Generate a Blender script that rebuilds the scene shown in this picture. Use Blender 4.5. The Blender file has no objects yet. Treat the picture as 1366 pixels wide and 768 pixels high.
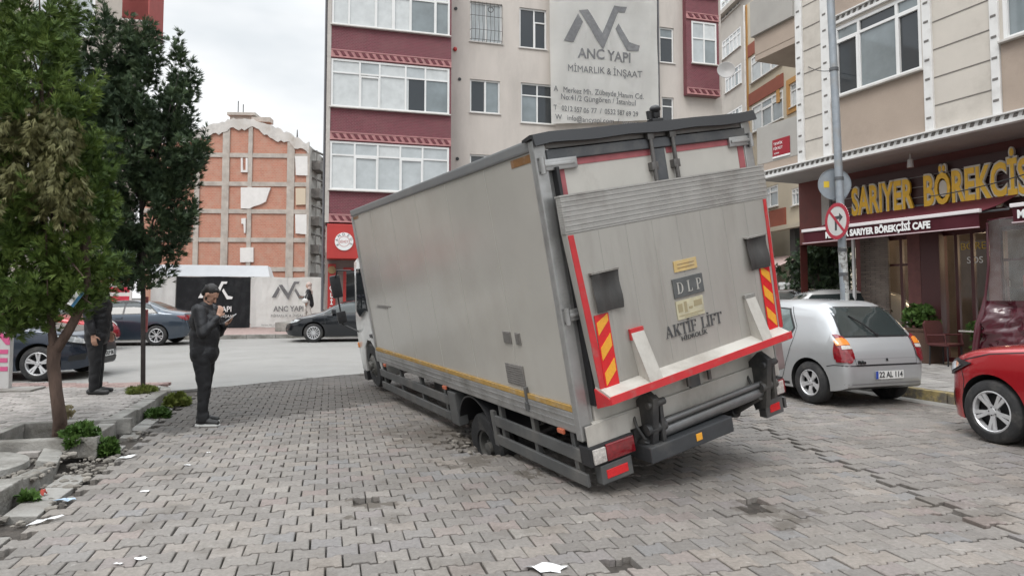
import bpy, bmesh, math, random
import numpy as np
from math import sin, cos, pi, radians, atan2, hypot
from mathutils import Vector, Matrix
from mathutils.bvhtree import BVHTree
random.seed(7); RNG = np.random.default_rng(7)
SC = bpy.context.scene
COL = SC.collection

# ------------------------------------------------------------------ camera
FPX, PITCH, YHOR, CAMH = 880.0, radians(3.0), 394.0, 1.6     # focal length and horizon in pixels of a 1366 px wide frame
PPY = YHOR - FPX * math.tan(PITCH)
cam_data = bpy.data.cameras.new('camera'); cam = bpy.data.objects.new('camera', cam_data); COL.objects.link(cam)
cam.location = (0, 0, CAMH); cam.rotation_euler = (pi / 2 + PITCH, 0, 0)
cam_data.sensor_width = 36; cam_data.lens = 36 * FPX / 1366
cam_data.shift_y = -(384 - PPY) / 1366
cam_data.clip_end = 2000; cam_data.clip_start = 0.05
SC.camera = cam

# ------------------------------------------------------------------ world, sun, exposure
SUN_EL, SUN_AZ = radians(52), radians(205)        # azimuth measured clockwise from +Y
W = bpy.data.worlds.new('World'); SC.world = W; W.use_nodes = True
nt = W.node_tree; nt.nodes.clear()
out = nt.nodes.new('ShaderNodeOutputWorld'); bg = nt.nodes.new('ShaderNodeBackground')
sky = nt.nodes.new('ShaderNodeTexSky'); sky.sky_type = 'NISHITA'; sky.sun_disc = False
sky.sun_elevation = SUN_EL; sky.sun_rotation = SUN_AZ; sky.dust_density = 4
tc = nt.nodes.new('ShaderNodeTexCoord'); nz = nt.nodes.new('ShaderNodeTexNoise'); nz.inputs['Scale'].default_value = 1.6
nz.inputs['Detail'].default_value = 5; nz.inputs['Roughness'].default_value = .5
mp = nt.nodes.new('ShaderNodeMapping'); mp.inputs['Scale'].default_value = (1, 1, 2.6); mp.inputs['Location'].default_value = (.3, 0, .25)
rp = nt.nodes.new('ShaderNodeValToRGB')
rp.color_ramp.elements[0].position = .40; rp.color_ramp.elements[0].color = (5.5, 5.95, 6.3, 1)
rp.color_ramp.elements[1].position = .60; rp.color_ramp.elements[1].color = (8.6, 8.7, 8.75, 1)
mx = nt.nodes.new('ShaderNodeMixRGB'); mx.inputs[0].default_value = .94
nt.links.new(tc.outputs['Generated'], mp.inputs[0]); nt.links.new(mp.outputs[0], nz.inputs['Vector'])
nt.links.new(nz.outputs['Fac'], rp.inputs[0])
nt.links.new(sky.outputs[0], mx.inputs[1]); nt.links.new(rp.outputs[0], mx.inputs[2])
sx_ = nt.nodes.new('ShaderNodeSeparateXYZ'); nt.links.new(tc.outputs['Generated'], sx_.inputs[0])
ov = nt.nodes.new('ShaderNodeMapRange'); ov.inputs[1].default_value = .38; ov.inputs[2].default_value = 1; ov.inputs[3].default_value = 1.0; ov.inputs[4].default_value = 3.8; nt.links.new(sx_.outputs[2], ov.inputs[0])   # overcast sky: brighter towards the zenith
sc_n = nt.nodes.new('ShaderNodeVectorMath'); sc_n.operation = 'SCALE'; nt.links.new(mx.outputs[0], sc_n.inputs[0]); nt.links.new(ov.outputs[0], sc_n.inputs['Scale'])
nt.links.new(sc_n.outputs[0], bg.inputs[0]); nt.links.new(bg.outputs[0], out.inputs[0])
bg.inputs[1].default_value = 0.10
sd = bpy.data.lights.new('sun', 'SUN'); sun = bpy.data.objects.new('sun', sd); COL.objects.link(sun)
sd.energy = 0.9; sd.angle = radians(22); sd.color = (1, .965, .92)
sun.rotation_euler = Vector((sin(SUN_AZ) * cos(SUN_EL), cos(SUN_AZ) * cos(SUN_EL), sin(SUN_EL))).to_track_quat('Z', 'Y').to_euler()
SC.view_settings.view_transform = 'Standard'; SC.view_settings.look = 'None'
SC.view_settings.exposure = 0.38; SC.view_settings.gamma = 1; SC.view_settings.use_curve_mapping = False
SC.render.engine = 'CYCLES'
SC.cycles.max_bounces = 6; SC.cycles.diffuse_bounces = 3; SC.cycles.glossy_bounces = 3; SC.cycles.transparent_max_bounces = 6
SC.cycles.transmission_bounces = 3; SC.cycles.use_denoising = True; SC.cycles.caustics_reflective = False; SC.cycles.caustics_refractive = False

# ------------------------------------------------------------------ from a sight line to a place
def ray(u, v):
    a = (u - 683) / FPX; b = -(v - PPY) / FPX
    c, s = cos(PITCH), sin(PITCH)
    return Vector((a, c - b * s, s + b * c))
EYE = Vector((0, 0, CAMH))
def G(u, v, z=0.0):
    d = ray(u, v); return EYE + d * ((z - CAMH) / d.z)
def at(u, v, Y):
    d = ray(u, v); return EYE + d * (Y / d.y)

# ------------------------------------------------------------------ materials
MATS = {}
def mat(name, col, rough=.6, metal=0., spec=.5, var=0., vscale=6., dirt=None, dscale=1.2, damt=.5, dlo=.5, dhi=.7, bump=0., bscale=60., isl=0., coat=0., trans=0., emis=None, coords='Object', stretch=None, alpha=None):
    if name in MATS: return MATS[name]
    m = bpy.data.materials.new(name); m.use_nodes = True; MATS[name] = m
    n = m.node_tree.nodes; l = m.node_tree.links; b = n['Principled BSDF']
    b.inputs['Roughness'].default_value = rough; b.inputs['Metallic'].default_value = metal
    b.inputs['Specular IOR Level'].default_value = spec
    b.inputs['Coat Weight'].default_value = coat; b.inputs['Coat Roughness'].default_value = .05
    b.inputs['Transmission Weight'].default_value = trans
    if alpha is not None: b.inputs['Alpha'].default_value = alpha
    if emis: b.inputs['Emission Color'].default_value = (*emis[:3], 1); b.inputs['Emission Strength'].default_value = emis[3]
    col = (*col[:3], 1); b.inputs['Base Color'].default_value = col
    if not (var or dirt or bump or isl): return m
    t = n.new('ShaderNodeTexCoord'); src = t.outputs[coords]
    if stretch:
        mp = n.new('ShaderNodeMapping'); mp.inputs['Scale'].default_value = stretch; l.new(src, mp.inputs[0]); src = mp.outputs[0]
    cur = None
    rgb = n.new('ShaderNodeRGB'); rgb.outputs[0].default_value = col; cur = rgb.outputs[0]
    def noise(sc, det=6, ro=.6):
        q = n.new('ShaderNodeTexNoise'); q.inputs['Scale'].default_value = sc; q.inputs['Detail'].default_value = det
        q.inputs['Roughness'].default_value = ro; l.new(src, q.inputs['Vector']); return q.outputs['Fac']
    def mulby(fac, lo, hi, a=.3, b2=.7):
        nonlocal cur
        r = n.new('ShaderNodeMapRange'); r.inputs[1].default_value = a; r.inputs[2].default_value = b2
        r.inputs[3].default_value = lo; r.inputs[4].default_value = hi; l.new(fac, r.inputs[0])
        h = n.new('ShaderNodeVectorMath'); h.operation = 'SCALE'; l.new(cur, h.inputs[0]); l.new(r.outputs[0], h.inputs['Scale']); cur = h.outputs[0]
    if var: mulby(noise(vscale), 1 - var, 1 + var)
    if isl:
        g = n.new('ShaderNodeNewGeometry'); mulby(g.outputs['Random Per Island'], 1 - isl, 1 + isl, 0, 1)
    if dirt:
        r = n.new('ShaderNodeMapRange'); r.inputs[1].default_value = dlo; r.inputs[2].default_value = dhi
        r.inputs[3].default_value = 0; r.inputs[4].default_value = damt; l.new(noise(dscale, 8, .68), r.inputs[0])
        k = n.new('ShaderNodeMixRGB'); k.inputs[2].default_value = (*dirt, 1); l.new(r.outputs[0], k.inputs[0]); l.new(cur, k.inputs[1]); cur = k.outputs[0]
    l.new(cur, b.inputs['Base Color'])
    if bump:
        bb = n.new('ShaderNodeBump'); bb.inputs['Strength'].default_value = bump; bb.inputs['Distance'].default_value = .02
        l.new(noise(bscale, 4), bb.inputs['Height']); l.new(bb.outputs[0], b.inputs['Normal'])
    return m

# ------------------------------------------------------------------ objects
def tag(o, label=None, cat=None, group=None, kind=None):
    if label: o['label'] = label
    if cat: o['category'] = cat
    if group: o['group'] = group
    if kind: o['kind'] = kind
    return o
def empty(name, loc=(0, 0, 0), rz=0., label=None, cat=None, group=None):
    o = bpy.data.objects.new(name, None); COL.objects.link(o); o.location = loc; o.rotation_euler = (0, 0, rz); o.empty_display_size = .1
    return tag(o, label, cat, group)
def link(name, me, parent=None, mats=()):
    o = bpy.data.objects.new(name, me); COL.objects.link(o)
    for m in (mats if isinstance(mats, (list, tuple)) else (mats,)): me.materials.append(m)
    if parent is not None: o.parent = parent
    return o
def copy_tree(o, parent=None):
    c = o.copy(); COL.objects.link(c); c.parent = parent
    for ch in list(o.children): copy_tree(ch, c)
    return c
def smooth(me, ang=35):
    me.polygons.foreach_set('use_smooth', [True] * len(me.polygons))
    try: me.set_sharp_from_angle(angle=radians(ang))
    except Exception: pass

class MB:
    """collects primitives in one bmesh; build() links them as one object"""
    def __init__(s): s.bm = bmesh.new(); s.mi = 0
    def _m(s, fs):
        for f in fs: f.material_index = s.mi
    def box(s, x0, x1, y0, y1, z0, z1, M=None, bev=0.):
        bm = s.bm
        vs = [bm.verts.new((x, y, z)) for z in (z0, z1) for x, y in ((x0, y0), (x1, y0), (x1, y1), (x0, y1))]
        fs = [bm.faces.new([vs[i] for i in q]) for q in ((3, 2, 1, 0), (4, 5, 6, 7), (0, 1, 5, 4), (1, 2, 6, 5), (2, 3, 7, 6), (3, 0, 4, 7))]
        s._m(fs)
        if bev:
            r = bmesh.ops.bevel(bm, geom=list({e for f in fs for e in f.edges}), offset=bev, segments=2, profile=.6, affect='EDGES', clamp_overlap=True)
            vs = list({v for f in r['faces'] for v in f.verts} | {v for v in vs if v.is_valid}); s._m(r['faces'])
        if M: 
            for v in vs: v.co = M @ v.co
        return vs
    def obox(s, c, size, M=None, bev=0.):
        a, b, d = size[0] / 2, size[1] / 2, size[2] / 2
        T = Matrix.Translation(Vector(c)) @ (M.to_4x4() if M is not None else Matrix.Identity(4))
        return s.box(-a, a, -b, b, -d, d, T, bev)
    def tube(s, p0, p1, r0, r1=None, n=12, caps=True):
        p0, p1 = Vector(p0), Vector(p1); r1 = r0 if r1 is None else r1
        q = (p1 - p0).to_track_quat('Z', 'Y'); bm = s.bm
        A = [bm.verts.new(p0 + q @ Vector((r0 * cos(2 * pi * i / n), r0 * sin(2 * pi * i / n), 0))) for i in range(n)]
        B = [bm.verts.new(p1 + q @ Vector((r1 * cos(2 * pi * i / n), r1 * sin(2 * pi * i / n), 0))) for i in range(n)]
        fs = [bm.faces.new((A[i], A[(i + 1) % n], B[(i + 1) % n], B[i])) for i in range(n)]
        if caps: fs += [bm.faces.new(A[::-1]), bm.faces.new(B)]
        s._m(fs); return s
    def path(s, pts, r, n=10, caps=True):
        pts = [Vector(p) for p in pts]; rs = r if isinstance(r, (list, tuple)) else [r] * len(pts); bm = s.bm; rings = []
        up = None
        for i, p in enumerate(pts):
            d = (pts[min(i + 1, len(pts) - 1)] - pts[max(i - 1, 0)]).normalized()
            if up is None: up = d.orthogonal().normalized()
            up = (up - d * up.dot(d)).normalized(); sd_ = d.cross(up)
            rings.append([bm.verts.new(p + (up * cos(2 * pi * k / n) + sd_ * sin(2 * pi * k / n)) * rs[i]) for k in range(n)])
        fs = []
        for a, b in zip(rings, rings[1:]):
            fs += [bm.faces.new((a[k], a[(k + 1) % n], b[(k + 1) % n], b[k])) for k in range(n)]
        if caps: fs += [bm.faces.new(rings[0][::-1]), bm.faces.new(rings[-1])]
        s._m(fs); return s
    def prism(s, pts, f0, f1):
        """pts: 2-D outline; f0/f1 map (a, b) to the two end points"""
        A = [s.bm.verts.new(f0(*p)) for p in pts]; B = [s.bm.verts.new(f1(*p)) for p in pts]; n = len(pts)
        fs = [s.bm.faces.new((A[i], A[(i + 1) % n], B[(i + 1) % n], B[i])) for i in range(n)] + [s.bm.faces.new(A[::-1]), s.bm.faces.new(B)]
        s._m(fs); return s
    def quad(s, *p):
        f = s.bm.faces.new([s.bm.verts.new(q) for q in p]); s._m([f]); return f
    def lathe(s, prof, M, n=32):
        """prof: (r, h); axis = local z of M"""
        rings = [[s.bm.verts.new(M @ Vector((r * cos(2 * pi * k / n), r * sin(2 * pi * k / n), h))) for k in range(n)] for r, h in prof]
        fs = []
        for a, b in zip(rings, rings[1:]): fs += [s.bm.faces.new((a[k], a[(k + 1) % n], b[(k + 1) % n], b[k])) for k in range(n)]
        s._m(fs); return s
    def ball(s, c, r, n=12, m=8):
        if not isinstance(r, (tuple, list)): r = (r, r, r)
        q = bmesh.ops.create_uvsphere(s.bm, u_segments=n, v_segments=m, radius=1)
        for v in q['verts']: v.co = Vector((v.co.x * r[0] + c[0], v.co.y * r[1] + c[1], v.co.z * r[2] + c[2]))
        s._m({f for v in q['verts'] for f in v.link_faces}); return s
    def build(s, name, mats, parent=None, sm=None, bev=0., fix=True):
        if fix: bmesh.ops.recalc_face_normals(s.bm, faces=s.bm.faces[:])
        if bev: bmesh.ops.bevel(s.bm, geom=[e for e in s.bm.edges if e.is_manifold and e.calc_face_angle(0) > .6], offset=bev, segments=2, profile=.6, affect='EDGES', clamp_overlap=True)
        me = bpy.data.meshes.new(name); s.bm.to_mesh(me); s.bm.free()
        o = link(name, me, parent, mats)
        if sm: smooth(me, sm)
        return o

def text_mesh(txt, size, M, name, material, parent, depth=.004, offset=0., align='CENTER', xs=1., bold=0., shear=0.):
    """lettering as a solid mesh; M maps text space (x right, y up, z out) to the parent's space"""
    cu = bpy.data.curves.new(name, 'FONT'); cu.body = txt; cu.size = size; cu.extrude = depth / 2; cu.offset = offset + bold; cu.align_x = align; cu.align_y = 'CENTER'; cu.shear = shear
    cu.resolution_u = 3
    o = bpy.data.objects.new(name + '_tmp', cu); COL.objects.link(o)
    bpy.context.view_layer.update()
    me = bpy.data.meshes.new_from_object(o.evaluated_get(bpy.context.evaluated_depsgraph_get()))
    COL.objects.unlink(o); bpy.data.objects.remove(o); bpy.data.curves.remove(cu)
    me.materials.clear()
    me.transform(M @ Matrix.Diagonal((xs, 1, 1, 1)))
    me.name = name
    return link(name, me, parent, material)
def dice(me, step, axes=(0, 2)):
    bm = bmesh.new(); bm.from_mesh(me)
    for ax in axes:
        lo = min(v.co[ax] for v in bm.verts); hi = max(v.co[ax] for v in bm.verts); n = Vector((0, 0, 0)); n[ax] = 1; t = lo + step
        while t < hi:
            c = Vector((0, 0, 0)); c[ax] = t; bmesh.ops.bisect_plane(bm, geom=bm.verts[:] + bm.edges[:] + bm.faces[:], plane_co=c, plane_no=n); t += step
    bm.to_mesh(me); bm.free()
def FM(x, y, z, ax, up):
    """matrix with text x along ax, text y along up"""
    ax = Vector(ax).normalized(); up = Vector(up).normalized(); nn = ax.cross(up)
    M = Matrix((ax, up, nn)).transposed().to_4x4(); M.translation = Vector((x, y, z)); return M

def _st(x, w=.15): return [(x, 0), (x + w, 0), (x + w, 1), (x, 1)]
def _sf(x0, x1, z): return [(x0, z), (x1, z), (x1, z + .045), (x0, z + .045)]
SERIF = {'T': (.72, [_st(.285), _sf(.2, .52, 0), _sf(.02, .70, .955), [(.02, .78), (.06, .78), (.09, .955), (.02, .955)], [(.66, .78), (.70, .78), (.70, .955), (.63, .955)]]),
 'I': (.36, [_st(.10), _sf(.02, .33, 0), _sf(.02, .33, .955)]), 'L': (.64, [_st(.10), _sf(.02, .60, 0), _sf(.02, .33, .955), [(.56, .045), (.60, .045), (.60, .26), (.57, .26)]]),
 'F': (.62, [_st(.10), _sf(.02, .36, 0), _sf(.02, .57, .955), _sf(.25, .45, .48), [(.53, .76), (.57, .76), (.57, .955), (.50, .955)], [(.43, .40), (.46, .40), (.46, .62), (.43, .62)]]),
 'A': (.80, [[(.30, 1.0), (.40, 1.0), (.72, 0), (.55, 0), (.29, .86)], [(.33, .95), (.30, 1.0), (.06, 0), (.12, 0)], _sf(0, .22, 0), _sf(.48, .80, 0), [(.17, .32), (.56, .32), (.56, .37), (.18, .37)]]),
 'K': (.80, [_st(.10), _sf(.02, .33, 0), _sf(.02, .33, .955), [(.25, .42), (.60, .955), (.66, .955), (.28, .36)], [(.32, .54), (.42, .62), (.74, 0), (.55, 0)], _sf(.46, .80, 0), _sf(.48, .76, .955)]),
 'D': (.80, [_st(.10), _sf(.02, .4, 0), _sf(.02, .4, .955), [(.4, .955), (.4, 1), (.6, .9), (.74, .68), (.76, .5), (.74, .32), (.6, .1), (.4, 0), (.4, .045), (.53, .14), (.59, .32), (.6, .5), (.59, .68), (.53, .86)]]),
 'P': (.66, [_st(.10), _sf(.02, .36, 0), _sf(.02, .38, .955), _sf(.25, .38, .46), [(.38, .955), (.38, 1), (.55, .94), (.62, .82), (.62, .66), (.55, .54), (.38, .46), (.38, .505), (.46, .58), (.48, .68), (.48, .80), (.46, .89)]]), ' ': (.5, [])}
def serif_text(txt, h, x0, x1, zb, y, name, m, par, dt=.003, slant=.0):
    tot = sum(SERIF[c.replace('İ', 'I')][0] for c in txt); k = (x1 - x0) / tot; x = x0; mb = MB()
    for c in txt:
        w, ps = SERIF[c.replace('İ', 'I')]
        ps = list(ps) + ([[(.10, 1.10), (.25, 1.10), (.25, 1.24), (.10, 1.24)]] if c == 'İ' else [])
        for i, p in enumerate(ps): mb.prism(p, lambda a, b: (x + a * k + slant * b * h, y + dt, zb + b * h), lambda a, b: (x + a * k + slant * b * h, y - .0008 * i, zb + b * h))
        x += w * k
    return mb.build(name, m, par)
class Frame:
    """a vertical facade: origin O on the ground, unit d to the right along it as seen from the street"""
    def __init__(s, O, d):
        s.O = Vector((O[0], O[1], 0)); s.d = Vector((d[0], d[1], 0)).normalized(); s.i = Vector((-s.d.y, s.d.x, 0))
        s.rz = atan2(s.d.y, s.d.x)
    def hit(s, u, v, off=0.):
        r = ray(u, v); t = (s.O + s.i * off - EYE).dot(s.i) / r.dot(s.i); p = EYE + r * t
        return (p - s.O).dot(s.d), p.z
    def S(s, u, off=0.): return s.hit(u, 300, off)[0]
    def Z(s, u, v, off=0.): return s.hit(u, v, off)[1]
    def box(s, u0, v0, u1, v1, off=0.):
        a = s.hit(u0, (v0 + v1) / 2, off)[0]; b = s.hit(u1, (v0 + v1) / 2, off)[0]; um = (u0 + u1) / 2
        return a, b, s.hit(um, v1, off)[1], s.hit(um, v0, off)[1]

def wall_mesh(mb, s0, s1, z0, z1, holes, y=0., depth=.2, M=None):
    """front sheet of a wall with real openings and their reveals (local x along, y inward)"""
    xs = sorted({s0, s1, *[h[0] for h in holes], *[h[1] for h in holes]}); zs = sorted({z0, z1, *[h[2] for h in holes], *[h[3] for h in holes]})
    xs = [x for x in xs if s0 - 1e-6 <= x <= s1 + 1e-6]; zs = [z for z in zs if z0 - 1e-6 <= z <= z1 + 1e-6]
    ins = lambda x, z: any(h[0] < x < h[1] and h[2] < z < h[3] for h in holes)
    P = (lambda *p: M @ Vector(p)) if M else (lambda *p: Vector(p))
    for a, b in zip(xs, xs[1:]):
        for c, d in zip(zs, zs[1:]):
            if not ins((a + b) / 2, (c + d) / 2): mb.quad(P(a, y, c), P(b, y, c), P(b, y, d), P(a, y, d))
    for h in holes:
        a, b, c, d = h
        for q in (((a, c), (a, d)), ((a, d), (b, d)), ((b, d), (b, c)), ((b, c), (a, c))):
            (x0, w0), (x1, w1) = q
            mb.quad(P(x0, y, w0), P(x1, y, w1), P(x1, y + depth, w1), P(x0, y + depth, w0))

M_PVC = mat('window_white_pvc', (.72, .72, .71), .35, dirt=(.45, .42, .38), damt=.25)
M_SILL = mat('sill_stone', (.55, .53, .5), .7, var=.12)
GLS = [mat('window_glass_a', (.20, .23, .24), .04, spec=1.0, var=.25, vscale=.9), mat('window_glass_b', (.42, .45, .46), .06, spec=.9, var=.15, vscale=1.6),
       mat('window_glass_c', (.035, .04, .045), .04, spec=.8), mat('window_glass_d', (.55, .57, .57), .1, spec=.7, var=.1, vscale=3.)]
WR = random.Random(77)
def window(par, a, b, c, d, vbars=(), hbars=(), y=.08, fr=.055, glass=0, sill=True, sub=(), M=None, fm=None, dark=()):
    """part window (frame) with sub-parts pane and sill. vbars/hbars: fractions; sub: bar rects in fractions; dark: opened leaves"""
    T = M or Matrix.Identity(4)
    mb = MB(); w = b - a; h = d - c
    for q in ((a, a + fr, c, d), (b - fr, b, c, d)): mb.box(q[0], q[1], y - .03, y + .04, q[2], q[3], T)
    for q in ((c, c + fr), (d - fr, d)): mb.box(a + fr, b - fr, y - .03, y + .04, q[0], q[1], T)
    for t in vbars: mb.box(a + w * t - fr * .45, a + w * t + fr * .45, y - .028, y + .038, c + fr, d - fr, T)
    for t in hbars: mb.box(a + fr, b - fr, y - .026, y + .036, c + h * t - fr * .4, c + h * t + fr * .4, T)
    for (x0, x1, z0, z1) in sub:      # opening sashes, a thicker frame inside the frame
        X0, X1, Z0, Z1 = a + w * x0, a + w * x1, c + h * z0, c + h * z1; k = fr * .8
        for q in ((X0, X0 + k, Z0, Z1), (X1 - k, X1, Z0, Z1), (X0 + k, X1 - k, Z0, Z0 + k), (X0 + k, X1 - k, Z1 - k, Z1)): mb.box(q[0], q[1], y - .045, y + .03, q[2], q[3], T)
    o = mb.build('window', fm or M_PVC, par)
    vx = [a] + [a + w * t for t in vbars] + [b]; hx = [c] + [c + h * t for t in hbars] + [d]
    for x0, x1 in zip(vx, vx[1:]):
        cur = WR.random()
        for z0, z1 in zip(hx, hx[1:]):
            gi = {0: (0, 0, 0, 2), 1: (1, 1, 1, 3, 3, 0), 2: (2, 2, 2, 0), 3: (3, 3, 1)}[glass]; g = MB(); tl = WR.uniform(-.006, .006)
            g.quad(*[T @ Vector(p) for p in ((x0, y + .012 + tl, z0), (x1, y + .012 - tl, z0), (x1, y + .012 - tl, z1), (x0, y + .012 + tl, z1))]); g.build('pane', GLS[WR.choice(gi)], o)
    if dark:
        g = MB()
        for (x0, x1, z0, z1) in dark: g.quad(*[T @ Vector(p) for p in ((a + w * x0, y + .008, c + h * z0), (a + w * x1, y + .008, c + h * z0), (a + w * x1, y + .008, c + h * z1), (a + w * x0, y + .008, c + h * z1))])
        g.build('open_sash', GLS[2], o)
    if sill:
        g = MB(); g.box(a - .05, b + .05, y - .16, y + .02, c - .05, c - .002, T, .008); g.build('sill', M_SILL, o)
    return o
# ================================================================== truck frame (needed by the sunken wheel's hole)
_ty, _tp, _tr = radians(27.65), radians(.88), radians(-11.36)
TR = Matrix.Rotation(_ty, 3, 'Z') @ Matrix.Rotation(_tp, 3, 'X') @ Matrix.Rotation(_tr, 3, 'Y')
TM = Matrix.Translation((.544, 5.316, .498)) @ TR.to_4x4()
PIT = TM @ Vector((.29, 2.2, -.6)); PIT.z = 0
def pit_d(x, y):
    a = (x - PIT.x) * cos(_ty) + (y - PIT.y) * sin(_ty); b = -(x - PIT.x) * sin(_ty) + (y - PIT.y) * cos(_ty)
    return hypot(a / .34, b / .40)

# ================================================================== ground
def blocks_material(name, ramp, stain=(.075, .062, .048), line=None, gloss=.75):
    m = mat(name, ramp[0][1], gloss, bump=.35, bscale=90.)
    n = m.node_tree.nodes; l = m.node_tree.links; b = n['Principled BSDF']
    g = n.new('ShaderNodeNewGeometry'); t = n.new('ShaderNodeTexCoord')
    r = n.new('ShaderNodeValToRGB'); r.color_ramp.interpolation = 'LINEAR'
    while len(r.color_ramp.elements) < len(ramp): r.color_ramp.elements.new(.5)
    for e, (p, c) in zip(r.color_ramp.elements, ramp): e.position = p; e.color = (*c, 1)
    l.new(g.outputs['Random Per Island'], r.inputs[0]); cur = r.outputs[0]
    def noise(sc, det=8, ro=.65):
        q = n.new('ShaderNodeTexNoise'); q.inputs['Scale'].default_value = sc; q.inputs['Detail'].default_value = det; q.inputs['Roughness'].default_value = ro
        l.new(t.outputs['Object'], q.inputs['Vector']); return q.outputs['Fac']
    def rng(f, a, c, lo, hi):
        q = n.new('ShaderNodeMapRange'); 
        for i, v in enumerate((a, c, lo, hi)): q.inputs[i + 1].default_value = v
        l.new(f, q.inputs[0]); return q.outputs[0]
    def mixc(f, c, cur):
        k = n.new('ShaderNodeMixRGB'); l.new(f, k.inputs[0]); l.new(cur, k.inputs[1]); k.inputs[2].default_value = (*c, 1); return k.outputs[0]
    def scale(f, cur):
        h = n.new('ShaderNodeVectorMath'); h.operation = 'SCALE'; l.new(cur, h.inputs[0]); l.new(f, h.inputs['Scale']); return h.outputs[0]
    cur = scale(rng(noise(38, 5), .3, .7, .8, 1.18), cur)
    cur = scale(rng(noise(.55, 4), .35, .65, .86, 1.1), cur)
    cur = mixc(rng(noise(1.7, 9, .72), .52, .72, 0, .6), stain, cur); cur = mixc(rng(noise(6.5, 7, .7), .58, .70, 0, .5), (.12, .10, .082), cur)
    cur = mixc(rng(noise(9, 6), .63, .7, 0, .35), (.45, .43, .4), cur)
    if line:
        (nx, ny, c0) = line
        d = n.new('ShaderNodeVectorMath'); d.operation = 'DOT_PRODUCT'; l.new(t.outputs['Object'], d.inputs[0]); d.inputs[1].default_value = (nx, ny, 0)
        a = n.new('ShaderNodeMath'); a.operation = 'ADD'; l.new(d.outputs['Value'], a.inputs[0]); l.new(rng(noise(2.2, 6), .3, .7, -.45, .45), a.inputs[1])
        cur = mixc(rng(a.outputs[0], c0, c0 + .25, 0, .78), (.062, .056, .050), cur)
    # oily patches under and beside the truck
    for (px, py, rr, am) in ((PIT.x - .8, PIT.y + .3, .7, .65), (-.35, 6.5, .3, .7), (.28, 6.1, .16, .8), (-1.1, 5.1, .16, .8), (1.9, 4.95, .28, .6), (3.4, 5.0, .35, .4)):
        d = n.new('ShaderNodeVectorMath'); d.operation = 'DISTANCE'; l.new(t.outputs['Object'], d.inputs[0]); d.inputs[1].default_value = (px, py, 0)
        a = n.new('ShaderNodeMath'); a.operation = 'ADD'; l.new(d.outputs['Value'], a.inputs[0]); l.new(rng(noise(4.5, 6), .3, .7, -.4, .4), a.inputs[1])
        cur = mixc(rng(a.outputs[0], rr * .5, rr, am, 0), stain, cur)
    l.new(cur, b.inputs['Base Color'])
    return m
PAVE_RAMP = [(0, (.170, .156, .143)), (.3, (.196, .180, .165)), (.55, (.214, .196, .178)), (.7, (.230, .202, .177)), (.82, (.190, .184, .180)), (.92, (.218, .180, .164)), (1, (.248, .230, .208))]
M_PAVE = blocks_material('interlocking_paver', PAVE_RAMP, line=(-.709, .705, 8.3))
M_SOIL = mat('joint_soil', (.055, .047, .04), .95, var=.4, vscale=14, bump=.8, bscale=30)
M_ASPH = mat('asphalt', (.27, .262, .248), .8, var=.12, vscale=1.1, dirt=(.17, .165, .15), dscale=.55, damt=.6, dlo=.5, dhi=.7, bump=.5, bscale=160)
M_CONC = mat('kerb_concrete', (.27, .26, .24), .85, var=.25, vscale=5, dirt=(.085, .075, .06), dscale=2.0, damt=.9, dlo=.44, dhi=.66, bump=.6, bscale=40)
M_CONL = mat('pale_concrete', (.31, .30, .28), .85, var=.25, vscale=4, dirt=(.085, .07, .055), dscale=2.0, damt=.9, dlo=.42, bump=.5, bscale=50)

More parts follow.
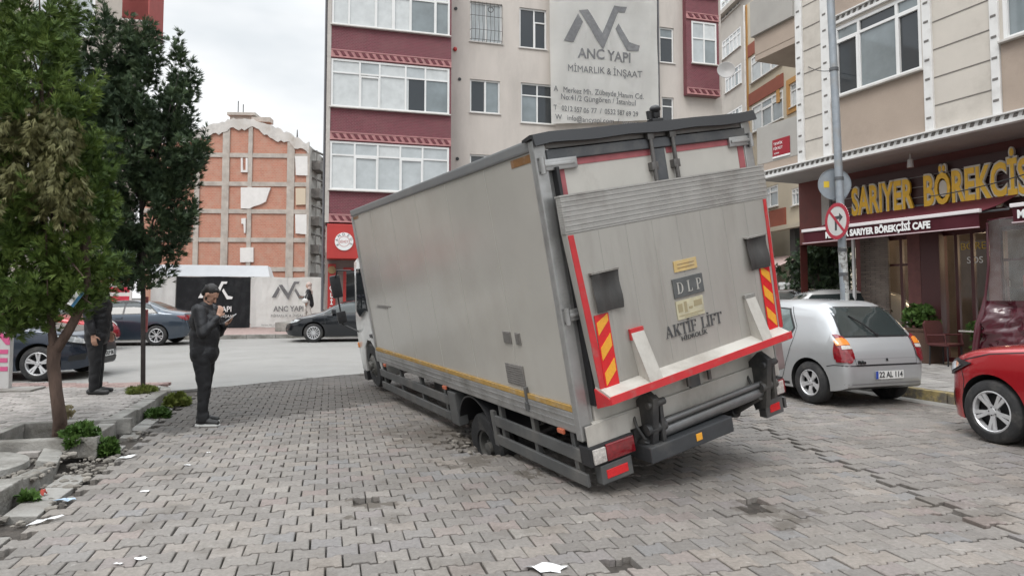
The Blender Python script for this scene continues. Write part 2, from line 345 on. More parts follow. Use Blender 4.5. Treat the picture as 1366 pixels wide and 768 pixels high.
BONE = [(-.1, 1, 1), (-.058, 1, 1), (-.042, 1, -1), (.042, 1, -1), (.058, 1, 1), (.1, 1, 1), (.1, -1, -1), (.058, -1, -1), (.042, -1, 1), (-.042, -1, 1), (-.058, -1, -1), (-.1, -1, -1)]
def paver_mesh(name, org, ang, inside, L=.2, D=.165, wave=.0125, gap=.0048, bevel=True, z=0., region=(-10, 10, 0, 20), mats=None, skip=(), sink=None, jig=.0025, rot=.010, matfn=None, shift=None):
    if wave: out = [(x * L / .2, sy * D / 2 + w * wave) for x, sy, w in BONE]
    else: out = [(-L / 2, D / 2), (L / 2, D / 2), (L / 2, -D / 2), (-L / 2, -D / 2)]
    def shrink(p, g):
        return [(x - math.copysign(g, x) if abs(x) > L * .45 else x - math.copysign(g * .4, x) * 0, y - math.copysign(g, y)) for x, y in p]
    o1 = shrink(out, gap); o2 = shrink(out, gap + .005); n = len(out)
    ca, sa = cos(ang), sin(ang); V = []; Fc = []; mi = []
    x0, x1, y0, y1 = region
    rnd = random.Random(hash(name) % 1000 if False else 11)
    r = 0
    for j in range(int(y0 / D) - 1, int(y1 / D) + 2):
        for i in range(int(x0 / L) - 1, int(x1 / L) + 2):
            lx = (i + (.5 if j % 2 else 0)) * L; ly = j * D
            wx = org[0] + lx * ca - ly * sa; wy = org[1] + lx * sa + ly * ca
            if not inside(wx, wy): continue
            if any((wx - sx) ** 2 + (wy - sy) ** 2 < sr * sr for sx, sy, sr in skip): continue
            dz = rnd.gauss(0, jig); a = ang + rnd.gauss(0, rot); c, s = cos(a), sin(a); tx, ty = rnd.gauss(0, .012), rnd.gauss(0, .012)
            jx, jy = rnd.gauss(0, .0016), rnd.gauss(0, .0016)
            if shift:
                q = shift(wx, wy); jx += q[0]; dz += q[1]
            if sink: dz -= sink(wx, wy)
            b0 = len(V)
            top = o2 if bevel else o1
            for ring, zz in (((o1, -.05), (o1, -.0045), (o2, 0)) if bevel else ((o1, 0),)):
                for x, y in ring: V.append((wx + jx + x * c - y * s, wy + jy + x * s + y * c, z + dz + zz + x * tx + y * ty))
            if bevel:
                for k in range(n):
                    k2 = (k + 1) % n
                    Fc.append((b0 + k, b0 + n + k, b0 + n + k2, b0 + k2)); Fc.append((b0 + n + k, b0 + 2 * n + k, b0 + 2 * n + k2, b0 + n + k2))
                Fc.append(tuple(b0 + 2 * n + k for k in range(n))[::-1])
                q = 2 * n + 1
            else:
                Fc.append(tuple(b0 + k for k in range(n))[::-1]); q = 1
            if matfn: mi += [matfn(wx, wy)] * q
    me = bpy.data.meshes.new(name); me.from_pydata(V, [], Fc); me.update()
    bm = bmesh.new(); bm.from_mesh(me); bmesh.ops.recalc_face_normals(bm, faces=bm.faces[:])
    for f in bm.faces:
        if not bevel and f.normal.z < 0: f.normal_flip()
    bm.to_mesh(me); bm.free()
    if mi: me.polygons.foreach_set('material_index', mi)
    return link(name, me, None, mats)

SD = Vector((-.275, 1)).normalized(); SA = atan2(.275, 1)            # street axis; rows of pavers run along (1, .275)
kerbL = lambda y: -4.32 - .28 * (y - 6.86)
gutL = lambda y: -3.98 - .30 * (y - 6.86)
kerbR = lambda y: 10.33 - .393 * y
def asph_y(x):
    return 14.2 + (x + 2.5) * .275 if x > -2.5 else 14.2 + (x + 2.5) * .95
def sinkf(x, y):
    d = pit_d(x, y); return .13 * max(0, 1 - (d - 1) / 1.5) ** 1.6 if d < 2.5 else 0
holes = [(*G(u, v)[:2], r) for u, v, r in ((487, 667, .10), (815, 752, .11), (836, 750, .09), (1003, 674, .12), (1020, 677, .1), (655, 738, .06), (722, 716, .05))]
crack = lambda y: 3.36 - .09 * (y - 4.33)
shf = lambda x, y: ((.012, .004) if x > crack(y) else (0, -.018 * max(0, 1 - (crack(y) - x) / .5))) if y < 8.2 else ((.012 if x > crack(y) else 0), 0)
main_in = lambda x, y: (x > gutL(y) + .04) and x < kerbR(y) - .36 and y < asph_y(x) + .05 and not pit_d(x, y) < 1
paver_mesh('street_paving', (0, 3), SA, lambda x, y: main_in(x, y) and y < 12, region=(-7, 8, -2, 12), mats=[M_PAVE], skip=holes, sink=sinkf, shift=shf)['kind'] = 'structure'
right_in = lambda x, y: x < kerbR(y) - .36 and x > crack(y) + .035 and y < asph_y(x) + .05
paver_mesh('street_paving', (0, 3), SA, lambda x, y: y >= 12 and main_in(x, y), region=(-7, 10, 4, 22), mats=[M_PAVE], bevel=False, sink=sinkf)['kind'] = 'structure'

# soil under the paving, with the washed-out hole below the rear wheel
mb = MB(); PR = 1.4; N = 36
x0, y0 = PIT.x - PR, PIT.y - PR; g = []
for j in range(N + 1):
    row = []
    for i in range(N + 1):
        x = x0 + 2 * PR * i / N; y = y0 + 2 * PR * j / N; d = pit_d(x, y)
        t = max(0, min(1, (1.5 - d) / .7)); t = t * t * (3 - 2 * t)
        edge = i in (0, N) or j in (0, N)
        row.append(mb.bm.verts.new((x, y, -.045 if edge else -.045 - .1 * max(0, 1 - hypot(x - PIT.x, y - PIT.y) / 1.2) - .5 * t + random.uniform(-.02, .02) * t)))
    g.append(row)
for j in range(N):
    for i in range(N): mb.bm.faces.new((g[j][i], g[j][i + 1], g[j + 1][i + 1], g[j + 1][i]))
BIG = 400
for (a, b, c, d) in ((-BIG, x0, -60, BIG), (x0 + 2 * PR, BIG, -60, BIG), (x0, x0 + 2 * PR, -60, y0), (x0, x0 + 2 * PR, y0 + 2 * PR, BIG)):
    mb.quad((a, c, -.045), (b, c, -.045), (b, d, -.045), (a, d, -.045))
mb.build('ground', M_SOIL, sm=60)['kind'] = 'structure'

# cross street asphalt
def sheet(name, pts, z, m, th=.04):
    mb = MB(); mb.prism(pts, lambda x, y: (x, y, z - th), lambda x, y: (x, y, z)); o = mb.build(name, m); o['kind'] = 'structure'; return o
xs = [-60] + [x * .5 for x in range(-24, 28)]
edge = [(x, (asph_y(x) if x > -7 else 10.3) + random.uniform(-.12, .12)) for x in xs if x > -7]
sheet('cross_street', [(-7.0, 11.35), (-60, 5.0), (-60, 14.0), (-18, 22.3), (-10.2, 24.35), (14, 31.0), (14, 90), (19, 90), (60, 60), (60, 30), (14.0, 19.5)] + edge[::-1], .003, M_ASPH)
# far pavement with its kerb (in front of the hoarding and the shop)
fk = lambda x: 24.35 + .275 * (x + 10.2)
sheet('far_pavement', [(-40, fk(-40) + .16), (9.6, fk(9.6) + .16), (9.6, 60), (-40, 60)], .15, mat('red_paving', (.30, .22, .20), .85, var=.25, vscale=6, dirt=(.2, .17, .15), damt=.6), .16)
mb = MB()
for k in range(-40, 12):
    a, b = k * .98 - .0, k * .98 + .965
    if b > 9.6: break
    mb.prism([(a, fk(a)), (b, fk(b)), (b, fk(b) + .155), (a, fk(a) + .155)], lambda x, y: (x, y, -.04), lambda x, y, q=random.uniform(-.006, .006): (x, y, .153 + q))
mb.build('far_kerb', M_CONC, bev=.012)['kind'] = 'structure'

# left pavement
M_PAVE_L = blocks_material('pavement_brick', [(0, (.22, .205, .19)), (.4, (.28, .26, .24)), (.7, (.31, .285, .265)), (1, (.36, .33, .31))])
M_PAVE_P = blocks_material('pavement_brick_red', [(0, (.24, .16, .145)), (.5, (.30, .205, .185)), (1, (.34, .25, .22))])
TP = Vector((-4.80, 6.98))             # tree pit centre
pit_in = lambda x, y: abs((x - TP.x) * cos(SA) + (y - TP.y) * sin(SA)) < .50 and -.42 < -(x - TP.x) * sin(SA) + (y - TP.y) * cos(SA) < .62
fly = lambda x: 11.15 + .05 * (x + 6)
paver_mesh('left_pavement', (-6, 8), SA, lambda x, y: x < kerbL(y) - .17 and 6.6 < y < fly(x) and x > -11 and not pit_in(x, y) and not (y > 10.3 and x > -5.75), L=.2, D=.1, wave=0, region=(-6, 4, -4, 5), z=.15,
           mats=[M_PAVE_L, M_PAVE_P], matfn=lambda x, y: 1 if y > 10.55 else 0, gap=.003)['kind'] = 'structure'
paver_mesh('left_pavement', (-6, 8), SA, lambda x, y: x < kerbL(y) - .35 and 3 < y <= 6.42 and x > -9 and hypot((x + 4.95) / .66, (y - 5.85) / .55) > 1, L=.2, D=.1, wave=0, region=(-6, 4, -6, 1), z=.10,
           mats=[M_PAVE_L], gap=.003, jig=.006, rot=.03)['kind'] = 'structure'
def poly_x(pts, z, m, name, th=.2): return sheet(name, pts, z, m, th)
poly_x([(-30, 2), (kerbL(2) - .17, 2), (kerbL(6.5) - .17, 6.5), (-30, 6.5)], .055, M_SOIL, 'left_pavement_bed', .1)
poly_x([(-30, 6.5), (-5.45, 6.5), (-5.75, 7.45), (-4.85, 7.75), (-4.52, 7.1), (kerbL(8.) - .1, 8.), (kerbL(10.3) - .15, 10.3), (-5.8, 10.6), (-6.2, 11.2), (-30, 10.)], .11, M_SOIL, 'left_pavement_bed', .15)
# kerb stones, one broken away and lying askew
mb = MB()
def kst(y0, y1, z=.155, dx=0, tilt=0, w=.17, rz=0):
    c = Vector((kerbL((y0 + y1) / 2) - w / 2 + dx, (y0 + y1) / 2, z - .125)); L_ = (y1 - y0) * 1.038 - .015
    mb.obox(c, (w, L_, .25), (Matrix.Rotation(atan2(.28, 1) + rz, 3, 'Z') @ Matrix.Rotation(tilt, 3, 'Y')), .014)
for y0, y1, z, dx, t in ((9.35, 10.15, .155, 0, 0), (8.5, 9.33, .15, .01, .03), (7.62, 8.48, .158, -.005, -.02), (6.75, 7.6, .15, 0, .02)): kst(y0, y1, z, dx, t)
kst(6.0, 6.6, .11, -.12, .18, rz=.25); kst(5.45, 5.9, .09, -.02, -.1, rz=-.15)
for y0, y1 in ((4.55, 5.35), (3.72, 4.52), (2.9, 3.7), (2.0, 2.88)): kst(y0, y1, .15, -.01, .02)
# rounded corner stones
for a, b in (((-5.30, 10.2), (-5.50, 10.55)), ((-5.52, 10.6), (-5.92, 10.85)), ((-5.96, 10.88), (-6.7, 11.05)), ((-6.74, 11.06), (-7.6, 11.12)), ((-7.64, 11.12), (-8.6, 11.1)), ((-8.64, 11.1), (-9.7, 11.05))):
    a, b = Vector(a), Vector(b); m_ = (a + b) / 2
    mb.obox((m_.x, m_.y, .0), ((b - a).length, .15, .28), Matrix.Rotation(atan2(b.y - a.y, b.x - a.x), 3, 'Z'), .014)
mb.build('left_kerb', M_CONC)['kind'] = 'structure'
# raised edging of the tree pit
mb = MB(); Rz = Matrix.Rotation(SA, 3, 'Z')
for c, sz in (((-.0, -.47, .10), (1.14, .11, .2)), ((-.54, .1, .09), (.1, 1.02, .18)), ((.0, .66, .09), (1.14, .09, .18))):
    q = Rz @ Vector(c); mb.obox((TP.x + q.x, TP.y + q.y, c[2]), sz, Rz, .015)
mb.build('tree_pit_edging', M_CONC)['kind'] = 'structure'
# gutter channel of pale slabs
mb = MB(); y = 2.2
while y < 10.2:
    L_ = .38 + random.uniform(-.02, .02); x = (kerbL(y + L_ / 2) + gutL(y + L_ / 2)) / 2 + .0; w = gutL(y) - kerbL(y) - .1
    if random.random() < .86 and not (6.0 < y < 6.4): mb.obox((x, y + L_ / 2, -.035 + random.uniform(-.012, .008)), (w * .8, L_ - .012, .07), Matrix.Rotation(atan2(.29, 1) + random.uniform(-.04, .04), 3, 'Z') @ Matrix.Rotation(.06 + random.uniform(-.05, .05), 3, 'Y'), .008)
    y += L_
mb.build('gutter_slabs', M_CONL)['kind'] = 'structure'
# right pavement, kerb and gutter
wallR = lambda y: 15.3 - .393 * y
M_TILE = blocks_material('pavement_slab', [(0, (.27, .26, .245)), (.5, (.31, .295, .28)), (1, (.35, .335, .315))])
paver_mesh('right_pavement', (6, 10), atan2(.393, 1), lambda x, y: kerbR(y) + .17 < x < wallR(y) + .1 and y < 18.6, L=.4, D=.4, wave=0, region=(-8, 8, -9, 12), z=.15, mats=[M_TILE], bevel=False, gap=.004, jig=.001, rot=.001)['kind'] = 'structure'
sheet('right_pavement_bed', [(kerbR(1) + .1, 1), (wallR(1) + 3, 1), (wallR(18.8) + 3, 18.8), (kerbR(18.8) + .1, 18.8)], .143, M_CONC, .12)
mb = MB(); y = 1.5; k = 0; yl = MB()
while y < 18.6:
    x = kerbR(y + .42)
    tgt = yl if (9.05 < y < 9.95) else mb
    tgt.obox((x + .085, y + .42, .035), (.17, .885, .25), Matrix.Rotation(atan2(.393, 1), 3, 'Z'), .012); y += .84
mb.build('right_kerb', M_CONC)['kind'] = 'structure'
yl.build('right_kerb', mat('kerb_yellow_paint', (.34, .27, .12), .8, var=.3, vscale=9, dirt=(.12, .11, .1), dscale=3.5, damt=.9, dlo=.42, dhi=.55, bump=.5, bscale=40))['kind'] = 'structure'
mb = MB(); y = 1.5
while y < 18.6:
    mb.obox((kerbR(y + .25) - .18, y + .25, -.032), (.33, .52, .07), Matrix.Rotation(atan2(.393, 1), 3, 'Z'), .005); y += .495
mb.build('gutter_slabs', M_CONL)['kind'] = 'structure'
# rubble and grit along the broken kerb
mb = MB(); rb = random.Random(9)
for k in range(420):
    y = rb.uniform(3.0, 9.8); near = rb.random() < .55
    if near: y = rb.gauss(6.15, .35); x = kerbL(y) + rb.uniform(-.35, .38)
    else: x = kerbL(y) + rb.uniform(.02, gutL(y) - kerbL(y) + .05)
    r_ = rb.choice((.008, .012, .018, .03)) * rb.uniform(.7, 1.4); q = bmesh.ops.create_icosphere(mb.bm, subdivisions=1, radius=r_)
    zz = (-.02 if x > kerbL(y) else .06) + r_ * .5
    for v in q['verts']: v.co = Vector((x + v.co.x * rb.uniform(.8, 1.5), y + v.co.y * rb.uniform(.8, 1.4), zz + v.co.z * .7))
for k in range(170):
    a = rb.uniform(0, 2 * pi); d = rb.uniform(.9, 1.75); la, lb = .34 * d * cos(a), .40 * d * sin(a); x = PIT.x + la * cos(_ty) - lb * sin(_ty); y = PIT.y + la * sin(_ty) + lb * cos(_ty)
    r_ = rb.choice((.006, .010, .016, .026)) * rb.uniform(.7, 1.4); q = bmesh.ops.create_icosphere(mb.bm, subdivisions=1, radius=r_); zz = (-sinkf(x, y) if d > 1 else -.14) + r_ * .5
    for v in q['verts']: v.co = Vector((x + v.co.x * rb.uniform(.8, 1.6), y + v.co.y * rb.uniform(.8, 1.4), zz + v.co.z * .7))
mb.build('rubble', mat('rubble_grey', (.17, .155, .135), .9, var=.4, vscale=9, isl=.35))['kind'] = 'stuff'
# round concrete cover
mb = MB(); mb.lathe([(.001, .125), (.56, .125), (.585, .115), (.59, .06)], Matrix.Translation((-4.95, 5.85, 0)) @ Matrix.Diagonal((1.08, .88, 1, 1)), 40)
mb.lathe([(.001, .131), (.03, .131), (.034, .126)], Matrix.Translation((-4.93, 5.8, 0)), 12)
tag(mb.build('manhole_cover', M_CONC, sm=40), 'round worn concrete cover set in the broken pavement at the near left', 'manhole cover')
# ================================================================== the sunken lorry (local: x right, y forward, z up from the rear left corner of the box)
M_GRP = mat('lorry_grp_panel', (.385, .368, .335), .22, spec=.5, var=.06, vscale=.8, dirt=(.25, .22, .18), dscale=.7, damt=.35, dlo=.5, dhi=.8, bump=.2, bscale=2.2, coat=.15)
M_ALU = mat('lorry_aluminium', (.42, .42, .415), .38, metal=.75, var=.15, vscale=4, dirt=(.16, .15, .13), dscale=2.2, damt=.6)
M_PLAT = mat('tail_lift_plate', (.39, .375, .345), .42, metal=.3, var=.05, vscale=3, dirt=(.27, .25, .22), dscale=1.2, damt=.5, stretch=(3, 1, .5), bump=.04, bscale=20)
M_TREAD = mat('tail_lift_tread', (.40, .39, .37), .5, metal=.3, var=.1, vscale=7, dirt=(.22, .2, .18), dscale=3, damt=.6)
M_DOOR = mat('lorry_door_panel', (.50, .48, .44), .35, var=.08, vscale=2, dirt=(.22, .19, .16), dscale=1.3, damt=.6, stretch=(1, 1, .6))
M_STEEL = mat('dark_steel', (.035, .036, .038), .5, var=.3, vscale=6, dirt=(.12, .11, .095), dscale=3, damt=.6, dlo=.45)
M_GREYM = mat('grey_beam', (.10, .105, .112), .45, metal=.3, var=.15, vscale=5, dirt=(.2, .19, .17), dscale=2.5, damt=.5)
M_GUARD = mat('side_guard_grey', (.105, .107, .107), .5, metal=.3, var=.2, vscale=4, dirt=(.2, .185, .165), dscale=2.2, damt=.6)
M_BLACK = mat('black_plastic', (.018, .018, .02), .45)
M_RUB = mat('tyre_rubber', (.022, .022, .023), .8, var=.3, vscale=8, dirt=(.12, .11, .1), dscale=5, damt=.5, bump=.3, bscale=50)
M_RED = mat('red_paint', (.50, .03, .035), .4, var=.12, vscale=7, dirt=(.25, .2, .18), dscale=5, damt=.5, dlo=.55)
M_PINK = mat('faded_red_tape', (.36, .10, .11), .5, var=.15, vscale=8)
M_REFR = mat('reflector_red', (.62, .015, .02), .25, spec=.8, var=.1, vscale=60)
M_REFY = mat('reflector_amber', (.78, .36, .03), .3, spec=.8, var=.1, vscale=60)
M_TAIL = mat('tail_lamp_red', (.20, .006, .012), .08, spec=.9, coat=.6, var=.3, vscale=30)
M_CLEAR = mat('lamp_clear', (.5, .47, .44), .1, spec=.9, coat=.5, var=.3, vscale=40)
M_AMB = mat('lamp_amber', (.7, .22, .02), .12, spec=.9, coat=.5)
M_TAPE = mat('brown_tape', (.20, .095, .03), .55, var=.2, vscale=8, dirt=(.4, .38, .35), dscale=6, damt=.5)
M_OCHRE = mat('ochre_stripe', (.36, .22, .06), .6, var=.2, vscale=12, dirt=(.3, .28, .25), dscale=6, damt=.7)
M_TXT = mat('black_lettering', (.05, .052, .055), .6)
M_CAB = mat('cab_white', (.60, .60, .585), .22, coat=.5, dirt=(.3, .27, .23), dscale=2, damt=.45)
M_DGL = mat('dark_glass', (.018, .022, .025), .03, spec=.9)
M_PATCH = mat('grey_patch', (.17, .16, .15), .6, var=.15, vscale=10)

BW, BL, BH = 2.35, 5.731, 2.368
truck = empty('box_lorry', label='pale box lorry with raised tail lift, tilted over its wheel sunk into the paving', cat='lorry')
truck.matrix_world = TM
P = lambda mb, n, m, par=None, **k: mb.build(n, m, par or truck, **k)
# cargo box: left, right, front, roof panels, floor, aluminium edges
mb = MB(); mb.box(.02, .05, .04, BL - .03, .215, BH - .10); box_ = P(mb, 'cargo_box', M_GRP)
mb = MB(); mb.box(BW - .05, BW - .02, .04, BL - .03, .215, BH - .10); mb.box(.05, BW - .05, BL - .05, BL - .02, .05, BH - .05); P(mb, 'side_panel', M_GRP, box_)
mb = MB(); mb.box(.03, BW - .03, .03, BL - .03, BH - .05, BH - .015, bev=.01); P(mb, 'roof', M_GRP, box_)
mb = MB(); mb.box(.06, BW - .06, .02, BL - .06, .02, .1); P(mb, 'floor', M_STEEL, box_)
def rail(n, x0, x1, y0, y1, z0, z1, m=M_ALU, b=.012): mb = MB(); mb.box(x0, x1, y0, y1, z0, z1, bev=b); return P(mb, n, m, box_)
for x0, x1 in ((0, .07), (BW - .07, BW)):
    rail('roof_rail', x0, x1, .03, BL, BH - .10, BH, mat('roof_rail_grey', (.20, .205, .21), .4, metal=.3, dirt=(.3, .29, .27), dscale=1.5, damt=.4), .02)
    rail('bottom_rail', x0 - .004, x1 + .004, .0, BL, -.01, .165)
    rail('front_post', x0, x1, BL - .07, BL + .003, .165, BH - .11)
    mb = MB(); X = -.001 if x0 == 0 else BW + .001; s = 1 if x0 == 0 else -1
    mb.box(X, X + s * .022, .06, BL - .075, .168, .213); P(mb, 'ochre_stripe', M_OCHRE, box_)
    mb = MB(); mb.box(X - s * .010, X + s * .012, .02, BL - .06, .055, .066); mb.box(X - s * .010, X + s * .012, .02, BL - .06, .115, .122); P(mb, 'rail_bead', M_ALU, box_)
rail('front_beam', .07, BW - .07, BL - .07, BL, BH - .11, BH)
# brown tape, vents, flap and rivets on the left side
mb = MB(); mb.box(.016, .02, .03, .42, 2.19, 2.255); mb.box(.016, .02, .035, .085, 1.86, 2.189); P(mb, 'brown_tape', M_TAPE, box_)
mb = MB(); mb.box(.016, .02, BL - .35, BL - .08, 2.215, 2.255); P(mb, 'brown_tape', M_TAPE, box_)
for (a, b, c, d) in ((.965, 1.115, .655, .765), (.785, .872, .658, .765), (.83, 1.175, .26, .455)):
    mb = MB(); mb.box(.008, .02, a, b, c, d, bev=.003)
    for k in range(1, 9): 
        z = c + (d - c) * k / 9; mb.box(.003, .009, a + .012, b - .012, z - .0035, z + .0035)
    P(mb, 'side_vent', M_PATCH, box_)
mb = MB(); mb.box(-.012, .02, .80, .84, .13, .27, bev=.006); mb.box(-.02, .0, .79, .85, .05, .13, bev=.004); P(mb, 'flap_catch', M_GUARD, box_)
mb = MB(); mb.box(.012, .02, 4.55, 5.2, .88, .895); mb.box(.012, .02, 4.7, 5.25, .858, .868); P(mb, 'side_lettering', M_PATCH, box_)
mb = MB()
for k in range(1, 6): mb.box(.0175, .0202, k * .95, k * .95 + .007, .215, BH - .11)
P(mb, 'panel_seam', mat('panel_seam', (.40, .385, .355), .3), box_)
# side marker lamps
for y in (.28, 2.88, 5.3):
    mb = MB(); mb.box(-.022, .0, y - .05, y + .05, -.045, -.005, bev=.006); P(mb, 'marker_lamp', mat('marker_lamp', (.45, .12, .06), .3), box_)
# rear frame
mb = MB(); mb.box(-.012, .10, -.03, .05, -.06, BH - .02, bev=.012); mb.box(.1, .135, -.005, .05, .0, BH - .1); P(mb, 'rear_post', M_ALU)
mb = MB(); mb.box(BW - .10, BW + .012, -.03, .05, -.06, BH - .02, bev=.012); P(mb, 'rear_post', M_ALU)
mb = MB(); mb.box(.135, .165, -.075, .04, .2, BH - .25, bev=.004); P(mb, 'door_gasket', M_BLACK)
mb = MB(); mb.box(.1, BW - .1, -.02, .06, BH - .10, BH - .02, bev=.01); P(mb, 'rear_header', mat('header_grey', (.30, .29, .28), .5, dirt=(.15, .13, .12), dscale=2), None)
mb = MB(); mb.box(.09, BW - .08, -.045, .02, BH - .195, BH - .11, bev=.008); P(mb, 'rear_header_beam', M_GREYM)
# black weather flap over the doors, slightly drooping
mb = MB(); n = 16; rows = []
for j, (yy, zz) in enumerate(((.10, .012), (-.03, .03), (-.075, .026), (-.10, -.065), (-.085, -.07), (-.05, .0), (.10, -.01))):
    rows.append([mb.bm.verts.new((-.03 + (BW + .07) * i / n, yy, BH + zz + .006 * sin(i * 1.3) * (1 if zz < 0 else .3) + (.012 if i == n else 0) - .012 * (i == 0))) for i in range(n + 1)])
for a, b in zip(rows, rows[1:] + rows[:1]):
    for i in range(n): mb.bm.faces.new((a[i], a[i + 1], b[i + 1], b[i]))
mb.bm.faces.new([r[0] for r in rows]); mb.bm.faces.new([r[-1] for r in rows[::-1]])
P(mb, 'weather_flap', M_BLACK, sm=50)
# doors with red border tape, hinges and lock rods
for x0, x1, nm in ((.145, 1.16, 0), (1.29, BW - .1, 1)):
    mb = MB(); mb.box(x0, x1, -.02, .015, .06, BH - .2); d_ = P(mb, 'rear_door', M_DOOR)
    mb = MB(); mb.box(x0 + .02, x1 - .01, -.024, -.02, 2.118, 2.17)
    xx = (x0 + .02) if nm == 0 else (x1 - .085)
    mb.box(xx, xx + .075, -.024, -.02, .2, 2.117); P(mb, 'border_tape', M_PINK, d_)
mb = MB(); mb.box(1.165, 1.285, -.035, .01, .06, BH - .2, bev=.006); P(mb, 'door_seal_post', M_GREYM)
for x in (1.125, 1.37):
    mb = MB(); mb.tube((x, -.06, .1), (x, -.06, BH - .12), .019, n=12)
    for z in (2.28, 2.02, 1.0): mb.box(x - .035, x + .035, -.075, -.015, z - .035, z + .035, bev=.006)
    P(mb, 'lock_rod', mat('lock_rod_steel', (.16, .155, .15), .45, metal=.6, var=.2, vscale=9, dirt=(.1, .08, .07), dscale=6), sm=40)
for sx, xa, xb in ((1, .0, .36), (-1, BW, BW - .30)):
    for z in (2.14, .95):
        mb = MB(); a, b = sorted((xa + sx * .01, xb)); mb.box(a, b, -.05, -.018, z - .045, z + .045, bev=.008); mb.box(a + .02, b - .03, -.062, -.05, z - .012, z + .014, bev=.004)
        mb.tube((xa + sx * .03, -.055, z - .065), (xa + sx * .03, -.055, z + .065), .022); P(mb, 'door_hinge', M_ALU, sm=40)
# work light on the roof edge
mb = MB(); mb.box(1.22, 1.34, -.02, .06, BH + .02, BH + .06, bev=.006); mb.box(1.245, 1.315, -.02, .04, BH + .06, BH + .14, bev=.02); mb.ball((1.28, .0, BH + .14), (.05, .05, .035)); mb.box(1.2, 1.225, 0, .03, BH + .06, BH + .13); P(mb, 'roof_lamp', M_BLACK, sm=40)
# tail lift plate, tilted slightly
LX0, LX1 = .10, 2.29
mb = MB(); mb.prism([(LX0 - .03, 1.585), (LX0 + .05, .36), (LX1 - .05, .38), (LX1, 1.585)], lambda x, z: (x, -.165, z), lambda x, z: (x, -.095, z)); lift = P(mb, 'tail_lift_plate', M_PLAT)
mb = MB(); N = 15
for k in range(N):
    z0 = 1.588 + k * .2850 / N; mb.box(LX0 - .035, LX1 + .012, -.169 - (.004 if k % 2 else 0), -.10, z0, z0 + .285 / N - .0015)
mb.box(LX0 - .04, LX1 + .015, -.174, -.095, 1.874, 1.888); P(mb, 'tread_band', M_TREAD, lift)
# vertical extrusion joints of the plate
mb = MB()
for k in range(1, 9): mb.box(LX0 + .27 * k - .002, LX0 + .27 * k + .002, -.167, -.160, .4, 1.58)
P(mb, 'plate_joint', mat('plate_joint', (.35, .34, .315), .5), lift)
mb = MB(); mb.prism([(LX0 - .02, 1.575), (LX0 + .03, 1.575), (LX0 + .115, .30), (LX0 + .05, .30)], lambda x, z: (x, -.171, z), lambda x, z: (x, -.16, z)); P(mb, 'red_edge_tape', M_RED, lift)
mb = MB(); mb.prism([(LX1 - .055, 1.575), (LX1 - .02, 1.575), (LX1 - .045, .38), (LX1 - .085, .38)], lambda x, z: (x, -.171, z), lambda x, z: (x, -.16, z)); P(mb, 'red_edge_tape', M_RED, lift)
# red and amber chevron boards
for cx, w, z0, z1, sg in ((.262, .135, .345, .925, 1), (2.115, .125, .39, .985, -1)):
    mb = MB(); mb.box(cx - w / 2, cx + w / 2, -.176, -.17, z0, z1); ch = P(mb, 'chevron_board', M_REFR, lift)
    mb = MB()
    for k in range(3):
        zc = z0 + .07 + k * .20 ; a, b = zc, zc + .10
        sl = .10 * sg
        pts = [(cx - w / 2 + .012, a - sl / 2), (cx + w / 2 - .012, a + sl / 2), (cx + w / 2 - .012, b + sl / 2), (cx - w / 2 + .012, b - sl / 2)]
        pts = [(x, min(max(z, z0 + .005), z1 - .005)) for x, z in pts]
        mb.prism(pts, lambda x, z: (x, -.179, z), lambda x, z: (x, -.175, z))
    P(mb, 'amber_stripe', M_REFY, ch)
# dark rubber flags with white top hem
for x0, x1, z0, z1 in ((.215, .472, .94, 1.252), (1.915, 2.168, .965, 1.26)):
    mb = MB(); n = 8; rr = []
    for i in range(n + 1):
        t = i / n; rr.append((x0 + (x1 - x0) * t, -.194 - .012 * sin(t * 7 + x0)))
    for (xa, ya), (xb, yb) in zip(rr, rr[1:]):
        for k in range(6):
            za, zb = z0 + (z1 - z0) * k / 6, z0 + (z1 - z0) * (k + 1) / 6; w_ = lambda z, y: y - .01 * sin((z - z0) * 21)
            mb.quad((xa, w_(za, ya), za), (xb, w_(za, yb), za), (xb, w_(zb, yb), zb), (xa, w_(zb, ya), zb))
    bmesh.ops.remove_doubles(mb.bm, verts=mb.bm.verts[:], dist=1e-4)
    fl = P(mb, 'warning_flag', mat('flag_dark', (.05, .048, .046), .6, var=.35, vscale=4, stretch=(3, 1, 1.)), lift, sm=60)
    mb = MB(); mb.box(x0 - .004, x1 + .004, -.208, -.166, z1 - .006, z1 + .008); P(mb, 'hem', M_CONL, fl)
# name plates and lettering
def up(x, z, y=-.178): return FM(x, y, z, (1, 0, 0), (0, 0, 1))
mb = MB(); mb.box(1.02, 1.356, -.178, -.166, .892, 1.055, bev=.003); pl_ = P(mb, 'name_plate', mat('plate_dark', (.10, .105, .105), .5, var=.2, vscale=12), lift)
serif_text('D L P', .095, 1.055, 1.33, .925, -.181, 'lettering', mat('plate_lettering', (.42, .41, .38), .5), pl_)
mb = MB(); mb.box(1.066, 1.32, -.174, -.166, 1.107, 1.2); sk = P(mb, 'sticker', mat('yellow_sticker', (.55, .40, .17), .6, var=.2, vscale=10, dirt=(.4, .38, .33), dscale=7), lift)
mb = MB(); mb.box(1.10, 1.29, -.176, -.173, 1.135, 1.142); mb.box(1.10, 1.29, -.176, -.173, 1.165, 1.172); P(mb, 'printed_line', mat('print_ink', (.30, .2, .1), .6), sk)
mb = MB(); mb.box(1.024, 1.328, -.174, -.166, .708, .866); sk = P(mb, 'sticker', mat('cream_sticker', (.50, .46, .32), .6, var=.15, vscale=10, dirt=(.33, .3, .26), dscale=9, damt=.7), lift)
mb = MB()
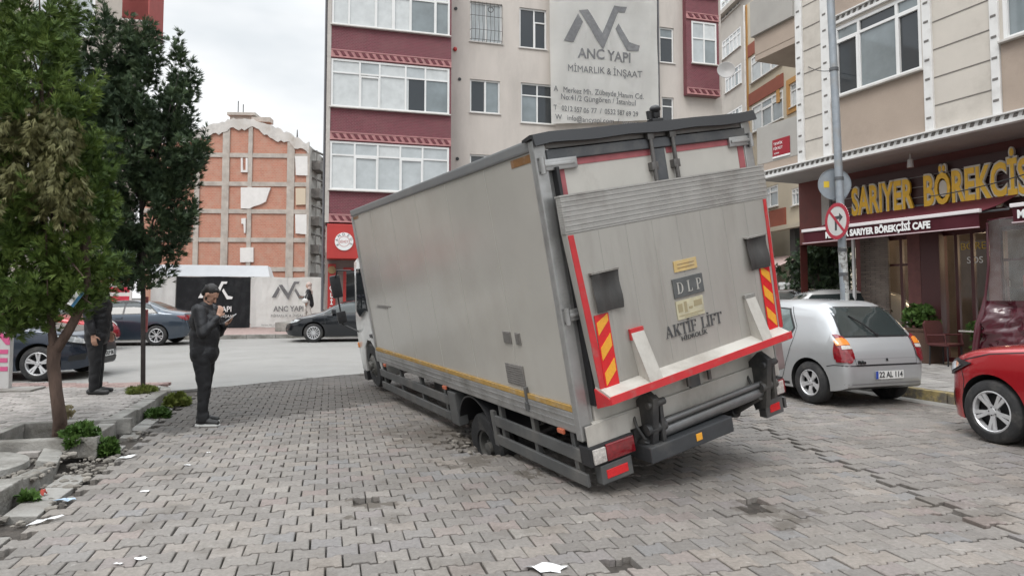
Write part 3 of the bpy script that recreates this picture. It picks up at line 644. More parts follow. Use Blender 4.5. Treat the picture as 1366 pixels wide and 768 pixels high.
for a, b, c, d in ((1.04, 1.09, .77, .84), (1.11, 1.14, .76, .85), (1.16, 1.2, .78, .80), (1.22, 1.31, .79, .84), (1.04, 1.31, .735, .742), (1.1, 1.25, .72, .725)): mb.box(a, b, -.176, -.173, c, d)
P(mb, 'printed_symbol', mat('print_brown', (.33, .28, .17), .6), sk)
serif_text('AKTİF LİFT', .098, .872, 1.515, .585, -.172, 'lettering', mat('plate_print', (.075, .075, .078), .6), lift)
text_mesh('HİDROLİK', .055, up(1.175, .548, -.172), 'lettering', M_TXT, lift, xs=1.1, depth=.004)
# folded foot of the plate with red lip and two stop ribs
mb = MB(); mb.prism([(-.10, .375), (-.165, .368), (-.295, .322), (-.295, .26), (-.27, .25), (-.10, .31)], lambda y, z: (LX0 + .045, y, z - .015), lambda y, z: (LX1 - .1, y, z + .03)); foot = P(mb, 'lift_foot', M_DOOR, lift)
mb = MB(); mb.prism([(-.302, .325), (-.306, .266), (-.27, .260), (-.27, .275), (-.294, .28), (-.294, .327)], lambda y, z: (LX0 + .038, y, z - .017), lambda y, z: (LX1 - .095, y, z + .033)); P(mb, 'red_lip', M_RED, foot)
mb = MB(); mb.prism([(-.10, .36), (-.295, .30), (-.298, .26), (-.10, .20)], lambda y, z: (LX0 + .033, y, z - .012), lambda y, z: (LX0 + .044, y, z - .012)); P(mb, 'foot_cheek', M_RED, foot)
for x0, x1, zt, red in ((.50, .63, .745, True), (1.80, 1.92, .76, False)):
    mb = MB(); sx = .05
    mb.prism([(-.166, zt), (-.19, zt), (-.297, .315), (-.27, .30), (-.166, .36)], lambda y, z: (x0 + sx * (zt - z) / .5, y, z), lambda y, z: (x1 + sx * (zt - z) / .5, y, z)); rb = P(mb, 'stop_rib', M_DOOR, lift)
    mb = MB(); mb.box(x0 - .003, x1 + .003, -.197, -.172, zt - .085 if red else zt - .03, zt + .005); P(mb, 'rib_cap', M_RED if red else M_CONL, rb)
# lower rear: sill, cross tube, arms, rams, underrun beam, lamps
mb = MB(); mb.box(.10, BW - .1, -.05, .03, -.09, .07, bev=.008); mb.box(.02, .44, -.06, -.048, -.11, .06); P(mb, 'rear_sill', M_DOOR)
mb = MB(); mb.box(.5, BW - .45, -.02, .08, -.24, -.07); P(mb, 'lift_housing', M_GUARD)
mb = MB(); mb.tube((.66, -.10, -.175), (1.95, -.10, -.15), .052, n=20); mb.tube((.62, -.13, -.09), (1.95, -.13, -.07), .026, n=14); P(mb, 'cross_tube', mat('worn_tube', (.16, .16, .16), .4, metal=.5, var=.2, vscale=5, dirt=(.1, .09, .08)), sm=40)
for x in (.60, 1.93):
    mb = MB()
    mb.prism([(-.14, .22), (-.25, .16), (-.22, .02), (-.15, -.30), (-.02, -.34), (.05, -.10), (-.02, .12)], lambda y, z: (x - .03, y, z), lambda y, z: (x + .03, y, z))
    mb.prism([(-.14, .16), (-.21, .10), (-.19, -.22), (-.09, -.26)], lambda y, z: (x + .06, y, z), lambda y, z: (x + .095, y, z))
    mb.tube((x - .07, -.15, -.1), (x + .13, -.15, -.1), .045, n=16); mb.tube((x - .06, -.2, .11), (x + .12, -.2, .11), .03, n=14)
    mb.path([(x - .08, -.02, .02), (x - .12, -.1, -.06), (x - .08, -.13, -.17), (x + .02, -.1, -.23)], .014, 8)
    mb.tube((x - .05, .25, -.4), (x - .05, -.12, -.18), .04, n=14); mb.tube((x - .05, .6, -.45), (x - .05, .2, -.39), .055, n=14)
    P(mb, 'lift_arm', M_STEEL, bev=.004, sm=40)
mb = MB(); mb.box(.50, 1.42, -.21, .25, -.36, -.225, bev=.012); bm_ = P(mb, 'underrun_beam', mat('beam_charcoal', (.045, .048, .052), .45, var=.25, vscale=4, dirt=(.13, .12, .105), dscale=2, damt=.5))
mb = MB(); mb.box(.985, 1.05, -.216, -.21, -.315, -.255, bev=.004); P(mb, 'reflector', M_REFY, bm_)
for x0, x1 in ((.02, .43), (1.90, 2.23)):
    mb = MB(); mb.box(x0 - .02, x1 + .01, -.09, .06, -.26, -.10, bev=.01); lh = P(mb, 'lamp_housing', M_BLACK)
    mb = MB(); mb.box(x0 + .13, x1 - .0, -.11, -.088, -.245, -.11, bev=.01); P(mb, 'tail_lamp', M_TAIL, lh, sm=40)
    c0, c1 = (x0 + .005, x0 + .125) if x0 < 1 else (x1 - .12, x1 - .02)
    mb = MB(); mb.box(c0, c1, -.115 if x0 > 1 else -.11, -.088, -.24, -.12, bev=.008); P(mb, 'reversing_lamp', M_CLEAR, lh, sm=40)
    x0 += .09
    mb = MB(); mb.box(x0 - .03, x1 - .04, -.09, .0, -.425, -.268, bev=.01); lb = P(mb, 'reflector_box', M_GUARD)
    mb = MB(); mb.box(x0 + .02, x1 - .09, -.095, -.088, -.385, -.315, bev=.003); P(mb, 'reflector', M_REFR, lb)
# side guards, both sides
for s in (0, 1):
    X = lambda x: x if s == 0 else BW - x
    def gb(mb, x0, x1, *r, **k): a, b = sorted((X(x0), X(x1))); mb.box(a, b, *r, **k)
    for (y0, y1) in ((2.86, 5.66), (.03, 1.62)):
        mb = MB(); zb = -.235 if y1 > 3 else -.25; zl = -.43 if y1 > 3 else -.445
        gb(mb, .0, .03, y0, y1, zb, zb + .11, bev=.006); gb(mb, .0, .03, y0 - (.02 if y1 < 3 else 0), y1, zl, zl + .105, bev=.006)
        for k in range(4 if y1 > 3 else 3):
            y = y0 + .12 + (y1 - y0 - .25) * k / (3 if y1 > 3 else 2); gb(mb, .03, .075, y, y + .06, -.44, -.01)
        P(mb, 'side_guard', M_GUARD)
    mb = MB(); gb(mb, -.005, .12, 2.62, 2.84, -.45, -.06, bev=.01); P(mb, 'guard_end_plate', M_GUARD)
    # mudguard over the rear wheels
    mb = MB(); cy, cz = 2.2, -.50
    arc = [(cy + .47 * cos(t), cz + .47 * sin(t)) for t in [radians(a) for a in range(10, 171, 10)]]; arc2 = [(cy + .45 * cos(t), cz + .45 * sin(t)) for t in [radians(a) for a in range(170, 9, -10)]]
    a, b = sorted((X(.02), X(.58))); mb.prism(arc + arc2, lambda y, z: (a, y, z), lambda y, z: (b, y, z)); P(mb, 'mudguard', M_BLACK, sm=40)
    mb = MB(); gb(mb, .0, .035, 1.62, 1.70, -.46, -.1); P(mb, 'guard_end_plate', M_GUARD)
# chassis
mb = MB()
for x in (.72, 1.55): mb.box(x, x + .08, .05, 7.0, -.28, -.05)
for y in (.3, 1.2, 2.9, 4.4, 5.5): mb.box(.8, 1.55, y, y + .09, -.25, -.08)
for y in (.25, .9, 1.5, 2.8, 3.5, 4.2, 5.0): mb.box(.1, BW - .1, y, y + .06, -.06, .02)
mb.tube((.35, 2.2, -.70), (2.0, 2.2, -.58), .07); mb.ball((1.18, 2.2, -.58), (.2, .2, .2))
mb.box(.16, .62, 3.0, 3.75, -.42, -.08, bev=.04); mb.box(1.75, 2.2, 3.6, 4.6, -.42, -.08, bev=.06)
P(mb, 'chassis', M_STEEL)
def lorry_wheel(c, w, r, rr, out, dual=False):
    M = Matrix.Translation(c) @ Matrix.Rotation(pi / 2 * (-1 if out < 0 else 1), 4, 'Y')
    mb = MB(); mb.lathe([(rr, -w / 2), (r - .03, -w / 2), (r, -w / 2 + .03), (r, w / 2 - .03), (r - .03, w / 2), (rr + .01, w / 2), (rr, w / 2 - .02), (rr - .005, -w / 2)], M, 40); ty = P(mb, 'wheel', M_RUB, sm=40)
    mb = MB(); d = -.10 if dual else .02
    mb.lathe([(rr, w / 2 - .02), (rr - .02, w / 2 - .03), (rr - .03, w / 2 + d - .03), (rr - .07, w / 2 + d), (.075, w / 2 + d), (.07, w / 2 + d + (.08 if dual else .05)), (.001, w / 2 + d + (.09 if dual else .06))], M, 32)
    for k in range(6):
        t = k * pi / 3; p = M @ Vector((.11 * cos(t), .11 * sin(t), w / 2 + d)); q = M @ Vector((.11 * cos(t), .11 * sin(t), w / 2 + d + .03)); mb.tube(p, q, .014, n=6)
    P(mb, 'rim', mat('lorry_rim', (.12, .118, .11), .6, metal=.2, dirt=(.07, .06, .05), dscale=6, damt=.8), ty, sm=40)
for x, o_ in ((.20, -1), (.44, -1), (2.15, 1), (1.91, 1)): lorry_wheel((x, 2.2, -.66 if x < 1 else -.58), .21, .40, .21, o_, dual=x in (.20, 2.15))
lorry_wheel((.24, 6.52, -.20), .21, .38, .20, -1); lorry_wheel((2.0, 6.52, -.60), .21, .38, .20, 1)
mb = MB(); mb.tube((.24, 6.52, -.20), (2.0, 6.52, -.60), .05); P(mb, 'front_axle', M_STEEL)
# cab: side outline extruded, windows as glass panels in frames
side = [(5.86, -.30), (5.86, 1.50), (5.95, 1.62), (6.55, 1.62), (6.80, 1.56), (7.10, .66), (7.19, .46), (7.27, .0), (7.27, -.36), (6.98, -.36), (6.96, -.2), (6.82, .10), (6.62, .22), (6.42, .22), (6.22, .10), (6.08, -.2), (6.06, -.34), (5.86, -.34)]
mb = MB(); mb.prism(side, lambda y, z: (.13 if z < .9 else .13 + (z - .9) * .09, y, z), lambda y, z: (2.14 if z < .9 else 2.14 - (z - .9) * .09, y, z))
cab = P(mb, 'cab', M_CAB, bev=.025, sm=30)
for s in (0, 1):
    fx = (lambda z, o: .13 + max(0, z - .9) * .09 - o) if s == 0 else (lambda z, o: 2.14 - max(0, z - .9) * .09 + o)
    win = [(6.18, .74), (6.18, 1.44), (6.66, 1.44), (6.95, .70), (6.80, .62), (6.4, .74)]
    mb = MB(); mb.prism(win, lambda y, z: (fx(z, .006), y, z), lambda y, z: (fx(z, -.02), y, z)); P(mb, 'cab_window', M_DGL, cab)
    mb = MB(); mb.prism([(6.16, .3), (6.3, .3), (6.3, .35), (6.16, .35)], lambda y, z: (fx(z, .03), y, z), lambda y, z: (fx(z, -.01), y, z)); mb.prism([(6.13, .34), (6.135, 1.46), (6.145, 1.46), (6.14, .34)], lambda y, z: (fx(z, .003), y, z), lambda y, z: (fx(z, -.01), y, z))
    P(mb, 'door_handle', M_BLACK, cab)
    # mirror on its arm
    sx = -1 if s == 0 else 1; X0 = fx(1, 0)
    mb = MB(); mb.path([(X0, 6.85, 1.42), (X0 + sx * .16, 7.18, 1.46), (X0 + sx * .2, 7.32, 1.3), (X0 + sx * .2, 7.34, .5), (X0, 7.1, .34)], .014, 8); mm = P(mb, 'mirror_arm', M_BLACK, cab, sm=50)
    mb = MB(); mb.box(X0 + sx * .20 - .09, X0 + sx * .20 + .09, 7.28, 7.36, .98, 1.38, bev=.03); P(mb, 'mirror', M_BLACK, mm, sm=50); mb = MB(); mb.box(X0 + sx * .20 - .08, X0 + sx * .20 + .08, 7.28, 7.35, .52, .74, bev=.03); P(mb, 'mirror', M_BLACK, mm, sm=50)
    mb = MB(); mb.box(*sorted((fx(0, .012), fx(0, -.1))), 7.0, 7.2, -.52, -.36, bev=.01); P(mb, 'cab_step', M_BLACK, cab)
    mb = MB(); mb.box(*sorted((fx(0, .02), fx(0, -.02))), 7.2, 7.25, .05, .14, bev=.01); P(mb, 'indicator', M_AMB, cab)
mb = MB(); mb.prism([(.30, 7.115, .68), (1.97, 7.115, .68), (1.90, 6.83, 1.50), (.37, 6.83, 1.50)], lambda *p: Vector(p), lambda x, y, z: Vector((x, y + .012, z + .004))) if False else None
q = [(.28, 7.108, .68), (1.99, 7.108, .68), (1.93, 6.835, 1.48), (.34, 6.835, 1.48)]
mb.prism([(x, y, z) for x, y, z in q], lambda x, y, z: Vector((x, y - .01, z)), lambda x, y, z: Vector((x, y + .008, z + .003))); P(mb, 'windscreen', M_DGL, cab)
mb = MB(); mb.box(.2, 2.07, 7.26, 7.33, -.36, -.12, bev=.02); P(mb, 'bumper', M_CAB, cab)
for x in (.22, 1.8):
    mb = MB(); mb.box(x, x + .25, 7.26, 7.3, .0, .16, bev=.02); P(mb, 'headlight', M_CLEAR, cab)
# ================================================================== buildings
def brickmat(name, c1, c2, mortar, scale, bw=.5, rh=.25, rough=.7, ms=.02, dirt=None, damt=.4, bump=.3, swap=True):
    m = mat(name, c1, rough); n = m.node_tree.nodes; l = m.node_tree.links; b = n['Principled BSDF']
    t = n.new('ShaderNodeTexCoord'); sp = n.new('ShaderNodeSeparateXYZ'); cb = n.new('ShaderNodeCombineXYZ'); l.new(t.outputs['Object'], sp.inputs[0])
    ad = n.new('ShaderNodeMath'); ad.operation = 'ADD'; l.new(sp.outputs[0], ad.inputs[0]); l.new(sp.outputs[1], ad.inputs[1])
    l.new(ad.outputs[0], cb.inputs[0]); l.new(sp.outputs[2], cb.inputs[1])
    br = n.new('ShaderNodeTexBrick'); br.inputs['Color1'].default_value = (*c1, 1); br.inputs['Color2'].default_value = (*c2, 1); br.inputs['Mortar'].default_value = (*mortar, 1)
    br.inputs['Scale'].default_value = scale; br.inputs['Brick Width'].default_value = bw; br.inputs['Row Height'].default_value = rh; br.inputs['Mortar Size'].default_value = ms
    l.new(cb.outputs[0], br.inputs['Vector']); cur = br.outputs['Color']
    nz = n.new('ShaderNodeTexNoise'); nz.inputs['Scale'].default_value = 1.3; nz.inputs['Detail'].default_value = 8; l.new(t.outputs['Object'], nz.inputs['Vector'])
    r = n.new('ShaderNodeMapRange'); r.inputs[1].default_value = .45; r.inputs[2].default_value = .7; r.inputs[4].default_value = damt; l.new(nz.outputs[0], r.inputs[0])
    k = n.new('ShaderNodeMixRGB'); k.inputs[2].default_value = (*(dirt or mortar), 1); l.new(r.outputs[0], k.inputs[0]); l.new(cur, k.inputs[1]); l.new(k.outputs[0], b.inputs['Base Color'])
    bp = n.new('ShaderNodeBump'); bp.inputs['Strength'].default_value = bump; bp.inputs['Distance'].default_value = .01; l.new(br.outputs['Fac'], bp.inputs['Height']); bp.invert = True; l.new(bp.outputs[0], b.inputs['Normal'])
    return m
M_WALLA = mat('render_pinkish', (.52, .475, .435), .85, var=.06, vscale=1.2, dirt=(.36, .33, .30), dscale=.5, damt=.6, dlo=.48, dhi=.75, bump=.25, bscale=40, stretch=(1.6, 1.6, .5))
M_MOS = brickmat('burgundy_mosaic', (.17, .035, .05), (.125, .028, .038), (.22, .12, .125), 4.0, .5, .25, dirt=(.2, .09, .09), damt=.35)
M_PINKT = mat('pink_trim', (.42, .20, .20), .7, var=.15, vscale=4, dirt=(.3, .22, .2), damt=.5)
M_DRED = mat('dark_red_trim', (.13, .025, .035), .6, var=.2, vscale=6)
M_SIGNR = mat('sign_red', (.42, .035, .03), .4, var=.06, vscale=3)
M_WHITE = mat('white_lettering', (.75, .75, .74), .4)
M_IRON = mat('window_iron', (.08, .075, .07), .6)

FA = Frame((-7.35, 26.3), (1, .275)); AR = 1.1                # bay front plane; the flat wall stands 1.1 m behind it
bA = empty('apartment_building', FA.O, FA.rz, 'pinkish apartment block with burgundy bays standing behind the tilted lorry', 'building')
s0, s1 = -.12, FA.S(601); YR = AR - .32; sR0, sR1 = FA.S(919, YR), FA.S(963, YR)
zr = [(FA.Z(445, 78), FA.Z(445, 141.5)), (FA.Z(445, 188), FA.Z(445, 253))]
pitch = (zr[0][0] - zr[1][0]); zlist = [(zr[1][0] + k * pitch, zr[1][1] + k * pitch) for k in range(0, 4)]
ZTOP = zlist[3][0] + .8; z_bay = FA.Z(445, 297)
mb = MB()
holesA = [(s0 + .14, s1 - .08, b, t) for t, b in zlist]
wall_mesh(mb, s0, s1, z_bay, ZTOP, holesA, 0, .18)
mb.box(s0, s0 + .001, .0, AR + .2, z_bay, ZTOP); mb.box(s1 - .001, s1, .0, AR, z_bay, ZTOP); mb.quad((s0, 0, z_bay), (s1, 0, z_bay), (s1, AR, z_bay), (s0, AR, z_bay)); mb.quad((s0, 0, ZTOP), (s1, 0, ZTOP), (s1, AR, ZTOP), (s0, AR, ZTOP))
bay = mb.build('bay', M_MOS, bA)
mb = MB(); mb.box(s0 - .03, s0 + .13, -.03, .3, z_bay - .0, ZTOP); mb.build('corner_post', mat('corner_render', (.45, .42, .39), .8, var=.1), bA)
# flat wall with its windows
H = lambda u0, v0, u1, v1: FA.box(u0, v0, u1, v1, AR)
hw = {'g1': H(627, 4, 670, 57), 'w1': H(693, 12, 729, 65), 'w2': H(695, 112, 739, 165), 'g2': H(627, 107, 667, 151), 'r1': H(880, 37, 899, 84), 'r2': H(883, 130, 899, 172)}
extra = [(a, b, c + pitch, d + pitch) for a, b, c, d in (hw['g1'], hw['w1'], hw['r1'])] + [(a, b, c - pitch, d - pitch) for a, b, c, d in (hw['g2'], hw['w2'], hw['r2'])]
sEnd = FA.S(966, AR)
mb = MB(); wall_mesh(mb, -.12, sEnd, 3.4, ZTOP + .5, [*hw.values(), *extra], AR, .16)
mb.quad((-.12, AR, 0), (-.12, AR + 12, 0), (-.12, AR + 12, ZTOP + .5), (-.12, AR, ZTOP + .5)); mb.quad((sEnd, AR, 0), (sEnd, AR + 12, 0), (sEnd, AR + 12, ZTOP + .5), (sEnd, AR, ZTOP + .5))
mb.quad((-.12, AR, ZTOP + .5), (sEnd, AR, ZTOP + .5), (sEnd, AR + 12, ZTOP + .5), (-.12, AR + 12, ZTOP + .5)); mb.quad((-.12, AR + 12, 0), (sEnd, AR + 12, 0), (sEnd, AR + 12, ZTOP + .5), (-.12, AR + 12, ZTOP + .5))
mb.build('wall', M_WALLA, bA)
def rev(t): return Matrix.Translation((0, AR, 0)) 
wk = dict(y=.1, fr=.07, M=rev(0))
window(bA, *hw['g1'], vbars=(.5,), glass=1, **wk); window(bA, *hw['w1'], vbars=(.55,), hbars=(), sub=((.55, 1, 0, .68),), glass=2, **wk)
window(bA, *hw['w2'], vbars=(.5,), hbars=(.7,), glass=2, **wk); window(bA, *hw['g2'], vbars=(.5,), sub=((.5, 1, 0, 1),), glass=0, **wk)
window(bA, *hw['r1'], vbars=(), hbars=(.72,), glass=0, **wk); window(bA, *hw['r2'], vbars=(), hbars=(.72,), glass=2, **wk)
for q in extra[:3]: window(bA, *q, vbars=(.5,), glass=0, **wk)
for q in extra[3:]: window(bA, *q, vbars=(.5,), glass=2, **wk)
# bulging iron grille
a, b, c, d = hw['g1']; mb = MB()
for k in range(9):
    x = a + .04 + (b - a - .08) * k / 8; mb.path([(x, AR - .02, d), (x, AR - .1, d - .1), (x, AR - .1, (c + d) / 2 + .1), (x, AR - .2, c + .45), (x, AR - .12, c + .1), (x, AR - .02, c)], .012, 5)
for z, o in ((c + .08, .12), (c + .5, .19), ((c + d) / 2 + .25, .1), (d - .1, .1)): mb.path([(a, AR - .02, z), (a + .04, AR - o, z), (b - .04, AR - o, z), (b, AR - .02, z)], .012, 5)
mb.build('window_grille', M_IRON, bA)
mb = MB(); mb.path([((a + b) / 2 + .18 + .12 * cos(t), AR - .12, d - .35 + .12 * sin(t)) for t in [k * pi / 6 for k in range(13)]], .02, 5); mb.build('grille_ring', M_IRON, bA)
# bay window bands
vb = [(.145, .385, .62, .80) if False else (.22, .39, .62, .80)]
lay = [dict(vbars=(.235, .40, .62, .79), hbars=(.72,), sub=((.235, .40, 0, .68),), glass=1, dark=((.62, .79, 0, .72),)), dict(vbars=(.20, .39, .58, .77), hbars=(.72,), sub=((.20, .39, 0, .70), (.58, .77, 0, .70)), glass=1)]
for k, (t, b) in enumerate(zlist):
    L_ = lay[1] if k == 0 else lay[0]; L_ = dict(L_)
    if k == 1: pass
    elif k != 0: L_.pop('dark', None)
    if k == 2: L_['vbars'] = (.14, .36, .51, .66, .87); L_['sub'] = ((.36, .51, 0, .9), (.51, .66, 0, .9), (.87, 1, 0, .75))
    window(bay, s0 + .14, s1 - .08, b, t, y=.02, fr=.08, **L_)
# trim bands: pink board with a slanted row of dark tiles
def trim(par, a, b, z, h=.33, y=-.02, n=None):
    mb = MB(); mb.box(a, b, y - .04, y + .03, z, z + h * .16); mb.box(a, b, y - .03, y + .03, z + h * .88, z + h); mb.box(a, b, y - .012, y + .03, z + h * .16, z + h * .88)
    o = mb.build('trim_band', M_PINKT, par); mb = MB(); n = n or int((b - a) / .29)
    for k in range(n):
        x = a + .04 + (b - a - .1) * k / n; w = (b - a) / n
        mb.prism([(x + w * .1, z + h * .78), (x + w * .55, z + h * .78), (x + w * .95, z + h * .26), (x + w * .5, z + h * .26)], lambda q, r_: (q, y - .05, r_), lambda q, r_: (q, y - .01, r_))
    mb.build('trim_tiles', M_DRED, o)
for t, b in zlist: trim(bay, s0 + .13, s1, t + .05)
trim(bay, s0 + .13, s1, z_bay + .02)
# right bay
mb = MB(); Rr = [FA.box(921.5, 30 + k * 108, 957, 86 + k * 108, YR) for k in range(0, 1)]
a, b, c, d = Rr[0]; zb = FA.Z(940, 128, YR); hl = [(a + .05, b - .05, c + k * pitch, d + k * pitch) for k in (0, 1)]
wall_mesh(mb, sR0, sR1, zb, ZTOP, hl, YR, .15)
for x in (sR0, sR1): mb.quad((x, YR, zb), (x, AR + 1, zb), (x, AR + 1, ZTOP), (x, YR, ZTOP))
mb.quad((sR0, YR, zb), (sR1, YR, zb), (sR1, AR + 1, zb), (sR0, AR + 1, zb)); mb.quad((sR0, YR, ZTOP), (sR1, YR, ZTOP), (sR1, AR, ZTOP), (sR0, AR, ZTOP))
bay2 = mb.build('bay', M_MOS, bA)
for q in hl: window(bay2, *q, vbars=(.5,), hbars=(.6,), glass=1, y=YR + .03, fr=.08)
for z in (hl[0][3] + .08, zb + .02): trim(bay2, sR0, sR1, z, n=5, y=YR - .02)
# ground floor: shop with dark opening
mb = MB(); zs = 3.4
wall_mesh(mb, -.12, sEnd, 0, zs, [(.75, 2.6, .15, 2.75), (3.4, 6.4, .6, 2.8), (8, 12, .6, 2.8), (13.5, 15.5, .15, 2.8)], AR, .3); mb.build('shopfront_wall', mat('shop_wall', (.30, .27, .25), .8, dirt=(.2, .18, .16)), bA)
mb = MB()
for q in ((.75, 2.6, .15, 2.75), (3.4, 6.4, .6, 2.8), (8, 12, .6, 2.8), (13.5, 15.5, .15, 2.8)): mb.quad((q[0], AR + .25, q[2]), (q[1], AR + .25, q[2]), (q[1], AR + .25, q[3]), (q[0], AR + .25, q[3]))
mb.build('shop_glass', GLS[2], bA)
mb = MB(); a, b, c, d = FA.box(436, 299, 476, 345, -.05); mb.box(a, b + 2.2, -.12, AR - .01, c, d, bev=.02); sg = mb.build('shop_sign', M_SIGNR, bA)
cs, cz = FA.hit(459, 322, -.15); R_ = .36
mb = MB(); mb.lathe([(.001, .0), (R_, .0), (R_, .03), (.001, .03)], Matrix.Translation((cs, -.125, cz)) @ Matrix.Rotation(pi / 2, 4, 'X'), 40); rd = mb.build('roundel', M_WHITE, sg)
mb = MB(); mb.lathe([(R_ * .55, .0), (R_ * .55, .034), (R_ * .59, .034), (R_ * .59, .0)], Matrix.Translation((cs, -.125, cz)) @ Matrix.Rotation(pi / 2, 4, 'X'), 40); mb.build('roundel_ring', M_SIGNR, rd)
for i, ch in enumerate('KAMDEDE'):
    t = radians(208 - i * 38); x = cs - cos(pi - t) * 0 + R_ * .78 * cos(t); z = cz + R_ * .78 * sin(t)
    text_mesh(ch, .15, FM(x, -.16, z, (sin(t), 0, -cos(t)), (cos(t), 0, sin(t))), 'lettering', M_TXT, rd, depth=.004)
text_mesh('SİMİT', .13, FM(cs, -.16, cz - .02, (1, 0, 0), (0, 0, 1)), 'lettering', M_SIGNR, rd, depth=.004)
a, b, c, d = FA.box(437, 352, 447.5, 432, AR - .12); mb = MB(); mb.box(a, b, AR - .16, AR - .01, .15, d, bev=.01); vs = mb.build('vertical_sign', M_SIGNR, bA)
for i, ch in enumerate('İÇLİKÖFTE'): text_mesh(ch, .27, FM((a + b) / 2, AR - .165, d - .72 - i * .29, (1, 0, 0), (0, 0, 1)), 'lettering', M_WHITE, vs, depth=.004, bold=.008)
mb = MB(); mb.lathe([(.001, .0), (.16, .0), (.16, .03), (.001, .03)], Matrix.Translation(((a + b) / 2, AR - .16, d - .25)) @ Matrix.Rotation(pi / 2, 4, 'X'), 20); mb.build('badge', mat('gold_badge', (.3, .2, .09), .5), vs)
mb = MB(); mb.box(.62, .74, AR - .1, AR - .01, .15, 2.76); mb.box(2.62, 2.74, AR - .1, AR - .01, .15, 2.76); mb.box(.74, 2.62, AR - .1, AR - .01, 2.64, 2.76); mb.build('door_frame', M_SIGNR, bA)
# little vents and stains on the wall
for u, v in ((613, 106), (610, 212), (608, 12)):
    s_, z_ = FA.hit(u, v, AR); mb = MB(); mb.tube((s_, AR - .03, z_), (s_, AR + .04, z_), .075, n=12); mb.build('flue_hole', M_BLACK, bA)
s_, z_ = FA.hit(607, 66, AR); mb = MB(); mb.ball((s_, AR - .04, z_), (.09, .06, .1)); mb.build('alarm_bell', M_SIGNR, bA)
mb = MB(); s_ = FA.S(880, AR); mb.tube((s_, AR - .07, 3.3), (s_, AR - .07, ZTOP), .05, n=8); s_ = -.2; mb.tube((s_, .2, .2), (s_, .2, ZTOP), .05, n=8); mb.build('drainpipe', mat('pipe_grey', (.10, .10, .11), .5), bA)
s_, z_ = FA.hit(965, 97, .1); mb = MB(); mb.lathe([(.001, .0), (.2, .03), (.42, .13), (.4, .14), (.19, .05), (.001, .02)], Matrix.Translation((s_, -.1, z_)) @ Matrix.Rotation(radians(80), 4, 'X') @ Matrix.Rotation(radians(-25), 4, 'Y'), 24); mb.tube((s_ - .3, .0, z_ - .2), (s_, .0, z_), .03)
tag(mb.build('satellite_dish', mat('dish_grey', (.33, .32, .31), .5), None, sm=40), 'grey satellite dish fixed beside the burgundy bay at the right end of the block', 'satellite dish'); bpy.data.objects['satellite_dish'].matrix_world = bA.matrix_basis
LOGO = ([(0, 135), (55, 30), (72, 60), (38, 135)], [(58, 18), (90, 14), (145, 95), (195, -15), (245, -15), (237, 6), (212, 6), (147, 155), (125, 125)], [(200, 70), (213, 48), (252, 115), (293, 125), (288, 145), (243, 148)])
def logo(par, x, z, w, m, y=-.01, name='logo', yf=None):
    mb = MB(); k = w / 293
    yf = yf or (lambda a: y)
    for pl in LOGO: mb.prism([(x + a * k, z - b * k) for a, b in pl], lambda a, b: (a, yf(a) - .008, b), lambda a, b: (a, yf(a) + .002, b))
    return mb.build(name, m, par)
# building banner
BO = AR - .28
a, _ = FA.hit(731, 80, BO); b = FA.S(880, BO); zb_l = FA.Z(740, 166, BO); zb_r = FA.Z(880, 160, BO)
wav = lambda x, z: .05 * sin(x * 2.6 + z * .35) + .018 * sin(x * 6 - z) + .015 * sin(z * 2.2 + x)
mb = MB(); nx, nz = 48, 60; bt = []
for i in range(nx + 1):
    x0 = a + (b - a) * i / nx; row = []
    for j in range(nz + 1):
        zz0 = zb_l + (zb_r - zb_l) * i / nx; z = zz0 + (ZTOP - .2 - zz0) * j / nz; x = x0 + (.14 * (1 - i / nx) * (1 - j / nz) if True else 0)
        row.append(mb.bm.verts.new((x, BO + wav(x, z), z)))
    bt.append(row)
for i in range(nx):
    for j in range(nz): mb.bm.faces.new((bt[i][j], bt[i + 1][j], bt[i + 1][j + 1], bt[i][j + 1]))
bmesh.ops.solidify(mb.bm, geom=mb.bm.faces[:], thickness=.006)
M_BAN = mat('banner_mesh', (.84, .825, .79), .65, var=.04, vscale=2, dirt=(.74, .72, .68), dscale=1, damt=.5)
M_BTXT = mat('banner_print', (.14, .14, .145), .6, var=.2, vscale=7, dirt=(.32, .31, .3), dscale=4, damt=.4)
bn = tag(mb.build('building_banner', M_BAN, None), 'tall pale construction banner hanging on the pinkish apartment block wall', 'banner'); bn.matrix_world = bA.matrix_basis
yf = lambda x, z=8: BO - .10
def bprint(o):  # lay print on the waving cloth
    dice(o.data, .12)
    for v in o.data.vertices: v.co.y = BO + wav(v.co.x, v.co.z) - .022 + (.004 if v.co.y > BO - .10 else 0)
    return o
l0, lz = FA.hit(752, 4.5, BO); l1 = FA.S(855.5, BO)
bprint(logo(bn, l0, lz, l1 - l0, M_BTXT, yf=yf))
def btxt(t, u0, u1, v, size, ux=None, **k):
    x0, z = FA.hit(u0, v, BO); x1, _ = FA.hit(u1, v, BO)
    o = text_mesh(t, size, FM(0, BO - .1, 0, (1, 0, 0), (0, 0, 1)), 'lettering', M_BTXT, bn, depth=.004, **k)
    xs = [v_.co.x for v_ in o.data.vertices]; w = max(xs) - min(xs); f = (x1 - x0) / w; mn = min(xs)
    for v_ in o.data.vertices: v_.co.x = x0 + (v_.co.x - mn) * f; v_.co.z += z
    return bprint(o)
btxt('ANC YAPI', 771, 841, 71, .66, bold=.012)
btxt('MİMARLIK & İNŞAAT', 758, 856, 91, .45)
btxt('A   Merkez Mh. Zübeyde Hanım Cd.', 738, 858, 119, .37)
btxt('No:41/2 Güngören / İstanbul', 748, 848, 129.5, .37)
btxt('T   0212 557 06 77  /  0532 587 69 29', 738, 851, 144, .34)
btxt('W   info@ancyapi.com  /  www.ancyapi', 740, 872, 156.5, .34)

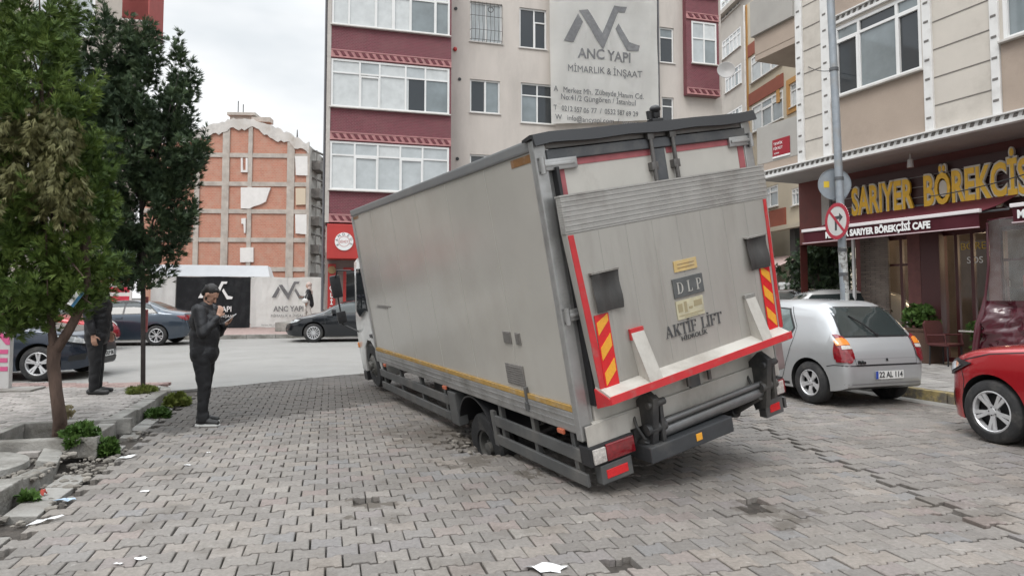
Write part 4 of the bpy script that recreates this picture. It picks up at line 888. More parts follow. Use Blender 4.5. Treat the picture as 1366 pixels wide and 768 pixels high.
# ---- distant building with the torn-off neighbour's party wall of brick
FB = Frame(at(232, 300, 67).xy, (1, .06)); bB = empty('brick_building', FB.O, FB.rz, 'bare brick party wall building with concrete frame standing beyond the cleared site', 'building')
M_BRK = brickmat('orange_hollow_brick', (.48, .215, .145), (.42, .18, .12), (.42, .31, .25), 1.6, .5, .28, rough=.85, ms=.02, dirt=(.45, .30, .23), damt=.6)
M_FRM = mat('concrete_frame', (.42, .385, .345), .9, var=.2, vscale=1.2, dirt=(.30, .24, .2), dscale=.8, damt=.7)
gp = [(232, 188), (261, 176), (290, 167), (311, 161), (334, 160), (360, 169), (385, 180), (411, 193)]
GP = [FB.hit(u, v) for u, v in gp]; sW = FB.S(411)
mb = MB(); mb.prism([(-3.0, 0), (sW, 0)] + GP[::-1] + [(-3.0, GP[0][1] - .8)], lambda x, z: (x, .0, z), lambda x, z: (x, 14, z)); mb.build('party_wall', M_BRK, bB); mb = MB(); mb.box(sW + .005, sW + .03, 0, 14, 0, GP[-1][1] - .1); mb.build('side_wall', mat('side_plaster', (.36, .34, .31), .85, var=.3, vscale=1, dirt=(.15, .14, .13), dscale=.8, damt=.7), bB)
for v in (207.4, 245.5, 282, 320, 359):
    z = FB.Z(320, v); mb = MB(); mb.box(-3, sW + .02, -.12, .1, z - .22, z + .22); mb.build('concrete_beam', M_FRM, bB)
for u, w in ((300, .7), (332.5, .42), (387, .75), (410, .3), (262, .5)):
    s_ = FB.S(u); top = np.interp(s_, [g[0] for g in GP], [g[1] for g in GP]) - .3
    mb = MB(); mb.box(s_ - w / 2, s_ + w / 2, -.16, .08, 0, top); mb.build('concrete_column', M_FRM, bB)
# ragged plaster gable band
mb = MB(); up_ = []; lo_ = []; from mathutils.noise import noise as mn_; mnz = lambda p: mn_(Vector(p)) * 1.6
for k in range(49):
    x = GP[0][0] + (sW - GP[0][0]) * k / 48; z = np.interp(x, [g[0] for g in GP], [g[1] for g in GP]); up_.append((x, z + random.uniform(-.02, .28))); lo_.append((x, z - .75 - .45 * mnz((x * .55, 3.3, 1.)) - .3 * mnz((x * 1.7, 8.3, 2.)) + .12 * mnz((x * 5, 1.3, 3.))))
mb.prism(up_ + lo_[::-1], lambda x, z: (x, -.22, z), lambda x, z: (x, .15, z)); mb.build('gable_plaster', mat('old_plaster', (.55, .53, .50), .9, var=.2, vscale=1.4, dirt=(.34, .3, .26), dscale=.7, damt=.8), bB)
M_PLA = mat('white_plaster', (.68, .67, .65), .8, var=.06, vscale=2)
def zz5(a, b): return (230 + a / 3.074, 130 + b / 3.074)
for pl in ([(505, 243), (556, 243), (556, 322), (508, 320)], [(505, 480), (552, 480), (552, 562), (507, 558)], [(283, 370), (405, 371), (392, 405), (385, 428), (362, 440), (335, 448), (318, 457), (283, 456)], [(280, 617), (334, 615), (334, 675), (280, 676)],
           [(283, 250), (290, 250), (291, 300), (303, 300), (303, 250), (311, 250), (311, 308), (283, 308)], [(285, 497), (303, 495), (302, 556), (296, 556), (294, 520), (285, 518)]):
    mb = MB(); mb.prism([FB.hit(*zz5(*p)) for p in pl], lambda x, z: (x, -.20, z), lambda x, z: (x, .02, z)); mb.build('plaster_patch', M_PLA, bB)
mb = MB(); mb.prism([FB.hit(*zz5(*p)) for p in ((507, 373), (548, 373), (548, 440), (508, 442))], lambda x, z: (x, -.2, z), lambda x, z: (x, .02, z)); mb.build('plaster_patch', mat('cream_plaster', (.55, .47, .36), .8), bB)
# roof hut and masts
mb = MB(); a, b, c, d = FB.box(302, 148, 336, 163); mb.box(a, b, 1, 3.5, c, d); mb.box(a - .2, b + .1, .7, 3.8, d - .25, d + .05); mb.box(b - .3, b + 1.6, .8, 2, d - .9, d - .4); mb.build('roof_hut', M_FRM, bB)
mb = MB()
for u in (305, 312): x = FB.S(u); mb.tube((x, 2, d), (x, 2, d + 1.6 - (u - 305) * .05), .05, n=6)
x, z = FB.hit(393, 184); mb.tube((x, 1, z - .5), (x, 1, z + 1.1), .12, .04, n=6); mb.build('roof_mast', M_STEEL, bB)
# its street side: balconies receding
for k in range(5):
    z = 3.0 + k * 2.95
    for j in range(3):
        mb = MB(); mb.box(sW + .035, sW + .9 - j * .05, 1 + j * 4.2, 3.6 + j * 4.2, z, z + .95); mb.tube((sW + .5, 1.2 + j * 4.2, z + .9), (sW + .5, 1.2 + j * 4.2, z + 2.1), .05, n=6); mb.tube((sW + .1, 1.2 + j * 4.2, z + 2.1), (sW + 1.1, 3.4 + j * 4.2, z + 1.9), .12, n=6)
        mb.build('balcony', mat('balcony_dark', (.13, .12, .11), .7, var=.4, vscale=2, dirt=(.35, .33, .3), dscale=1.2, damt=.7), bB)
# far houses down that street
for i, (u0, u1, v, Y, c) in enumerate(((414, 424, 268, 98, (.3, .28, .26)), (421, 434, 300, 125, (.42, .39, .36)), (426, 440, 328, 160, (.5, .48, .46)))):
    p0, p1 = at(u0, v, Y), at(u1, v, Y); w = p1.x - p0.x
    h = empty('far_house', (p0.x, Y, 0), 0, ('dark narrow house', 'pale narrow house', 'whitish far-off house')[i] + ' glimpsed down the side street beyond the bare brick building', 'building', 'houses far down the side street')
    mb = MB(); mb.box(0, w, 0, 10, 0, p0.z); mb.box(-.15, w + .15, -.15, 10.2, p0.z, p0.z + .3); mb.build('wall', mat('far_wall_%d' % i, c, .8, var=.25, vscale=.8, dirt=(.2, .18, .17), dscale=.5, damt=.6), h)
    mb = MB(); 
    for k in range(int(p0.z / 3)):
        for j in range(2): x = w * (.2 + j * .42); mb.box(x, x + w * .22, -.05, .02, 1.1 + k * 3, 2.5 + k * 3)
    mb.build('window_panes', GLS[2], h)['kind'] = 'stuff'

# ---- building top left behind the trees
FL = Frame(at(157, 200, 26.5).xy, (1, .275)); bL = empty('corner_building', FL.O, FL.rz, 'beige block with a ribbed red overhang rising behind the trees at top left', 'building')
M_WL = mat('beige_render', (.40, .36, .32), .85, var=.08, vscale=1, dirt=(.28, .25, .22), dscale=.6, damt=.5)
a, b, c, d = FL.box(44, -25, 127, 48); e0 = -13; h3 = d - c; wl = [(a, b, c - k * 3.1, d - k * 3.1) for k in range(0, 3)] + [(a - 4.4, b - 4.2, c - k * 3.1, d - k * 3.1) for k in range(0, 3)] + [(a, b, c + 3.1, d + 3.1)]
mb = MB(); wall_mesh(mb, e0, 0, 0, d + 4.5, wl, 0, .15); mb.quad((0, 0, 0), (0, 2.6, 0), (0, 2.6, d + 4.5), (0, 0, d + 4.5)); mb.quad((e0, 0, d + 4.5), (0, 0, d + 4.5), (0, 2.6, d + 4.5), (e0, 2.6, d + 4.5)); mb.quad((e0, 2.6, 0), (0, 2.6, 0), (0, 2.6, d + 4.5), (e0, 2.6, d + 4.5)); mb.build('wall', M_WL, bL)
for q in wl: window(bL, *q, vbars=(.3, .62), hbars=(), sub=((.62, 1, 0, 1),), glass=1, y=.05, fr=.09)
zc = FL.Z(196, 28); mb = MB()
for k in range(24): x = .0 + k * .1; mb.box(.0, 1.0, x, x + .055, zc, zc + 5)
mb.box(.0, .96, .0, 2.38, zc + .02, zc + 5); mb.build('ribbed_overhang', mat('rib_red', (.36, .07, .06), .6, var=.1, vscale=3), bL)
mb = MB(); mb.box(.0, 1.02, -.03, 2.45, zc - .08, zc); mb.build('overhang_edge', M_WALLA, bL)
# red and white poster board on its ground floor
tag_o = empty('poster_board', FL.O, FL.rz, 'red and white poster board glimpsed between the trees above the parked saloon', 'sign'); a, b, c, d = FL.box(143, 366, 176, 404, -.1)
mb = MB(); mb.box(a, b, -.12, -.03, c, d, bev=.01); mb.build('board', mat('poster_white', (.6, .58, .56), .5, var=.1), tag_o)
mb = MB()
for k in range(3): z = d - .15 - k * .36; mb.box(a + .08, b - .08, -.13, -.119, z - .2, z)
mb.build('red_panel', mat('poster_red', (.5, .03, .06), .5, var=.2, vscale=5), tag_o)

# ---- hoarding round the cleared site
FH = Frame(at(337, 437, 29.8).xy, (1, .275)); hz1 = FH.Z(337, 369.5)
M_HW = mat('hoarding_white', (.84, .84, .82), .6, var=.05, vscale=1.5, dirt=(.55, .53, .5), dscale=.9, damt=.4)
M_HB = mat('hoarding_black', (.022, .024, .028), .55, var=.2, vscale=2, dirt=(.1, .1, .1), dscale=2, damt=.3)
uu = (203, 237, 336.5, 433)
for i, (ua, ub) in enumerate(zip(uu, uu[1:])):
    a, b = FH.S(ua), FH.S(ub)
    o = empty('hoarding_panel', FH.O, FH.rz, ('plain white hoarding cloth left of the black hoarding panel', 'black hoarding cloth with white logo behind the man with phone', 'white hoarding cloth with black logo beside the red shop front')[i], 'hoarding', 'hoarding panels round the site')
    mb = MB(); n = 14; rows = []
    for k in range(n + 1):
        x = a + .015 + (b - a - .03) * k / n; rows.append([mb.bm.verts.new((x, .02 * sin(x * 5) + .015 * sin(x * 11 + z * 2), z + (.02 * sin(x * 3.1) if z > 1 else .03 * sin(x * 4 + 1)))) for z in (.16, .9, 1.6, hz1)])
    for p, q in zip(rows, rows[1:]):
        for j in range(3): mb.bm.faces.new((p[j], q[j], q[j + 1], p[j + 1]))
    bmesh.ops.solidify(mb.bm, geom=mb.bm.faces[:], thickness=.02); cl = mb.build('cloth', M_HB if i == 1 else M_HW, o)
    mb = MB(); 
    for k in range(3): x = a + (b - a) * (.03 + .47 * k); mb.tube((x, .09, .1), (x, .09, hz1 + .02), .03, n=8)
    mb.tube((a, .09, hz1 - .05), (b, .09, hz1 - .05), .025, n=8); mb.build('scaffold_frame', M_ALU, o)
    if i:
        m = M_WHITE if i == 1 else M_BTXT; lx, lz_ = FH.hit((363, 265)[i == 1], 377.5); lw = 42 * 29.8 / 880
        logo(o, lx, lz_, lw, m, y=-.055)
        text_mesh('ANC YAPI', .34, FM(lx + lw * .52, -.055, FH.Z(385, 412), (1, 0, 0), (0, 0, 1)), 'lettering', m, o, xs=.86, bold=.006)
        text_mesh('MİMARLIK & İNŞAAT', .16, FM(lx + lw * .52, -.055, FH.Z(385, 421), (1, 0, 0), (0, 0, 1)), 'lettering', m, o)
        text_mesh('Merkez Mh. Zübeyde Hanım Cd. No:41/2', .1, FM(lx + lw * .3, -.055, FH.Z(385, 433), (1, 0, 0), (0, 0, 1)), 'lettering', m, o, align='CENTER')
# white site cabin
FS = Frame(at(205, 400, 33).xy, (1, .275)); sc_ = empty('site_cabin', FS.O, FS.rz, 'white site cabin with sloping roof edge rising behind the hoarding', 'cabin')
a, b = FS.S(200), FS.S(361); zt = FS.Z(280, 353); ze = FS.Z(280, 366)
mb = MB(); mb.box(a + .1, b - .1, .3, 2.6, 0, ze); mb.build('wall', M_HW, sc_)
mb = MB(); mb.prism([(0, ze - .1), (.5, zt), (2.4, zt), (2.9, ze - .1)], lambda y, z: (a, y, z), lambda y, z: (b - (.15 if z > ze else 0), y, z)); mb.build('roof', mat('cabin_roof', (.62, .64, .66), .35, var=.05, vscale=2), sc_)
mb = MB(); mb.box(a + .5, a + 1.4, .26, .3, .2, 2.1); mb.build('door', M_GREYM, sc_)
# ================================================================== right side of the street
FD = Frame((13.8 / (.376 + .393) * .376, 13.8 / (.376 + .393)), (.393, -1)); GO = 1.40     # overhang front plane; ground-floor wall 1.4 m behind
bD = empty('cafe_building', FD.O, FD.rz, 'beige block with white pilasters overhanging the maroon cafe at the right', 'building')
M_BEI = mat('beige_plaster', (.55, .51, .455), .85, var=.05, vscale=1.5, dirt=(.32, .29, .25), dscale=.7, damt=.55, bump=.2, bscale=50)
M_TAU = mat('taupe_plaster', (.37, .30, .245), .85, var=.06, vscale=1.5, dirt=(.25, .2, .17), dscale=.8, damt=.5, bump=.2, bscale=50)
M_PIL = mat('pilaster_white', (.68, .675, .66), .7, var=.06, vscale=3, dirt=(.35, .33, .3), dscale=1.6, damt=.45)
M_SOF = mat('soffit_grey', (.34, .32, .30), .85, var=.08, vscale=1.5, dirt=(.2, .18, .16), dscale=.8, damt=.5)
M_MAR = mat('maroon_wall', (.13, .034, .028), .6, var=.1, vscale=2, dirt=(.07, .03, .025), dscale=1.2, damt=.5)
M_AWN = mat('awning_maroon', (.12, .018, .03), .7, var=.08, vscale=5)
M_GREYP = mat('parapet_grey', (.36, .345, .32), .85, var=.08, vscale=1.6, dirt=(.26, .24, .21), dscale=.8, damt=.6)
sN = 18.0; zC0 = FD.Z(1180, 203); zC1 = zC0 + .19; ZT = 12.5
zC1 = zC0 + .2
p1 = (FD.S(1068), FD.S(1077)); p2 = (FD.S(1102.5), FD.S(1114)); p3 = (FD.S(1240.5), FD.S(1252.5)); p4 = (FD.S(1332), FD.S(1344))
w0 = FD.S(1119.5); w1 = FD.S(1240); wz0 = FD.Z(1180, 109); wz1 = FD.Z(1118, 36); wb = (w0, w1 - .04, wz0, wz1)
x0 = FD.S(1345); wb2 = (x0 + .05, x0 + 2.6, FD.Z(1366, 46), wz1)
fl_h = 3.1
holes_ = [wb, wb2, (wb2[1] + 2.2, wb2[1] + 4.4, wz0, wz1)]; holes_ += [(a, b, c + fl_h, d + fl_h) for a, b, c, d in holes_]
sL = p1[0]
mb = MB(); wall_mesh(mb, sL, sN, zC1, ZT, holes_, 0, .14); mb.quad((sL, 0, zC1), (sL, 9, zC1), (sL, 9, ZT), (sL, 0, ZT)); mb.quad((sL, 0, ZT), (sN, 0, ZT), (sN, 9, ZT), (sL, 9, ZT)); mb.quad((sL, 9, 0), (sN, 9, 0), (sN, 9, ZT), (sL, 9, ZT)); mb.quad((sN, 0, zC1), (sN, 9, zC1), (sN, 9, ZT), (sN, 0, ZT)); mb.build('wall', M_BEI, bD)
# taupe fields below and above the windows
for a, b, c, d in ((p2[1], p3[0], zC1 + .02, wz0 - .02), (p4[1], p4[1] + 2.8, zC1 + .02, wb2[2] - .02), (p2[1], p3[0], wz1 + .28, wz0 + fl_h - .02)):
    mb = MB(); mb.box(a + .01, b - .01, -.012, .01, c, d); mb.build('taupe_panel', M_TAU, bD)
window(bD, *wb, vbars=(.30, .74), hbars=(.80,), sub=((0, .30, 0, .80), (.74, 1, 0, .80)), glass=0, y=.04, fr=.075)
window(bD, *wb2, vbars=(.30, .74), hbars=(.80,), sub=((0, .30, 0, .80),), glass=0, y=.04, fr=.075)
for q in holes_[2:]: window(bD, *q, vbars=(.5,), hbars=(.80,), glass=0, y=.04, fr=.075)
def pil(a, b, z0, z1):
    mb = MB(); mb.box(a, b, -.05, .01, z0, z1, bev=.008); o = mb.build('pilaster', M_PIL, bD)
    mb = MB(); z = z0 + .28
    while z < z1 - .1: mb.box((a + b) / 2 - .055, (a + b) / 2 + .045, -.06, -.048, z - .022, z + .022, bev=.004); z += .40
    mb.build('stud', mat('stud_dark', (.15, .14, .13), .7), o)
for p in (p1, p2, p3, p4, (p4[1] + 3.2, p4[1] + 3.45), (p4[1] + 5.2, p4[1] + 5.45)): pil(p[0], p[1], zC1, ZT)
mb = MB()
for a, b in ((p1[1], p2[0]), (p3[1], p4[0]), (p4[1] + 3.45, p4[1] + 5.2)):
    z = zC1 + .5
    while z < ZT: mb.box(a + .01, b - .01, -.008, .004, z, z + .022); z += .575
mb.build('wall_groove', mat('groove_grey', (.17, .155, .14), .8), bD)
def dotband(par, a, b, z, h, y=-.10):
    mb = MB(); mb.box(a, b, y, .05, z, z + h * .35, bev=.006); mb.box(a, b, y - .03, .05, z + h * .86, z + h); mb.box(a, b, y + .025, .05, z + h * .35, z + h * .86)
    o = mb.build('cornice', M_PIL, par); mb = MB(); x = a + .06
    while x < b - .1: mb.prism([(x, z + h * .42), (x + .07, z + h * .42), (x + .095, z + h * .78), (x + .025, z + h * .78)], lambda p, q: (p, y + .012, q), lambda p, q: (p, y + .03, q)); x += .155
    mb.build('cornice_blocks', mat('cornice_dark', (.12, .11, .1), .8), o)  # dark blocks of the cornice pattern
dotband(bD, 0, sN, zC0, zC1 - zC0); dotband(bD, p2[1], p3[0], wz1 + .06, .2, y=-.06)
# slab and soffit
mb = MB(); mb.box(.0, sN, .05, 9, zC0 - .0, zC0 + .16); mb.build('soffit', M_SOF, bD)
# open corner balconies on the left
mb = MB(); zt = FD.Z(1010, 172); zm = FD.Z(1010, 221)
mb.box(.0, sL, -.02, .10, zm, zt, bev=.01); mb.box(.0, .10, .10, GO + 1.0, zm, zt, bev=.01); pr = mb.build('balcony_parapet', M_GREYP, bD)
mb = MB(); mb.box(.01, sL, -.012, .09, zC1, zm); mb.build('parapet_band', M_TAU, pr)
z0 = FD.Z(1011, 81); z1 = FD.Z(1008, 50)
mb = MB(); mb.box(-.0, sL, -.02, GO + 1, z0 + .0, z0 + .16); mb.box(.0, sL, -.03, .08, z0 + .16, z1, bev=.006); pr = mb.build('balcony_parapet', M_TAU, bD)
mb = MB(); mb.box(-.06, sL, -.12, .08, z1, z1 + 1.0, bev=.01); mb.build('parapet_band', M_GREYP, pr)
# street name plate
a, b, c, d = FD.box(1032, 186, 1055, 207); st = empty('street_name_plate', FD.O, FD.rz, 'red street name plate on the grey balcony parapet', 'sign')
mb = MB(); mb.box(a, b, -.045, -.022, c, d + .03, bev=.004); mb.build('plate', mat('plate_red', (.28, .014, .025), .4), st)
mb = MB(); mb.box(a, b, -.046, -.022, c - .05, c - .001, bev=.002); mb.build('white_strip', M_WHITE, st)
text_mesh('TEVFİK', .10, FM(a + (b - a) * .34, -.048, c + (d - c) * .78, (1, 0, 0), (0, 0, 1)), 'lettering', M_WHITE, st); text_mesh('FİKRET', .10, FM(a + (b - a) * .34, -.048, c + (d - c) * .48, (1, 0, 0), (0, 0, 1)), 'lettering', M_WHITE, st)
text_mesh('SOKAK', .055, FM(a + (b - a) * .25, -.048, c + (d - c) * .17, (1, 0, 0), (0, 0, 1)), 'lettering', M_WHITE, st)
# ---- ground floor
gS = FD.S(1066.5, GO); G_ = lambda u, v: FD.hit(u, v, GO)
mb = MB()
sA = FD.S(1141, GO); sB = FD.S(1228, GO); sC = FD.S(1252, GO); sD = FD.S(1316, GO); zH = FD.Z(1141, 318, GO)
zGl = 3.0
op = [(sA + .12, sB, .45, zGl), (sC, sD, .17, zGl), (sD + .25, sD + 3.2, .5, zGl), (sD + 3.5, sD + 7, .17, zGl)]
wall_mesh(mb, gS, sN, .12, zC0, op + [(gS + .01, sA - .01, .13, 3.0)], GO, .25); mb.quad((gS, GO, 3.0), (gS, 9, 3.0), (gS, 9, zC0), (gS, GO, zC0)); mb.quad((gS, GO, 3.0), (sA, GO, 3.0), (sA, 9, 3.0), (gS, 9, 3.0)); mb.quad((gS, 5.5, .12), (sA, 5.5, .12), (sA, 5.5, 3.0), (gS, 5.5, 3.0)); mb.build('cafe_wall', M_MAR, bD)
# inside of the cafe: back wall, floor, side walls, counter
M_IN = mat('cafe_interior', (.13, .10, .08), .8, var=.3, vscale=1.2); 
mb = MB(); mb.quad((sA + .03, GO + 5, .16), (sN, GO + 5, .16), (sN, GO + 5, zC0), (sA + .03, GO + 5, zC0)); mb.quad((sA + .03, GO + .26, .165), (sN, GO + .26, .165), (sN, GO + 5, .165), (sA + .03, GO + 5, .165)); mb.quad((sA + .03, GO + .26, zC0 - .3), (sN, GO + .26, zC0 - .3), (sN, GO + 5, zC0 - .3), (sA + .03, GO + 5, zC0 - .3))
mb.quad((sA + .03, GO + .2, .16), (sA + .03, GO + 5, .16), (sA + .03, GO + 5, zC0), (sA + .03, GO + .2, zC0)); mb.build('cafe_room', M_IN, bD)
M_WARM = mat('glow_board_warm', (.7, .6, .4), .5, emis=(1, .75, .4, 4)); M_COOL = mat('lit_display', (.7, .7, .7), .5, emis=(.9, .95, 1, 2.2))
mb = MB()
for x, w, z in ((sC + .2, .5, 1.9), (sC + 1.0, .6, 2.35), (sD + .9, .9, 2.2), (sD + 2.1, .7, 1.9)): mb.box(x, x + w, GO + 4.8, GO + 4.85, z, z + .28)
mb.build('glow_board', M_WARM, bD)  # glowing boards, enlarged and brightened to lift the cafe interior
rs = random.Random(12)
for j, z in enumerate((.9, 1.35, 1.8)):
    mb = MB(); mb.box(sA + .3, sD + 3.4, GO + 4.55, GO + 4.85, z, z + .03); sh = mb.build('shelf', M_IN, bD)
    for k in range(7):
        x = sA + .5 + k * .85 + rs.uniform(-.2, .2); w_ = rs.uniform(.1, .3); mb = MB(); mb.box(x, x + w_, GO + 4.55, GO + 4.75, z + .032, z + .032 + rs.uniform(.1, .3), bev=.01); mb.build('shelf_item', mat('item_%d' % (k % 4), ((.5, .48, .42), (.35, .08, .05), (.45, .35, .12), (.12, .2, .25))[k % 4], .5), sh)
for x in (sA + .6, sB + .2, sC + .5, sD - .3, sD + .9, sD + 2.0, sD + 3.0):
    mb = MB(); mb.tube((x, GO + 1.8, zC0 - .3), (x, GO + 1.8, 3.75), .008, n=6); mb.ball((x, GO + 1.8, 3.66), .10); mb.build('fill_bulb', mat('fill_bulb_glow', (.9, .8, .6), .4, emis=(1, .74, .42, 9)), bD, sm=60)  # added glowing bulbs, out of sight above the window tops
for x in (sB + .4, sD + .6):
    l_ = bpy.data.lights.new('cafe_fill_light', 'POINT'); l_.energy = 35; l_.color = (1, .78, .5); l_.shadow_soft_size = .25; lo = bpy.data.objects.new('cafe_fill_light', l_); COL.objects.link(lo); lo.location = FD.O + FD.d * x + FD.i * (GO + 1.8) + Vector((0, 0, 2.6))  # added fill lights that brighten the cafe room, apart from the bulbs
mb = MB(); mb.box(sC + .1, sD + 3, GO + 2.6, GO + 3.2, .9, 1.35, bev=.02); mb.build('display_counter', M_COOL, bD)
mb = MB(); mb.box(sC - .2, sD + 3.2, GO + 2.6, GO + 3.3, .16, .9); mb.build('counter', M_MAR, bD)
M_CGL = mat('cafe_glass', (.55, .58, .58), .03, spec=1.0, trans=.9)
gls = mat('cafe_glass_thin', (.03, .035, .035), .03, spec=1.0, alpha=.22, coat=1.0)
fm = mat('cafe_frame_maroon', (.07, .018, .018), .45)
for i, q in enumerate(op):
    a, b, c, d = q; n = (3, 3, 3, 4)[i]; mb = MB()
    for k in range(n + 1): x = a + (b - a) * k / n; mb.box(max(a, x - .035), min(b, x + .035), GO + .04, GO + .11, c, d)
    mb.box(a, b, GO + .045, GO + .105, d - .08, d); mb.box(a, b, GO + .045, GO + .105, c, c + .08)
    if i != 1: mb.box(a, b, GO + .05, GO + .10, 2.3, 2.35)
    o = mb.build('window', fm, bD); mb = MB(); mb.quad((a, GO + .075, c), (b, GO + .075, c), (b, GO + .075, d), (a, GO + .075, d)); mb.build('pane', gls, o)
# text above the door inside the glass
x_, z_ = G_(1300, 328); text_mesh('BÖREK', .22, FM(x_, GO + .06, z_, (1, 0, 0), (0, 0, 1)), 'lettering', mat('gold_print', (.5, .34, .06), .5), bD); x_, z_ = G_(1298, 347); text_mesh('SOS', .2, FM(x_, GO + .06, z_, (1, 0, 0), (0, 0, 1)), 'lettering', M_WHITE, bD)
# brown stone cladding under clear plastic at the left part of the front
M_STN = brickmat('ledger_stone', (.17, .13, .105), (.10, .075, .06), (.04, .03, .025), 3.2, .9, .16, ms=.03, dirt=(.26, .22, .19), damt=.6, bump=1.)
a = sA + .18; b = FD.S(1186, GO); mb = MB(); mb.box(a, b, GO - .07, GO - .012, .3, zGl + .1); mb.build('stone_cladding', M_STN, bD)
a = FD.S(1212, GO); b = FD.S(1229, GO); mb = MB(); mb.box(a, b, GO - .07, GO - .012, .3, zGl + .1); mb.build('stone_cladding', mat('reddish_column', (.15, .05, .045), .5, var=.2), bD)
a = FD.S(1229, GO - .1); b = FD.S(1254, GO - .1); mb = MB(); mb.box(a, b, GO - .16, GO - .01, .15, zGl + .3); mb.build('door_post', fm, bD)
a = FD.S(1070, GO); b = sA; mb = MB(); mb.box(FD.S(1137, GO - .2), FD.S(1140, GO - .2), GO - .25, GO - .2, .15, 3.1); mb.build('white_post', M_WHITE, bD)
# lamp under the soffit
s_, z_ = FD.hit(1214, 205, .7); mb = MB(); mb.tube((s_, .7, zC0), (s_, .7, zC0 - .12), .02, n=8); mb.tube((s_, .7, zC0 - .12), (s_, .7, zC0 - .3), .055, .07, n=14); mb.build('soffit_lamp', mat('lamp_white', (.5, .48, .46), .4), bD, sm=40)
# ---- fascia lettering
sg = empty('cafe_fascia_sign', FD.O, FD.rz, 'large gold letters on dark slatted panel above the maroon awning', 'sign'); SO = GO - .22
a = FD.S(1096, SO + .1); mb = MB(); zt_ = FD.Z(1250, 240, SO + .1)
zA = FD.Z(1140, 290, SO); zB = FD.Z(1140, 254, SO); zm_ = (FD.Z(1366, 263, SO) + zA) / 2
for k in range(5): z = zA - .18 + k * .235; mb.box(a + .35, sN - 1, SO + .10, SO + .16, z, z + .215)
mb.build('slatted_panel', mat('sign_slat', (.055, .022, .02), .5), sg)
mb = MB()
for k in range(4): z = zA + .04 + k * .235; mb.box(a + .35, a + 4.6, SO + .095, SO + .165, z, z + .012)
mb.box(a + .05, a + .3, SO + .05, SO + .16, zA - .35, zA + 1.0, bev=.01); mb.build('pale_strip', M_SOF, sg)
def seg(t, u0, u1):
    x0, x1 = FD.S(u0, SO), FD.S(u1, SO); zc = (zA + zB) / 2
    for nm, m, bo, dy, dp in (('letter_edge', mat('letter_grey', (.60, .56, .48), .45), .028, .03, .05), ('gold_lettering', mat('letter_gold', (.78, .46, .04), .35, metal=.2, var=.1, vscale=8), .0, 0, .05)):
        o = text_mesh(t, .66, FM(0, SO - (.0 if bo else .012), zc, (1, 0, 0), (0, 0, 1)), nm, m, sg, depth=dp, bold=bo + .014)
        xs_ = [v.co.x for v in o.data.vertices]; mn, mxx = min(xs_), max(xs_); 
        for v in o.data.vertices: v.co.x = x0 + (v.co.x - mn) * (x1 - x0) / (mxx - mn); v.co.z = zc + (v.co.z - zc) * 1.45
seg('SARIYER', 1138, 1221); x_e = FD.S(1235, SO); seg('BÖREKÇİSİ', 1235, 1392)
# ---- awnings
def awning(s0, s1, txt, label, tx, z_off=0., size=.22, al='LEFT'):
    o = empty('awning', FD.O, FD.rz, label, 'awning', 'maroon awnings of the cafe'); yF = .0; yW = GO - .18
    zt = FD.Z(1190, 295, yF) + z_off; zb = FD.Z(1190, 313.5, yF) + z_off; zw = zt + .42
    mb = MB(); n = 10
    pr_ = [(yW + (yF - yW) * k / n, zw + (zt - zw) * k / n - .04 * sin(pi * k / n)) for k in range(n + 1)]
    mb.prism(pr_ + [(y, z - .012) for y, z in pr_[::-1]], lambda y, z: (s0, y, z), lambda y, z: (s1, y, z)); mb.build('canopy_cloth', M_AWN, o, sm=50)
    mb = MB(); mb.box(s0 - .03, s1 + .03, yF - .05, yF + .03, zt - .03, zt + .045, bev=.012); mb.build('front_bar', mat('bar_white', (.68, .64, .64), .4), o)
    mb = MB(); rows = []; n = 40
    for k in range(n + 1):
        x = s0 + (s1 - s0) * k / n; rows.append([mb.bm.verts.new((x, yF - .02 + .012 * sin(x * 9) * j, zt - .03 + (zb - zt + .03) * j / 2)) for j in range(3)])
    for p, q in zip(rows, rows[1:]):
        for j in range(2): mb.bm.faces.new((p[j], q[j], q[j + 1], p[j + 1]))
    bmesh.ops.solidify(mb.bm, geom=mb.bm.faces[:], thickness=.006); vl = mb.build('valance', M_AWN, o, sm=60)
    mb = MB(); mb.box(s0, s1, yF - .05, yF - .0, zb - .014, zb + .006); mb.build('valance_hem', mat('hem_pink', (.55, .42, .44), .6), vl)
    text_mesh(txt, size, FM(tx, yF - .055, (zt + zb) / 2 - .02, (1, 0, 0), (0, 0, 1)), 'lettering', M_WHITE, vl, align=al, bold=.009, depth=.006, xs=.82)
    mb = MB()
    for x in (s0 + .3, s1 - .3): mb.path([(x, yW, zw - .2), (x + .45, (yW + yF) / 2, (zw + zt) / 2 - .16), (x, yF, zt - .02)], .022, 8)
    mb.tube((s0, yW + .05, zw), (s1, yW + .05, zw), .06, n=12); mb.build('folding_arm', M_GREYM, o)
    return o
a1 = FD.S(1072, 0); b1 = FD.S(1307, 0); t0 = FD.S(1103, 0); t1 = FD.S(1266, 0)
awning(a1, b1, 'MEŞHUR SARIYER BÖREKÇİSİ CAFE', 'maroon awning with white lettering over the cafe window behind the no right turn sign', t0, size=(t1 - t0) / 29 * 1.95)
c1 = FD.S(1352, 0); awning(c1, c1 + 4.5, 'MEŞHUR SARIYER', 'maroon awning cut by the right edge of the picture', c1 + .1, size=(t1 - t0) / 29 * 1.95, z_off=.02)
